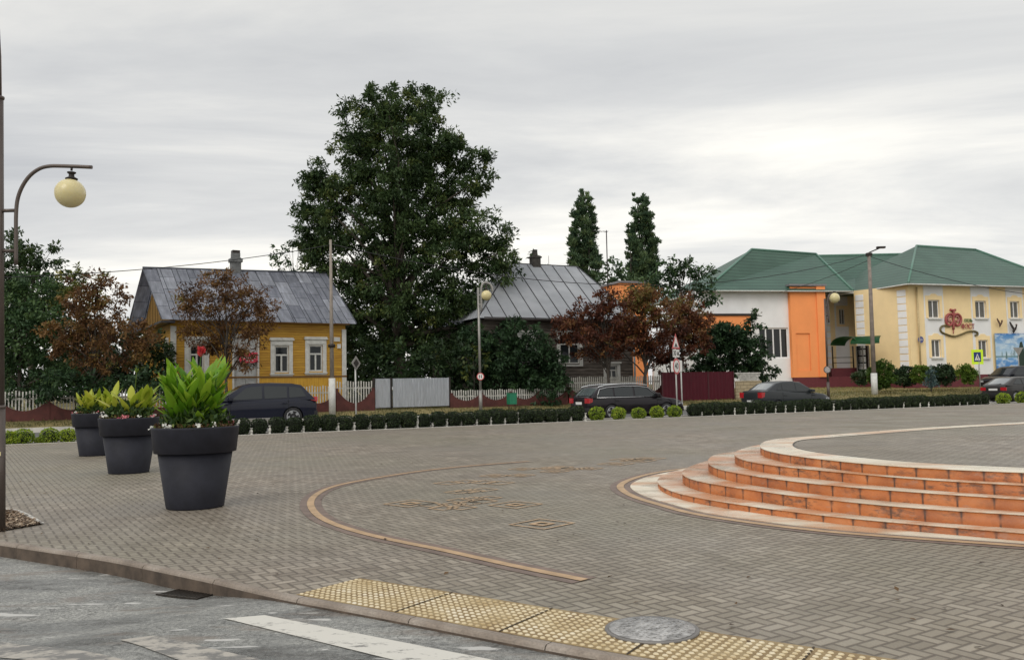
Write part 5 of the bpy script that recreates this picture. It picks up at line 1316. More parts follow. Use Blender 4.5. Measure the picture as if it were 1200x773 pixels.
# left gable boards
gb = plain('gable_boards', (.30, .17, .035), .75, var=.3, scale=5, stretch=(6, 6, .4))
bm = bmesh.new(); prism(bm, [(xl+.02, -.05, z_e-.02), (xl+.02, 2*ridgeY+.05, z_e-.02), (xl+.02, ridgeY, zr_-.28)], (.12, 0, 0)); hp(bm, 'gable', gb)
dbat = plain('dark_batten', (.12, .07, .02), .8)
for k in range(16):
    y = .3+k*.5; hh = (zr_-.5-z_e)*(1-abs(y-ridgeY)/(ridgeY))
    if hh > .3: bm = bmesh.new(); bx(bm, xl-.012, xl+.018, y, y+.045, z_e, z_e+hh); hp(bm, 'gable_batten', dbat)
bm = bmesh.new(); bx(bm, xl-.55, xl+.1, -.5, 2*ridgeY+.5, z_e-.12, z_e-.03); hp(bm, 'gable_pent_roof', tin)
# chimney
chx = ex.px(276, 305)[0]; zc1 = ex.px(276, 297)[1]
chm = plain('chimney_brick', (.14, .145, .145), .85, var=.35, scale=9, bmp=.02)
bm = bmesh.new(); bx(bm, chx-.25, chx+.25, ridgeY-.25, ridgeY+.25, zr_-.5, zc1-.25); bx(bm, chx-.21, chx+.21, ridgeY-.21, ridgeY+.21, zc1-.248, zc1); bx(bm, chx-.32, chx+.32, ridgeY-.32, ridgeY+.32, zc1-.50, zc1-.30); cho = hp(bm, 'chimney', chm, roofo)
bm = bmesh.new(); bx(bm, chx-.2, chx+.2, ridgeY-.2, ridgeY+.2, zc1+.002, zc1+.16); hp(bm, 'chimney_cap', darkm, roofo)
# small white plates by the right corner
bm = bmesh.new()
for (px0, px1, py0, py1) in ((391, 398, 395, 400), (395, 399, 403, 408)):
    x0, z1 = HF.px(px0, py0); x1, z0 = HF.px(px1, py1); bx(bm, x0, x1, -.06, -.003, z0, z1)
hp(bm, 'address_plate', whitep)

# ------------------------------------------------------------------ dark log house with hipped roof
V2 = 15.6; DF = Face(RV(0, V2), RANG)
m, nt, b = nm('weathered_logs'); g = coords(nt, geo=True); s = N(nt, 'ShaderNodeSeparateXYZ'); L(nt, g, s.inputs[0])
fr = mth(nt, 'FRACT', mth(nt, 'DIVIDE', s.outputs[2], .20)); c = ramp(nt, noi(nt, coords(nt, geo=True, scale=(.5, .5, 6)), 2.6, 6, .65), [(.3, (.045, .036, .030)), (.5, (.095, .078, .065)), (.7, (.19, .165, .14))])
L(nt, mixc(nt, ramp(nt, fr, [(0, (.9, .9, .9)), (.14, (0, 0, 0))]), c, (.012, .009, .008)), b.inputs['Base Color']); b.inputs['Roughness'].default_value = .85; bump(nt, b, ramp(nt, fr, [(0, (0, 0, 0)), (.25, (1, 1, 1)), (.8, (1, 1, 1)), (1, (.2, .2, .2))]), .03, .7)
logs = MATS['weathered_logs']
m, nt, b = nm('grey_sheet_roof'); g = coords(nt, geo=True)
L(nt, ramp(nt, noi(nt, coords(nt, geo=True, scale=(.4, .4, 1.2)), 1.2, 5), [(.3, (.44, .46, .49)), (.7, (.57, .59, .62))]), b.inputs['Base Color']); b.inputs['Roughness'].default_value = .4
shr = MATS['grey_sheet_roof']
xl = DF.px(566, 430)[0]; xr_ = DF.px(742, 430)[0]; z_e = DF.px(620, 375)[1]; zg = .8
DX = thing('wooden_house', 'dark weathered log house with a pale grey hipped sheet roof', 'house', DF.M@Vector(((xl+xr_)/2, 0, zg)), 0)
DM = Matrix.Translation(-DX.location)@DF.M
def dp(bm, name, mat, parent=None, **k): add_local(bm, DM); return obj(name, bm, mat, parent or DX, **k)
fr2 = []
for (a, b2, c1, c2) in ((606, 629, 387, 428), (652, 683, 387, 429), (707, 727, 424, 447)):
    x0, zt_ = DF.px(a, c1); x1, zb_ = DF.px(b2, c2); fr2.append((x0, x1, zb_, zt_))
hl2 = [(x0+.22, x1-.22, z0+.16, z1-.22) for x0, x1, z0, z1 in fr2]
bm = bmesh.new(); holed_wall(bm, xl, xr_, zg-.4, z_e, hl2, 0, .2); dp(bm, 'front_wall', logs)
bm = bmesh.new(); bx(bm, xl, xl+.2, .202, 8, zg-.4, z_e); dp(bm, 'side_wall', logs)
bm = bmesh.new(); bx(bm, xr_-.2, xr_, .202, 8, zg-.4, z_e); dp(bm, 'side_wall', logs)
bm = bmesh.new(); bx(bm, xl, xr_, 8, 8.2, zg-.4, z_e); dp(bm, 'rear_wall', logs)
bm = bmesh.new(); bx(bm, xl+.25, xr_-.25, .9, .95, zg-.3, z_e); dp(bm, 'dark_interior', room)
for (x0, x1, z0, z1), h in zip(fr2, hl2):
    window(DX, DM, h[0], h[1], h[2], h[3], whitep, 'T', fw=.07, depth=.08, curtain=False)
    bm = bmesh.new(); bx(bm, x0, h[0], -.035, -.002, z0+.1, h[3]); bx(bm, h[1], x1, -.035, -.002, z0+.1, h[3]); bx(bm, x0, x1, -.035, -.002, z0, z0+.098); bx(bm, x0, x1, -.035, -.002, h[3]+.002, z1-.1); bx(bm, x0-.06, x1+.06, -.1, -.002, z1-.098, z1, bev=.01); dp(bm, 'window_casing', whitep)
bm = bmesh.new(); tube(bm, [(xr_+.03, -.12, zg), (xr_+.03, -.12, z_e-.1)], .06, 8); dp(bm, 'downpipe', plain('pale_blue_pipe', (.38, .50, .58), .5))
bm = bmesh.new(); bx(bm, xl-.1, xr_+.1, -.5, 0, z_e-.02, z_e+.03); bx(bm, xl-.1, xr_+.1, -.54, -.502, z_e-.06, z_e+.10)
dp(bm, 'eave_board', darkm)
oh = .55; RY = 4.1; e2 = Face(RV(0, V2+RY), RANG); zr2 = e2.px(650, 311)[1]
xa, xb = DF.px(560, 375, -oh)[0], DF.px(752, 375, -oh)[0]; ra, rb_ = e2.px(600, 311)[0], e2.px(676, 311)[0]
print('house2', xl, xr_, z_e, zr2, xa, xb, ra, rb_)
bm = bmesh.new(); z0 = z_e+.04
A0, A1, B1_, B0 = (xa, -oh, z0), (xb, -oh, z0), (xb, 2*RY+oh, z0), (xa, 2*RY+oh, z0); C0, C1 = (ra, RY, zr2), (rb_, RY, zr2)
for q in ((A0, A1, C1, C0), (B1_, B0, C0, C1), (A1, B1_, C1), (B0, A0, C0)): bm.faces.new([bm.verts.new(p) for p in q])
bmesh.ops.solidify(bm, geom=bm.faces[:], thickness=.05); ro = dp(bm, 'roof', shr, normals=False)
bm = bmesh.new(); n = 12
for k in range(n+1):
    x = xa+(xb-xa)*k/n
    if x < ra: f_ = (x-xa)/(ra-xa)
    elif x > rb_: f_ = (xb-x)/(xb-rb_)
    else: f_ = 1
    if f_ > .03: tube(bm, [(x, -oh, z0+.02), (x, -oh+(RY+oh)*f_, z0+.02+(zr2-z0)*f_)], .028, 5)
tube(bm, [A0, C0], .04, 5); tube(bm, [A1, C1], .04, 5); tube(bm, [C0, C1], .04, 5); zz_ = z0+(zr2-z0)*.72
obj_ = dp(bm, 'roof_seams', plain('dark_seam', (.03, .032, .036), .5), ro)
# chimneys & aerial on the ridge
bm = bmesh.new(); cx_ = e2.px(627, 305)[0]; bx(bm, cx_-.28, cx_+.28, RY-.25, RY+.25, zr2-.4, zr2+.55); bx(bm, cx_-.34, cx_+.34, RY-.31, RY+.31, zr2+.4, zr2+.5); bx(bm, cx_-.12, cx_+.12, RY-.12, RY+.12, zr2+.552, zr2+.95); dp(bm, 'chimney', plain('sooty_brick', (.05, .045, .04), .9, var=.4), ro)
bm = bmesh.new(); ax = e2.px(703, 340)[0]; zt2 = e2.px(704, 273)[1]; zb2 = e2.px(704, 352)[1]; tube(bm, [(ax, RY-1, z_e), (ax, RY-1, zt2)], .035, 6); tube(bm, [(ax-1.0, RY-1, zt2-.1), (ax+.1, RY-1, zt2-.1)], .014, 5)
for k in range(4): tube(bm, [(ax-.9+k*.3, RY-1.25, zt2-.1), (ax-.9+k*.3, RY-.75, zt2-.1)], .01, 4)
dp(bm, 'tv_aerial', darkm, ro)

# ------------------------------------------------------------------ cream and white building with the green roof
def stucco(name, col, var=.06): return plain(name, col, .85, var=var, scale=.9, bmp=.004, stretch=(1, 1, .7))
creamw = stucco('cream_stucco', (.90, .70, .39)); whites = stucco('white_stucco', (.84, .84, .84)); orange = stucco('orange_stucco', (.95, .34, .115), .05); maroon = plain('maroon_plinth', (.13, .022, .03), .7); pale = stucco('pale_stucco', (.78, .78, .77))
m, nt, b = nm('green_metal_tile'); g = coords(nt, geo=True); s = N(nt, 'ShaderNodeSeparateXYZ'); L(nt, g, s.inputs[0])
fr = mth(nt, 'FRACT', mth(nt, 'DIVIDE', s.outputs[2], .30)); c = ramp(nt, noi(nt, g, .5, 4), [(.3, (.036, .088, .062)), (.7, (.054, .120, .086))])
c = mixc(nt, ramp(nt, fr, [(0, (.75, .75, .75)), (.22, (.55, .55, .55)), (.3, (0, 0, 0))]), c, (.015, .045, .030)); L(nt, c, b.inputs['Base Color']); b.inputs['Roughness'].default_value = .45
bump(nt, b, fr, .06, .7); tile = MATS['green_metal_tile']; ridgem = plain('green_ridge', (.10, .21, .16), .45)
BX = thing('building', 'long two-storey cream and white building with a green tiled hip roof', 'building', (30, 72, 1.0)); BI = Matrix.Translation(-BX.location)
def bp(bm, name, mat, F_=None, parent=None, **k):
    add_local(bm, BI@F_.M if F_ else BI); return obj(name, bm, mat, parent or BX, **k)
EZ = 8.95
def at_z(px, py, z):    # where a pixel's ray passes height z
    return G(px, py, z)
P0 = AT(1003, 400, 72.5); P1 = AT(1067, 400, 68.5); P1.z = P0.z = 0
def face(pa, pb): return Face(pa, math.atan2(pb.y-pa.y, pb.x-pa.x)), (Vector((pb.x-pa.x, pb.y-pa.y, 0))).length
P2 = AT(1067, 400, 68.5)+Vector((math.cos(.33), math.sin(.33), 0))*17; P2.z = 0
FA, LA = face(P0, P1); FB, LB_ = face(P1, P2)
EZ = (FB.px(1067, 333)[1]+FB.px(1190, 337)[1])/2
print('EZ', EZ, 'LA', LA, LB_)
GZ = .9
def qpx(F_, l): x0, z1 = F_.px(l[0], l[2]); x1, z0 = F_.px(l[1], l[3]); return (x0, x1, z0, z1)
wB = [qpx(FB, q) for q in ((1087, 1101.5, 351.5, 372.5), (1142, 1156, 352.5, 372.5), (1183, 1195, 353, 372.5), (1091, 1103, 398, 418.5), (1146, 1158, 398.5, 419))]
ev = wB[2][0]-wB[1][0]; wB.append((wB[2][0]+ev, wB[2][1]+ev, wB[2][2], wB[2][3]))
bm = bmesh.new(); holed_wall(bm, 0, LB_, GZ+.75, EZ, wB, 0, .3); bp(bm, 'front_wall', creamw, FB)
bm = bmesh.new(); bx(bm, -.02, LB_, -.06, .3, GZ-.8, GZ+.745); bp(bm, 'plinth', maroon, FB)
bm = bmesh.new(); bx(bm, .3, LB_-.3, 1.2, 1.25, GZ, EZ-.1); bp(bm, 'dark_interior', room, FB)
for (x0, x1, z0, z1) in wB:
    window(BX, BI@FB.M, x0, x1, z0, z1, whitef, 'two', fw=.07, depth=.16)
    bm = bmesh.new(); bx(bm, x0-.12, x1+.12, -.16, -.002, z0-.14, z0-.02); bp(bm, 'window_sill', whitep, FB)
    bm = bmesh.new(); xm = (x0+x1)/2
    bx(bm, x0-.28, x0-.02, -.055, -.028, z0-.02, z1+.02); bx(bm, x1+.02, x1+.28, -.055, -.028, z0-.02, z1+.02)
    prism(bm, [(x0-.28, -.055, z1+.022), (x1+.28, -.055, z1+.022), (x1+.28, -.055, z1+.36), (xm+.42, -.055, z1+.36), (xm+.2, -.055, z1+.52), (xm-.2, -.055, z1+.52), (xm-.42, -.055, z1+.36), (x0-.28, -.055, z1+.36)], (0, .027, 0)); bp(bm, 'window_surround', creamw, FB)
# pale vertical strips holding the windows
bm = bmesh.new()
for k, (c0, c1) in enumerate(((0, 3), (1, 4), (2, None), (5, None))):
    U_ = wB[c0]; Lo = wB[c1] if c1 is not None else None; a, b2 = U_[0]-.42, U_[1]+.42; cuts_ = [U_]+([Lo] if Lo else [])
    holed_wall(bm, a, b2, GZ+.76, EZ-.02, [(q[0]-.0, q[1]+.0, q[2], q[3]) for q in cuts_], -.026, -.003)
bp(bm, 'pale_panel', pale, FB)
def quoin(F_, x, nm_='quoin', z0=GZ+.8, z1=EZ-.15, w=.75, y=-.05):
    bm = bmesh.new(); z = z0; k = 0; h = .58
    while z+h < z1: bx(bm, x, x+w, y, -.002, z, z+h-.07, bev=.02); z += h
    return bp(bm, nm_, whites, F_)
quoin(FA, LA-.95); 
quoin(FA, .15)
bm = bmesh.new(); tube(bm, [(.75, -.15, GZ+.5), (.75, -.15, EZ-.2)], .07, 8); bp(bm, 'downpipe', plain('cream_pipe', (.50, .38, .20), .5), FB)
bm = bmesh.new(); holed_wall(bm, 0, LA, GZ+.75, EZ, [], 0, .3); bp(bm, 'side_wall', creamw, FA)
bm = bmesh.new(); bx(bm, 0, LA-.01, -.06, .3, GZ-.8, GZ+.745); bp(bm, 'plinth', maroon, FA)
# recessed link with one window and the canopy
Q0 = AT(925, 400, 75.5); Q1 = AT(1005, 400, 76.5); Q0.z = Q1.z = 0; FC, LC = face(Q0, Q1)
wC = [qpx(FC, (983, 990.5, 362, 380))]
dC = [qpx(FC, (990, 996, 404, 432))]
bm = bmesh.new(); holed_wall(bm, 0, LC, GZ+1.0, EZ, wC, 0, .3); bp(bm, 'link_wall', creamw, FC)
for q in wC: window(BX, BI@FC.M, *q, whitep, 'two', fw=.08, depth=.14)
bm = bmesh.new(); xx = FC.px(978, 400)[0]; xy = FC.px(993.5, 400)[0]; holed_wall(bm, xx+.1, xy, GZ+1.0, EZ-.1, [(wC[0][0]-.3, wC[0][1]+.3, wC[0][2]-.2, wC[0][3]+.3)], -.03, -.003); bp(bm, 'pale_panel', pale, FC)
quoin(FC, FC.px(968, 400)[0], w=.45)
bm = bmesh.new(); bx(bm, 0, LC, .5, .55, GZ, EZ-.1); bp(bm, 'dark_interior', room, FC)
# porch: maroon terrace, canopy on posts, railing, chairs behind
xA = FC.px(965, 440)[0]; xB = FC.px(1006, 440)[0]
bm = bmesh.new(); bx(bm, xA-1, xB+1.5, -3.2, -.01, GZ-.8, FC.px(985, 431, -3.2)[1]); bp(bm, 'porch_base', maroon, FC)
zp = FC.px(985, 431, -3.2)[1]
ca, cb3 = AT(973, 402.5, 70.8), AT(1031, 403.5, 67.6); CF, CL = face(Vector((ca.x, ca.y, 0)), Vector((cb3.x, cb3.y, 0))); zc0 = (ca.z+cb3.z)/2; zc1_ = zc0+.68
cgreen = plain('canopy_green', (.012, .115, .032), .3, var=.2)
bm = bmesh.new(); K = 12; mid = CL*.56
for k in range(K):
    f_ = lambda t: (mid*(1-math.cos(t))/2, zc0+(zc1_-zc0)*math.sin(t))
    (xa_, za_), (xb_, zb_) = f_(PI*k/K), f_(PI*(k+1)/K); bm.faces.new([bm.verts.new(p) for p in ((xa_, 0, za_), (xb_, 0, zb_), (xb_, 2.4, zb_), (xa_, 2.4, za_))])
bmesh.ops.solidify(bm, geom=bm.faces[:], thickness=.05); bp(bm, 'canopy', cgreen, CF)
bm = bmesh.new(); ax_ = mid*.5
for k in range(6):
    a, b2 = PI/2*k/6, PI/2*(k+1)/6; g_ = lambda t: (-.0+1.2*(1-math.cos(t)), zc0+(zc1_-zc0)*math.sin(t)*.98)
    (y_a, z_a), (y_b, z_b) = g_(a), g_(b2); bm.faces.new([bm.verts.new(p) for p in ((ax_+.6, y_a-.05, z_a), (CL-.0-y_a*.3, y_a-.05, z_a-.04), (CL-y_b*.3, y_b-.05, z_b-.04), (ax_+.6, y_b-.05, z_b))])
bmesh.ops.solidify(bm, geom=bm.faces[:], thickness=.05); bp(bm, 'canopy', cgreen, CF)
bm = bmesh.new()
for px_ in (975, 999): x = FC.px(px_, 400, -2.9)[0]; tube(bm, [(x, -2.9, zp), (x, -2.9, zc0)], .06, 8)
for z in (zp+.45, zp+.9): tube(bm, [(FC.px(975, 400, -2.9)[0], -2.9, z), (FC.px(999, 400, -2.9)[0], -2.9, z)], .03, 6)
bp(bm, 'porch_rail', darkm, FC)
bm = bmesh.new(); xd0, xd1 = FA.px(1004, 420)[0], FA.px(1019, 420)[0]; zd = FA.px(1010, 405)[1]; bx(bm, xd0, xd1, -.05, -.003, GZ+.75, zd); dd = bp(bm, 'door', wglass, FA)
bm = bmesh.new()
for x in (xd0, (xd0+xd1)/2, xd1-.08): bx(bm, x, x+.08, -.07, -.052, GZ+.75, zd)
bp(bm, 'door_frame', galv, FA, dd)
# white block, orange pylon and orange entrance
W0 = AT(800, 400, 69.0); W1_ = AT(930, 400, 71.0); W0.z = W1_.z = 0; FW, LW = face(W0, W1_)
wW = [qpx(FW, (889, 925, 384, 419.5))]
bm = bmesh.new(); holed_wall(bm, 0, LW, GZ-.6, EZ-.05, wW, 0, .3); bp(bm, 'white_wall', whites, FW)
window(BX, BI@FW.M, *wW[0], whitef, 'n4', fw=.11, depth=.15, curtain=False)
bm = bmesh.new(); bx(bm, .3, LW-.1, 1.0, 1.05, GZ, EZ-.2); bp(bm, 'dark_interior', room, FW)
bm = bmesh.new(); bx(bm, LW-.3, LW, .302, 6, GZ-.6, EZ-.06); bp(bm, 'side_wall', whites, FW)
bm = bmesh.new(); x0, z1 = FW.px(838, 371); x1, _ = FW.px(874, 371); bx(bm, x0-2, x1, -.8, -.01, FW.px(850, 389)[1], z1); bp(bm, 'orange_entrance', orange, FW)
bm = bmesh.new(); bx(bm, x0-2.1, x1+.1, -.9, -.01, z1+.004, z1+.18); bp(bm, 'entrance_cornice', darkm, FW)
bm = bmesh.new(); x0, zt3 = FW.px(925.5, 336, -.4); x1 = FW.px(953, 336, -.4)[0]; x2 = FW.px(964.5, 336, -.4)[0]; zb3 = FW.px(940, 442, -.4)[1]
px0, pz1 = FW.px(935.5, 390, -.8); px1, pz0 = FW.px(954, 434, -.8)
holed_wall(bm, x0, x2-.7, zb3, zt3, [(px0, px1, pz0, pz1)], -.4, -.2); bx(bm, x0, x2-.7, -.198, -.01, zb3, zt3); bx(bm, px0+.01, px1-.01, -.3, -.2, pz0+.01, pz1-.01)
bx(bm, x2-.698, x2+.1, -.52, -.01, zb3, zt3+.06); bp(bm, 'orange_pylon', orange, FW)
bm = bmesh.new(); bx(bm, x0-.15, x2+.2, -.6, .1, zt3+.064, zt3+.22); bp(bm, 'pylon_coping', plain('grey_coping', (.2, .19, .2), .5), FW)
bm = bmesh.new(); bx(bm, x0+.1, x2+6, -.38, -.05, GZ-.9, zb3-.004); bp(bm, 'plinth', maroon, FW)
# roofs
def hip(pts, ridge, mat=tile):
    bm = bmesh.new(); a, b_, c, d = [bm.verts.new(p) for p in pts]; r0, r1 = [bm.verts.new(p) for p in ridge]
    for q in ((a, b_, r1, r0), (b_, c, r1), (c, d, r0, r1), (d, a, r0)): bm.faces.new(q)
    bm.faces.new((a, d, c, b_)); o = bp(bm, 'roof', mat)
    bm = bmesh.new(); V_ = [Vector(p) for p in pts]; R_ = [Vector(p) for p in ridge]
    for p, q in ((V_[0], R_[0]), (V_[1], R_[1]), (R_[0], R_[1])): tube(bm, [p+Vector((0, 0, .03)), q+Vector((0, 0, .03))], .10, 6)
    bp(bm, 'ridge_cap', ridgem, parent=o)
    bm = bmesh.new()
    for p, q in ((V_[0], V_[1]), (V_[1], V_[2]), (V_[3], V_[0])): tube(bm, [p-Vector((0, 0, .06)), q-Vector((0, 0, .06))], .06, 6)
    bp(bm, 'gutter', whitep, parent=o)
    return o
def V3(p, z): return Vector((p.x, p.y, z))
nB = FB.n; aB = FB.a; zR = AT(1100, 289.5, 75).z
e0 = P1-aB*.7-nB*.8; e1 = P2+aB*.8-nB*.8
dB = 13
rB0 = AT(1074, 289.5, 75.0); rB1 = AT(1143, 291.5, 78.0); zR = (rB0.z+rB1.z)/2; rB0.z = rB1.z = zR
hip([V3(e0, EZ), V3(e1, EZ), V3(e1+nB*dB, EZ), V3(e0+nB*dB, EZ)], [rB0, rB1])
w0 = AT(836, 341, 68.6); w1 = AT(975, 341, 73); rA0 = AT(881, 292.5, 74); rA1 = AT(956, 297.5, 77.5); zA = (rA0.z+rA1.z)/2; rA0.z = rA1.z = zA
aW = FW.a; nW = FW.n; EW = EZ-.1
w0 = FW.M@Vector((FW.px(826, 342, -.7)[0], -.7, 0)); w1 = FW.M@Vector((FW.px(1000, 342, -.7)[0], -.7, 0))
hip([V3(w0, EW), V3(w1, EW), V3(w1+nW*13, EW), V3(w0+nW*13, EW)], [rA0, rA1])
l0 = AT(948, 341, 74); l1 = AT(1080, 341, 73); rC0 = AT(958, 303, 80); rC1 = AT(1095, 294, 80); 
zC = (rC0.z+rC1.z)/2; rC0.z = rC1.z = zC; nC_ = Vector((0, 1, 0))
l0 = V3(AT(940, 341, 74.5), EZ-.06); l1 = V3(AT(1075, 341, 71.5), EZ-.06)
hip([l0, l1, l1+nC_*16, l0+nC_*16], [rC0, rC1])
# orange pylon farther left, behind the red trees
O0 = AT(729, 400, 66); O1 = AT(765, 400, 67); O0.z = O1.z = 0; FO, LO = face(O0, O1)
OB = thing('orange_pylon_building', 'orange flat-topped block showing between the log house and the red-leaved trees', 'building', (O0.x, O0.y, .9)); OI = Matrix.Translation(-OB.location)@FO.M
z1 = FO.px(745, 332)[1]; bm = bmesh.new(); bx(bm, 0, LO-.5, 0, 3.0, .3, z1); add_local(bm, OI); obj('orange_wall', bm, orange, OB)
bm = bmesh.new(); bx(bm, -.15, LO-.35, -.15, 3.15, z1+.004, z1+.17); add_local(bm, OI); obj('coping', bm, MATS['grey_coping'], OB)
x0, za = FO.px(764, 424); x1, zb = FO.px(777, 436); bm = bmesh.new(); bx(bm, x0, x1+1.0, -.25, -.01, zb-2, za); add_local(bm, OI); obj('white_annexe', bm, whites, OB)

# ---- lettering and emblem on the cream wall
ES = thing('wall_emblem', 'red scrolled emblem with lettering over a bronze ribbon on the cream wall', 'sign', FB.M@Vector((FB.px(1113, 375)[0], -.08, FB.px(1113, 375)[1])), math.atan2(FB.a.y, FB.a.x))
EL = lambda px, py: ((lambda q: (q[0]-FB.px(1113, 375)[0], q[1]-FB.px(1113, 375)[1]))(FB.px(px, py)))
redm = plain('emblem_red', (.34, .075, .07), .5, var=.2); pinkm = plain('emblem_pale_red', (.42, .17, .15), .5, var=.2); brz = plain('bronze_ribbon', (.13, .10, .03), .45, var=.3); grm = plain('emblem_green', (.07, .16, .05), .5, var=.2)
def ep(pts, r, mat, name, par=None, y=-.02):
    r *= .72; bm = bmesh.new(); tube(bm, catm([Vector((EL(a, b2)[0], y, EL(a, b2)[1])) for a, b2 in pts], 5), r, 6); return obj(name, bm, mat, par or ES)
stem = ep([(1116.2, 364), (1116.3, 374), (1116.3, 386)], .13, redm, 'emblem_stem'); ep([(1112.5, 363), (1116, 363.8), (1118.5, 363)], .14, redm, 'emblem_serif', stem); ep([(1116.2, 386), (1116, 391)], .05, redm, 'emblem_tail', stem)
for s in (-1, 1):
    X = lambda d: 1116.2+s*d
    bow = ep([(X(.8), 369.5), (X(3), 367.9), (X(6), 368.6), (X(8.4), 371.5), (X(8.8), 375.5), (X(7.5), 379.5), (X(5), 381.5), (X(2.5), 380), (X(1.6), 377.5)], .14, redm, 'emblem_bow'); ep([(X(2.2), 371.3), (X(4.5), 370.6), (X(6.3), 373), (X(5.8), 376), (X(4), 376.6), (X(3.4), 374.6)], .10, pinkm, 'emblem_curl', bow)
ep([(1112, 382.5), (1106, 381.5), (1102.5, 382.5), (1100.8, 386), (1103, 389.5), (1109, 392), (1114, 393.6), (1119, 393.8), (1126, 391.5), (1133, 388.7), (1140, 388), (1144, 389.5), (1144.3, 392), (1141.5, 393)], .11, brz, 'emblem_ribbon')
MT = Matrix.Translation((EL(1133.6, 375.8)[0], -.02, EL(1133.6, 375.8)[1]))@RX
text('green_lettering', 'ОТЕЛЬ', .36, MT, grm, .02, ES, 0.72)
MT = Matrix.Translation((EL(1133.2, 382.8)[0], -.02, EL(1133.2, 382.8)[1]))@RX
text('red_lettering', 'ФЭСТ', .56, MT, redm, .02, ES, .86)
# blue round plaque
q = FA.px(1061, 399); 
pq = FB.px(1077, 398); PL = thing('wall_plaque', 'small round blue plaque with white writing beside the white quoins', 'sign', FB.M@Vector((pq[0], -.2, pq[1])), math.atan2(FB.a.y, FB.a.x))
bm = bmesh.new(); disc_y(bm, .27, 0, .03); a_ = obj('plaque_disc', bm, plain('plaque_blue', (.09, .10, .25), .4), PL)
bm = bmesh.new()
for k in range(6): bx(bm, -.17+k*.06, -.135+k*.06, -.006, -.001, -.035, .035)
obj('plaque_writing', bm, wht, a_)
# painted mural
x0, z1 = FB.px(1163.5, 390.5); x1 = FB.px(1216, 390)[0]; z0 = FB.px(1164, 441)[1]
MU = thing('mural_board', 'blue painted board with clouds, water and dark trees on the cream wall', 'mural', FB.M@Vector(((x0+x1)/2, -.2, z0)), math.atan2(FB.a.y, FB.a.x))
m, nt, b = nm('mural_painting'); tc = N(nt, 'ShaderNodeTexCoord').outputs['Object']; s = N(nt, 'ShaderNodeSeparateXYZ'); L(nt, tc, s.inputs[0])
hh = z1-z0; h01 = mth(nt, 'DIVIDE', s.outputs[2], hh)
sky_ = ramp(nt, h01, [(0, (.03, .13, .40)), (.40, (.10, .30, .62)), (.47, (.45, .62, .76)), (.7, (.32, .50, .70)), (.96, (.05, .22, .52)), (1, (.03, .10, .33))])
cl = noi(nt, coords(nt, 'Object', (.6, 1, 1.6)), 1.6, 5, .6); c = mixc(nt, ramp(nt, cl, [(.47, (0, 0, 0)), (.62, (.9, .9, .9))]), sky_, (.62, .72, .78))
tr = noi(nt, coords(nt, 'Object', (1.5, 1, .5)), 1.3, 5, .6); band_ = mth(nt, 'MULTIPLY', ramp(nt, h01, [(.38, (0, 0, 0)), (.42, (1, 1, 1)), (.5, (1, 1, 1)), (.78, (0, 0, 0))]), ramp(nt, tr, [(.50, (0, 0, 0)), (.6, (1, 1, 1))]))
c = mixc(nt, band_, c, (.05, .13, .14)); lns = ramp(nt, h01, [(.435, (0, 0, 0)), (.445, (1, 1, 1)), (.47, (1, 1, 1)), (.48, (0, 0, 0))]); c = mixc(nt, mth(nt, 'MULTIPLY', lns, .7), c, (.04, .14, .13)); L(nt, c, b.inputs['Base Color']); b.inputs['Roughness'].default_value = .5
bm = bmesh.new(); bx(bm, -(x1-x0)/2, (x1-x0)/2, 0, .05, 0, hh); mo_ = obj('painted_panel', bm, m, MU)
bm = bmesh.new(); gx = FB.px(1195, 420)[0]-(x0+x1)/2
prism(bm, [(gx-.45, -.008, .5), (gx+.45, -.008, .5), (gx+.38, -.008, 1.6), (gx+.3, -.008, 2.3), (gx+.12, -.008, 2.9), (gx-.1, -.008, 2.85), (gx-.3, -.008, 2.2), (gx-.4, -.008, 1.4)], (0, .004, 0)); obj('painted_tree', bm, plain('painted_dark_green', (.012, .035, .022), .6), mo_)
bm = bmesh.new()
prism(bm, [(gx-2.6, -.008, .25), (gx-.6, -.008, .25), (gx-.5, -.008, .7), (gx-1.2, -.008, .95), (gx-2.0, -.008, .6)], (0, .004, 0)); obj('painted_swan', bm, whitep, mo_)
# two dark birds (metal storks) perched above
for i, (px_, py_, lab) in enumerate(((1168, 378, 'small brown bird figure with raised wings on the wall left of the mural'), (1184, 384, 'larger dark bird figure with raised wings over the mural top edge'))):
    x, z = FB.px(px_, py_); sc2 = .62 if i == 0 else .85; t = thing('bird_figure', lab, 'bird figure', FB.M@Vector((x, -.3, z-.1)), math.atan2(FB.a.y, FB.a.x))
    bm = bmesh.new(); cm_ = plain('bird_brown', (.10, .05, .03), .7) if i == 0 else darkm
    tube(bm, [(-.05*sc2, 0, -.45*sc2), (0, 0, -.2*sc2), (.25*sc2, 0, 0), (.42*sc2, 0, .3*sc2), (.36*sc2, 0, .45*sc2)], [.02, .13*sc2, .10*sc2, .05, .07], 8); obj('bird_body', bm, cm_, t)
    bm = bmesh.new(); prism(bm, [(0, -.02, -.2*sc2), (.16*sc2, -.02, -.02), (-.1*sc2, -.02, .35*sc2), (-.42*sc2, -.02, .75*sc2), (-.5*sc2, -.02, .6*sc2), (-.3*sc2, -.02, .2*sc2)], (0, .04, 0)); obj('bird_wing', bm, cm_, t)
    bm = bmesh.new(); tube(bm, [(.36*sc2, 0, .45*sc2), (.62*sc2, 0, .40*sc2)], [.035, .01], 6); obj('bird_beak', bm, pinkm, t)

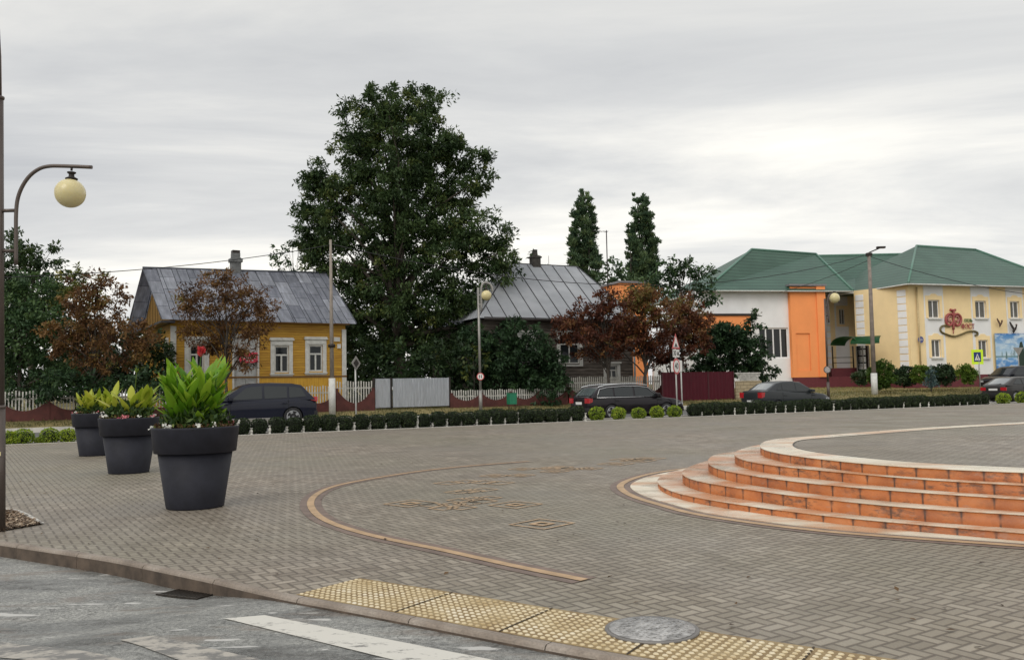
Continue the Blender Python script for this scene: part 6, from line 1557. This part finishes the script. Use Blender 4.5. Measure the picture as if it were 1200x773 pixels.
# ------------------------------------------------------------------ fences
brick = plain('maroon_wall_paint', (.085, .024, .020), .8, var=.3, scale=3, bmp=.006); pick = plain('whitewashed_picket', (.50, .49, .45), .8, var=.25, scale=7)
def scallop_fence(ua, ub, v, lab, pw=1.95, zb=None, h=1.3, low=.42, peak=.85):
    t = thing('fence', lab, 'fence', RV((ua+ub)/2, v, hgt((ua+ub)/2, v)), RANG)
    n = max(1, round((ub-ua)/pw)); w = (ub-ua)/n
    bm = bmesh.new(); x0 = -(ub-ua)/2
    for k in range(n):
        xa = x0+k*w; K = 12; pts = [(xa+.0, -.05, -.25)]; top_ = []
        for j in range(K+1):
            f_ = j/K; top_.append((xa+f_*w, -.05, low+(peak-low)*abs(2*f_-1)**2.0))
        for j in range(K):
            (xq, _, zq), (xs, _, zs) = top_[j], top_[j+1]
            prism(bm, [(xq, -.05, -.25), (xs, -.05, -.25), (xs, -.05, zs), (xq, -.05, zq)], (0, .10, 0))
    bmesh.ops.remove_doubles(bm, verts=bm.verts, dist=.0005)
    obj('scalloped_base', bm, brick, t)
    for k in range(n):
        xa = x0+k*w; bm = bmesh.new(); m_ = int(w/.125)
        for j in range(m_):
            x = xa+.06+(w-.12)*j/(m_-1); f_ = (x-xa)/w; zt = h-.06*abs(math.sin(f_*PI*3)); zlo = low+(peak-low)*abs(2*f_-1)**2-.03
            bx(bm, x-.027, x+.027, .06, .10, min(zlo, h-.3), zt)
        bx(bm, xa+.03, xa+w-.03, .062, .098, h-.42, h-.36) if False else None
        zr1 = h-.40; bx(bm, xa+.02, xa+w-.02, .104, .13, zr1, zr1+.07); obj('picket_panel', bm, pick, t)
    for k in range(n+1):
        xa = x0+k*w; bm = bmesh.new(); bx(bm, xa-.07, xa+.07, -.07, .12, -.3, peak+.03, bev=.01); obj('fence_post', bm, brick, t)
    return t
def uat(px, v): return uv_of(ONV(px, 480, v))[0]
FV = 13.3
scallop_fence(uat(-60, FV), uat(262, FV), FV, 'long scalloped maroon fence with white pickets before the left garden')
scallop_fence(uat(352, FV), uat(393, FV), FV, 'short scalloped picket fence stretch just behind the off-roader', pw=1.9)
scallop_fence(uat(394.5, FV), uat(437.5, FV), FV, 'single wide scalloped picket panel between the tall pole and the metal gate', pw=1.9, peak=1.1, low=.38, h=1.5)
scallop_fence(uat(529, FV), uat(664, FV), FV, 'scalloped maroon fence with low pickets under the dark trees', pw=1.6, h=.95, low=.35, peak=.75)
scallop_fence(uat(668, FV+.6), uat(776, FV+.6), FV+.6, 'grey picket fence half hidden behind the estate car and the log house shrubs', pw=2.0, h=1.5)
# corrugated gate
corr = plain('pale_corrugated_metal', (.60, .63, .68), .45, .0, var=.12, scale=3, stretch=(3, 3, .5))
def corrug(name, parent, x0, x1, z0, z1, mat, pitch=.11, d=.018, y=0):
    bm = bmesh.new(); n = int((x1-x0)/pitch*4); prev = None
    for k in range(n+1):
        x = x0+(x1-x0)*k/n; yy = y+(d if (k % 4) in (1, 2) else 0); a = bm.verts.new((x, yy, z0)); b_ = bm.verts.new((x, yy, z1))
        if prev: bm.faces.new((prev[0], a, b_, prev[1]))
        prev = (a, b_)
    bmesh.ops.solidify(bm, geom=bm.faces[:], thickness=.006); return obj(name, bm, mat, parent)
gu0, gu1, gu2, gu3 = [uat(p, FV) for p in (440, 457.5, 460.5, 526.5)]
t = thing('metal_gate', 'pale grey corrugated metal gate with a narrow wicket panel on its left', 'gate', RV((gu0+gu3)/2, FV, hgt(20, FV)-.05), RANG); o_ = (gu0+gu3)/2
zt = ONV(480, 443, FV).z-t.location.z; zb_ = ONV(480, 476.5, FV).z-t.location.z
corrug('wicket_leaf', t, gu0-o_, gu1-o_, zb_, zt, corr, .16); corrug('gate_leaf', t, gu2-o_, gu3-o_, zb_, zt, corr, .16)
bm = bmesh.new()
for u_ in (gu0-.06, (gu1+gu2)/2, gu3+.06): bx(bm, u_-o_-.05, u_-o_+.05, .03, .12, -.2, zt+.04)
bx(bm, gu0-o_, gu3-o_, .03, .06, zb_-.02, zb_+.05); bx(bm, gu0-o_, gu3-o_, .03, .06, zt-.06, zt); obj('gate_frame', bm, darkm, t)
# maroon metal fence
mf = plain('maroon_sheet_metal', (.145, .010, .026), .42, .1, var=.1, scale=2)
mu = [uat(p, FV) for p in (777, 794, 831, 861)]
t = thing('fence', 'maroon sheet metal fence and gate behind the white road signs', 'fence', RV((mu[0]+mu[-1])/2, FV, hgt(30, FV)), RANG); o_ = (mu[0]+mu[-1])/2
zt = ONV(830, 435.5, FV).z-t.location.z; zb_ = ONV(830, 471, FV).z-t.location.z
for a, b_ in zip(mu, mu[1:]): corrug('sheet_panel', t, a-o_+.04, b_-o_-.04, zb_, zt, mf, .25, .012)
bm = bmesh.new()
for u_ in mu: bx(bm, u_-o_-.035, u_-o_+.035, -.02, .08, -.2, zt+.02)
obj('fence_post', bm, plain('dark_maroon_post', (.06, .008, .012), .5), t)
# beige stone-pattern concrete fence with lattice top
bu0, bu1 = uat(863, FV), uat(893, FV)
m, nt, b = nm('beige_stone_panel'); g = coords(nt, geo=True, rot=(0, 0, -RANG)); g2 = N(nt, 'ShaderNodeSeparateXYZ'); L(nt, g, g2.inputs[0]); cb_ = N(nt, 'ShaderNodeCombineXYZ'); L(nt, g2.outputs[0], cb_.inputs[0]); L(nt, g2.outputs[2], cb_.inputs[1])
br = N(nt, 'ShaderNodeTexBrick'); L(nt, cb_.outputs[0], br.inputs['Vector']); br.inputs['Scale'].default_value = 1; br.inputs['Brick Width'].default_value = .5; br.inputs['Row Height'].default_value = .2; br.inputs['Mortar Size'].default_value = .02
br.inputs['Color1'].default_value = (.45, .37, .24, 1); br.inputs['Color2'].default_value = (.36, .29, .18, 1); br.inputs['Mortar'].default_value = (.2, .16, .1, 1); L(nt, br.outputs[0], b.inputs['Base Color']); b.inputs['Roughness'].default_value = .85; bump(nt, b, noi(nt, g, 8, 4), .04, .7)
t = thing('fence', 'beige stone-pattern concrete fence with a white lattice top behind the saloon car', 'fence', RV((bu0+bu1)/2, FV, hgt(32, FV)), RANG); w = (bu1-bu0)/2
zt = ONV(880, 446, FV).z-t.location.z; bm = bmesh.new(); bx(bm, -w, w, -.05, .05, -.3, zt); obj('stone_panel', bm, m, t)
bm = bmesh.new()
for k in range(15):
    x = -w+.05+k*(2*w-.6)/14
    for d_ in (-1, 1): prism(bm, [(x+(.0 if d_ > 0 else .45), -.02, zt), (x+(.05 if d_ > 0 else .50), -.02, zt), (x+(.50 if d_ > 0 else .05), -.02, zt+.45), (x+(.45 if d_ > 0 else .0), -.02, zt+.45)], (0, .02 if d_ > 0 else .03, 0))
bx(bm, -w, w, -.03, .03, zt+.452, zt+.52); obj('lattice_top', bm, pick, t)
# ------------------------------------------------------------------ trees
bark = plain('bark', (.055, .045, .036), .9, var=.4, scale=6, bmp=.02, stretch=(4, 4, 1)); barkw = plain('lime_washed_trunk', (.40, .39, .36), .9, var=.25, scale=6)
f_dark = foliage('deep_green_leaf', [(0, (.016, .032, .013)), (.4, (.040, .074, .027)), (.75, (.078, .122, .038)), (1, (.17, .19, .05))], .28)
f_mid = foliage('mid_green_leaf', [(0, (.015, .034, .015)), (.5, (.042, .088, .034)), (1, (.11, .18, .06))], .22)
f_pop = foliage('poplar_leaf', [(0, (.036, .072, .040)), (.5, (.092, .150, .074)), (1, (.18, .24, .10))], .3)
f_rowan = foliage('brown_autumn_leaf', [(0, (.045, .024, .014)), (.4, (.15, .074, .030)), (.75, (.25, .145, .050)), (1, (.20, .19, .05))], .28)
f_red = foliage('dark_red_autumn_leaf', [(0, (.036, .017, .012)), (.4, (.115, .036, .020)), (.7, (.185, .080, .030)), (1, (.18, .16, .045))], .28)
f_yel = foliage('yellow_green_leaf', [(0, (.05, .07, .015)), (.5, (.13, .15, .03)), (1, (.28, .25, .05))], .25)
f_blue = foliage('blue_needles', [(0, (.03, .06, .06)), (.5, (.07, .12, .115)), (1, (.16, .22, .20))], .1)
f_jun = foliage('juniper_leaf', [(0, (.010, .024, .012)), (.5, (.03, .058, .024)), (1, (.07, .11, .04))], .1)
f_bri = foliage('bright_shrub_leaf', [(0, (.03, .07, .010)), (.5, (.10, .17, .022)), (1, (.22, .29, .04))], .2)
def tree(name, lab, cat, bx_, by_, Y, blobs, mat, leaf=(.24, .13), clump=.55, per=26, dens=1.0, tr=.2, group=None, white=0, shell=.45, tvar=.18, tint=.45, nl=14, droop=.3, topz=None, zbase=None, dscale=.9, trunk=True, bushes=False):
    base = AT(bx_, by_, Y); gz = HG(base) if zbase is None else zbase; base.z = gz
    root = thing(name, lab, cat, base, 0, group); k = Y/F; B = []
    for q in blobs:
        px, py, rx, ry = q[:4]; c = AT(px, py, Y)-base; dd = q[5] if len(q) > 5 else random.uniform(-.5, .5)*min(rx, 40)*k*.6
        c.y = dd; r = (rx*k, min(rx, ry*1.3)*k*dscale, ry*k); B.append(((c.x, c.y, c.z), r, q[4] if len(q) > 4 and q[4] is not None else tint))
    o, CC = crown('crown', B, mat, leaf, clump, per, dens, root, shell, tint, tvar, droop)
    if trunk:
        zt = topz if topz else max(b_[0][2] for b_ in B)
        cx = sum(b_[0][0] for b_ in B)/len(B)
        tg = [tuple(CC[i]) for i in rng.choice(len(CC), min(len(CC), nl), replace=False)]
        limbs('trunk', (0, 0, -.2), (cx*.5, 0, zt), tr, tg, bark, root, nl)
        if white:
            bm = bmesh.new(); tube(bm, [(0, 0, -.05), (0, 0, white)], tr*1.12, 10); obj('limewashed_band', bm, barkw, root)
    return root
# the big tree
def dD(px, v): # depth along a column on line v
    return ONV(px, 470, v).y
Yb = dD(470, 20)
tree('ash_tree', 'tallest broad dark green tree towering between the yellow and log houses', 'tree', 470, 468, Yb,
 [(455, 130, 44, 30), (498, 125, 32, 22), (425, 165, 45, 42), (480, 170, 62, 50), (520, 178, 40, 40), (405, 215, 48, 48), (460, 230, 62, 55), (525, 228, 52, 52), (558, 205, 22, 32), (571, 188, 12, 14), (365, 215, 20, 22), (364, 250, 15, 26), (364, 290, 18, 26), (383, 268, 42, 48), (436, 290, 60, 52), (505, 288, 62, 52), (556, 282, 40, 42), (582, 290, 28, 32), (378, 312, 24, 30), (410, 345, 50, 45), (470, 350, 62, 50), (535, 345, 55, 42), (590, 318, 20, 22), (440, 400, 45, 40), (500, 400, 55, 42), (557, 385, 38, 40), (375, 225, 16, 20), (362, 285, 12, 22), (435, 108, 14, 12), (459, 105, 10, 10), (505, 108, 12, 10), (362, 240, 10, 14), (408, 130, 14, 14)],
 f_dark, leaf=(.25, .10), clump=.60, per=85, dens=1.35, tr=.42, nl=46, topz=16, tvar=.17, tint=.52, shell=.5)
# trees at the left
Yl = dD(60, 15.5)
tree('birch_tree', 'dark feathery tree highest at the left picture edge behind the lamp', 'tree', 35, 470, Yl+7, [(30, 310, 32, 34), (15, 285, 16, 20), (55, 300, 22, 22), (5, 330, 30, 40), (75, 330, 20, 20), (40, 345, 40, 30)], f_dark, leaf=(.24, .10), clump=.4, dens=.9, per=36, tr=.15, nl=20, tint=.4)
tree('lilac_tree', 'dense mid green bushy tree filling the left edge above the fence', 'tree', 20, 470, Yl, [(10, 360, 34, 44), (40, 350, 28, 40), (20, 400, 46, 36), (60, 390, 30, 40), (15, 440, 45, 30), (70, 440, 36, 26)], f_mid, leaf=(.19, .09), clump=.42, dens=1.4, per=50, tr=.12, nl=10, tint=.62)
tree('young_maple', 'loose yellow-green tree peeking between the dark feathery tree and the brown-leaved one', 'tree', 90, 470, Yl+3, [(85, 335, 24, 20), (100, 350, 28, 26), (70, 350, 18, 22), (118, 330, 10, 14), (95, 318, 12, 10)], f_yel, leaf=(.19, .09), clump=.35, dens=.75, per=30, tr=.08, nl=14, tint=.45)
tree('rowan_tree', 'brown-leaved tree left of the yellow house gable', 'tree', 108, 480, Yl-1.6, [(105, 350, 32, 32), (170, 405, 22, 18), (130, 345, 18, 20), (90, 385, 40, 34), (130, 390, 36, 34), (160, 400, 22, 26), (70, 400, 28, 22), (110, 425, 46, 20), (148, 345, 8, 8), (60, 388, 14, 12)], f_rowan, leaf=(.19, .075), clump=.38, dens=1.1, per=38, tr=.07, nl=22, tint=.45, shell=.6)
tree('garden_shrub', 'dark green shrub hanging over the left picket fence', 'shrub', 70, 478, Yl-2.2, [(70, 445, 28, 18), (48, 462, 24, 20), (100, 452, 32, 18), (140, 452, 36, 18), (178, 448, 28, 18), (15, 462, 22, 16), (210, 455, 24, 18)], f_mid, leaf=(.22, .09), clump=.3, dens=.9, per=24, tr=.05, nl=5, tint=.28, trunk=False)
tree('garden_shrub', 'dark spreading thicket in the shade before the yellow house gable', 'shrub', 165, 478, Yl+1.5, [(160, 430, 32, 36), (182, 420, 20, 34), (165, 395, 20, 14), (120, 440, 40, 30), (196, 450, 16, 22)], f_dark, leaf=(.24, .11), clump=.35, dens=1.2, per=26, tint=.3, trunk=False)
tree('distant_thicket', 'dark garden trees far behind the left picket fence', 'trees', 90, 470, Yl+14, [(0, 380, 50, 70), (70, 395, 50, 60), (130, 410, 46, 52), (20, 440, 60, 40), (100, 450, 60, 36), (175, 440, 34, 30)], f_dark, leaf=(.34, .18), clump=.7, dens=1.3, per=34, tint=.25, trunk=False)['kind'] = 'stuff'
tree('distant_thicket', 'dark trees far behind the grey metal gate and the tall broad tree', 'trees', 450, 470, Yb+12, [(420, 400, 44, 60), (475, 400, 50, 60), (530, 395, 46, 60), (415, 445, 40, 34), (480, 448, 60, 34), (550, 440, 50, 40)], f_dark, leaf=(.36, .18), clump=.7, dens=1.2, per=32, tint=.2, trunk=False)['kind'] = 'stuff'
# brown tree before the yellow house
Yr = dD(275, 11.9)+.4
tree('rowan_tree', 'brown-leaved street tree standing before the yellow house roof', 'tree', 266, 486, Yr, [(262, 348, 50, 28), (228, 358, 26, 26), (300, 358, 28, 28), (262, 326, 34, 14), (255, 385, 44, 24), (302, 388, 20, 20), (222, 385, 18, 18), (285, 410, 26, 16), (245, 405, 28, 16), (312, 375, 12, 14), (285, 425, 22, 10), (215, 352, 10, 12, .95)], f_rowan, leaf=(.17, .06), clump=.34, dens=1.25, per=32, tr=.085, nl=26, tint=.38, shell=.7, white=0)
# thicket right of the yellow house and behind the grey gate
tree('garden_tree', 'dark leafy tree behind the right corner of the yellow house', 'tree', 350, 455, Yb+4, [(335, 300, 26, 22), (322, 306, 14, 10), (350, 280, 12, 20)], f_mid, leaf=(.24, .11), clump=.36, dens=.38, per=16, tr=.06, nl=22, tint=.55)
tree('garden_thicket', 'dark undergrowth behind the grey metal gate', 'shrub', 450, 478, dD(450, 16.5), [(425, 430, 28, 45), (460, 430, 38, 34), (500, 430, 38, 38), (535, 440, 30, 40), (420, 462, 26, 24)], f_dark, leaf=(.28, .13), clump=.42, dens=.9, per=24, tint=.22, trunk=False)
tree('lilac_bush', 'large dark green bush behind the middle lamp post and the green bin', 'shrub', 590, 478, dD(590, 14.6), [(575, 415, 40, 34), (612, 405, 34, 28), (635, 430, 34, 34), (590, 448, 50, 28), (545, 440, 32, 34), (640, 455, 30, 22), (560, 395, 22, 22), (600, 385, 18, 14), (650, 440, 18, 22)], f_mid, leaf=(.22, .10), clump=.4, dens=1.3, per=42, tint=.26, tvar=.16, trunk=False)
tree('young_maple', 'sparse yellowing sapling beside the middle lamp post', 'tree', 556, 478, dD(556, 13.9), [(552, 415, 20, 18), (566, 425, 20, 14), (545, 435, 14, 12)], f_yel, leaf=(.24, .12), clump=.3, dens=.22, per=12, tr=.04, nl=10, tint=.15)
# red street trees
Y1 = dD(716, 12.2); Y2 = dD(758, 12.2); Y3 = dD(795, 12.5)
tree('red_maple', 'dark red-leaved street tree before the log house windows', 'tree', 716, 482, Y1, [(700, 362, 34, 20), (672, 378, 26, 20), (725, 372, 26, 24), (690, 395, 38, 20), (655, 390, 12, 12), (730, 398, 28, 22), (700, 414, 38, 12), (712, 345, 14, 10)], f_red, leaf=(.19, .085), clump=.36, dens=1.15, per=40, tr=.10, nl=26, tint=.42, shell=.6, white=.0)
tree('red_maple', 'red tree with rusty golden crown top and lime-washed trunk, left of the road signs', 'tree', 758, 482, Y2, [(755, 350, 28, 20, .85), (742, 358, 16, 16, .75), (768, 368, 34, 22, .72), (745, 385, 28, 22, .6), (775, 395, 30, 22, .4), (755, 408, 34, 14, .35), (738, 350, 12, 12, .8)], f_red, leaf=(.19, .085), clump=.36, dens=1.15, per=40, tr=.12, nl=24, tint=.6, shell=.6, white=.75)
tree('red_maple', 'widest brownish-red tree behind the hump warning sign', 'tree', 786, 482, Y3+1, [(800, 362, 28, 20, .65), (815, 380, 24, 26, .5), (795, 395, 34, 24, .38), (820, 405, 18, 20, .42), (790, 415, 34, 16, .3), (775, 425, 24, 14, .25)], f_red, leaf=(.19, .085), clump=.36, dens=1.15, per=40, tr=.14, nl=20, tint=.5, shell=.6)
tree('garden_tree', 'loose green tree with open branches left of the green tiled roof', 'tree', 800, 470, dD(800, 22), [(800, 310, 30, 16), (820, 325, 20, 16), (785, 325, 22, 18), (835, 348, 14, 14), (815, 345, 30, 16), (770, 336, 26, 18), (750, 340, 18, 10), (835, 318, 8, 8)], f_mid, leaf=(.30, .14), clump=.45, dens=.75, per=24, tr=.16, nl=34, tint=.42, shell=.6)
tree('lilac_bush', 'dark green bush behind the maroon sheet fence beside the orange wall', 'shrub', 855, 475, dD(855, 15), [(850, 402, 28, 26), (845, 392, 26, 16), (866, 398, 22, 18), (880, 415, 28, 24), (830, 420, 24, 24), (870, 432, 34, 16), (900, 438, 16, 10), (882, 380, 9, 18), (884, 368, 6, 8), (840, 392, 18, 16), (820, 440, 24, 14)], f_mid, leaf=(.24, .12), clump=.4, dens=1.4, per=40, tint=.24, trunk=False)
# poplars far behind
Yp = 96
def poplar(lab, cx, base, top_, hw_):
    bl = []
    for k in range(16):
        f_ = k/15; y = top_+8+(base-top_)*f_; w = hw_*(.22+.85*math.sin(PI*min(1, .06+f_*.72)))
        for s in (-1, 0, 1): bl.append((cx+s*w*.58+random.uniform(-2, 2), y+random.uniform(-7, 7)+(6 if s else 0), w*.36, 16, None, random.uniform(-1.5, 1.5)))
    bl.append((cx-hw_*.15, top_+6, 3.5, 8)); bl.append((cx+hw_*.2, top_+10, 3.5, 9))
    return tree('poplar', lab, 'tree', cx, 465, Yp, bl, f_pop, leaf=(.40, .15), clump=.45, per=46, dens=1.35, tr=.3, nl=16, group=None, tint=.42, tvar=.22, shell=.6, droop=-.8)
poplar('tall narrow poplar left of the tv aerial', 685, 345, 222, 19)
poplar('tall narrow poplar right of the tv aerial, above the orange block', 752, 345, 229, 19.5)
tree('garden_tree', 'small far green tree between the two poplars', 'tree', 718, 465, 88, [(718, 318, 16, 18), (710, 330, 14, 12), (735, 330, 14, 12)], f_pop, leaf=(.5, .25), clump=.6, dens=.8, per=18, tr=.15, nl=8, tint=.35)
tree('garden_tree', 'small dark treetop above the log house ridge', 'tree', 645, 465, 88, [(640, 316, 6, 7), (668, 318, 5, 5), (626, 300, 5, 8)], f_dark, leaf=(.45, .22), clump=.35, dens=.8, per=16, tr=.12, nl=6, tint=.4)
# shrubs before the cream building
def bush(lab, px, py, rx, ry, Y, mat, kind='shrub', tint=.5, name='round_shrub', leaf=(.16, .08), n=0):
    base = AT(px, py+ry, Y); base.z = AT(px, py+ry, Y).z
    return tree(name, lab, kind, px, py+ry, Y, [(px, py, rx, ry)], mat, leaf=leaf, clump=.22, dens=2.0, per=55, tint=tint, trunk=False, zbase=base.z, shell=.25, tvar=.10, droop=0)
bush('large round green shrub just right of the lantern pole', 1032, 439, 16, 17, 60, f_bri, tint=.22)
bush('brownish shrub at the porch left of the lantern pole', 1008, 442, 9, 8, 62, f_jun, tint=.7)
bush('dark spreading juniper under the white quoins', 1060, 440, 16, 12, 63, f_jun)
bush('bright round shrub between the two dark junipers', 1079, 438, 11, 10, 62, f_bri, tint=.5)
bush('dark spreading juniper right of the blue spruce', 1106, 439, 16, 12, 63, f_jun)
bush('bright green ball shrub left of the parked off-roader', 1133, 439, 11.5, 11.5, 61, f_bri, tint=.5)
base = AT(1091, 455, 57)
tree('blue_spruce', 'small blue-grey spruce on the lawn before the cream building', 'shrub', 1091, 455, 57, [(1091, 449, 11, 4.5), (1091, 443, 8.5, 4), (1091, 437, 5.5, 4), (1091, 432, 2.5, 3.5)], f_blue, leaf=(.16, .05), clump=.16, dens=1.2, per=26, tint=.5, zbase=base.z, tr=.04, nl=2)
# grass tufts along the verge of the far kerb
n = 16000; uu = rng.uniform(-25, 75, n); vv = 11.9+rng.random(n)**1.5*4
P = np.array([tuple(RV(a, b2, hgt(a, b2)-.01)) for a, b2 in zip(uu, vv)]); D = unit(n)*.6+np.array([0, 0, 1.0]); D /= np.linalg.norm(D, axis=1)[:, None]; Nn = unit(n); Nn -= D*(Nn*D).sum(1)[:, None]; Nn /= np.linalg.norm(Nn, axis=1)[:, None]
tag(leafmesh('grass', P, D, Nn, .07+.1*rng.random(n), np.full(n, .03), np.clip(rng.normal(.45, .25, n), 0, 1), foliage('grass_blade', [(0, (.04, .05, .015)), (.5, (.11, .105, .03)), (1, (.24, .19, .07))], .2)), 'short dry grass on the bank behind the far kerb', 'grass', kind='stuff')
n = 14000; uu = rng.uniform(30, 80, n); vv = 13+rng.random(n)*22
P = np.array([tuple(RV(a, b2, hgt(a, b2)-.01)) for a, b2 in zip(uu, vv)]); D = unit(n)*.6+np.array([0, 0, 1.0]); D /= np.linalg.norm(D, axis=1)[:, None]; Nn = unit(n); Nn -= D*(Nn*D).sum(1)[:, None]; Nn /= np.linalg.norm(Nn, axis=1)[:, None]
tag(leafmesh('grass', P, D, Nn, .06+.08*rng.random(n), np.full(n, .04), np.clip(rng.normal(.55, .25, n), 0, 1), foliage('lawn_blade', [(0, (.10, .12, .03)), (.5, (.22, .21, .06)), (1, (.40, .32, .12))], .3)), 'dry mown lawn before the cream building', 'grass', kind='stuff')

# ------------------------------------------------------------------ overcast sky, soft light
w = bpy.data.worlds.new('World'); sc.world = w; w.use_nodes = True; nt = w.node_tree; nt.nodes.clear()
out = N(nt, 'ShaderNodeOutputWorld'); bg = N(nt, 'ShaderNodeBackground'); L(nt, bg.outputs[0], out.inputs[0])
skyt = N(nt, 'ShaderNodeTexSky', sky_type='NISHITA'); skyt.sun_disc = False; SE, SA = math.radians(40), math.radians(-150); skyt.sun_elevation = SE; skyt.sun_rotation = SA; skyt.dust_density = 3
g = N(nt, 'ShaderNodeTexCoord').outputs['Generated']; s = N(nt, 'ShaderNodeSeparateXYZ'); L(nt, g, s.inputs[0])
zc = mth(nt, 'ADD', mth(nt, 'MAXIMUM', s.outputs[2], 0.0), .10)
cb2 = N(nt, 'ShaderNodeCombineXYZ'); L(nt, mth(nt, 'DIVIDE', s.outputs[0], zc), cb2.inputs[0]); L(nt, mth(nt, 'DIVIDE', s.outputs[1], zc), cb2.inputs[1])
mp = N(nt, 'ShaderNodeMapping'); mp.inputs['Scale'].default_value = (.36, .90, 1); mp.inputs['Rotation'].default_value = (0, 0, -.16); mp.inputs['Location'].default_value = (3.1, 1.3, 0); L(nt, cb2.outputs[0], mp.inputs[0])
cn = noi(nt, mp.outputs[0], .95, 8, .60); cn.node.inputs['Distortion'].default_value = .5
cn2 = noi(nt, mp.outputs[0], .45, 3, .5)
cloud = ramp(nt, cn, [(.30, (4.7, 4.78, 4.95)), (.46, (6.0, 6.02, 6.02)), (.57, (7.3, 7.2, 6.95)), (.68, (8.7, 8.5, 8.0))])
cloud = mixc(nt, .8, cloud, ramp(nt, cn2, [(.35, (.84, .85, .87)), (.65, (1.12, 1.11, 1.08))]), 'MULTIPLY')
# high thin cover brightens the zenith as an overcast dome does
zen = ramp(nt, s.outputs[2], [(0.0, (1.0, 1.0, 1.0)), (.12, (1.04, 1.03, 1.01)), (.42, (.90, .90, .89)), (1, (1.35, 1.35, 1.36))])
cloud = mixc(nt, 1.0, cloud, zen, 'MULTIPLY')
L(nt, mixc(nt, .93, skyt.outputs[0], cloud), bg.inputs[0]); bg.inputs[1].default_value = .136
sl_ = bpy.data.lights.new('sun', 'SUN'); sl_.energy = 1.1; sl_.angle = math.radians(35); sl_.color = (1, .96, .9)
so = bpy.data.objects.new('sun', sl_); COL.objects.link(so); so.rotation_euler = (PI/2-SE, 0, PI-SA+PI*0)
# sun direction to match the sky: rotation measured clockwise from +Y
dv = Vector((math.sin(SA)*math.cos(SE), math.cos(SA)*math.cos(SE), math.sin(SE))); so.rotation_euler = (-dv).to_track_quat('-Z', 'Y').to_euler()
sc.view_settings.view_transform = 'Standard'; sc.view_settings.look = 'None'; sc.view_settings.exposure = 0; sc.view_settings.gamma = 1; sc.view_settings.use_curve_mapping = False
cy = sc.cycles; cy.max_bounces = 5; cy.diffuse_bounces = 3; cy.glossy_bounces = 2; cy.transmission_bounces = 2; cy.transparent_max_bounces = 4; cy.use_denoising = True; cy.sample_clamp_indirect = 6
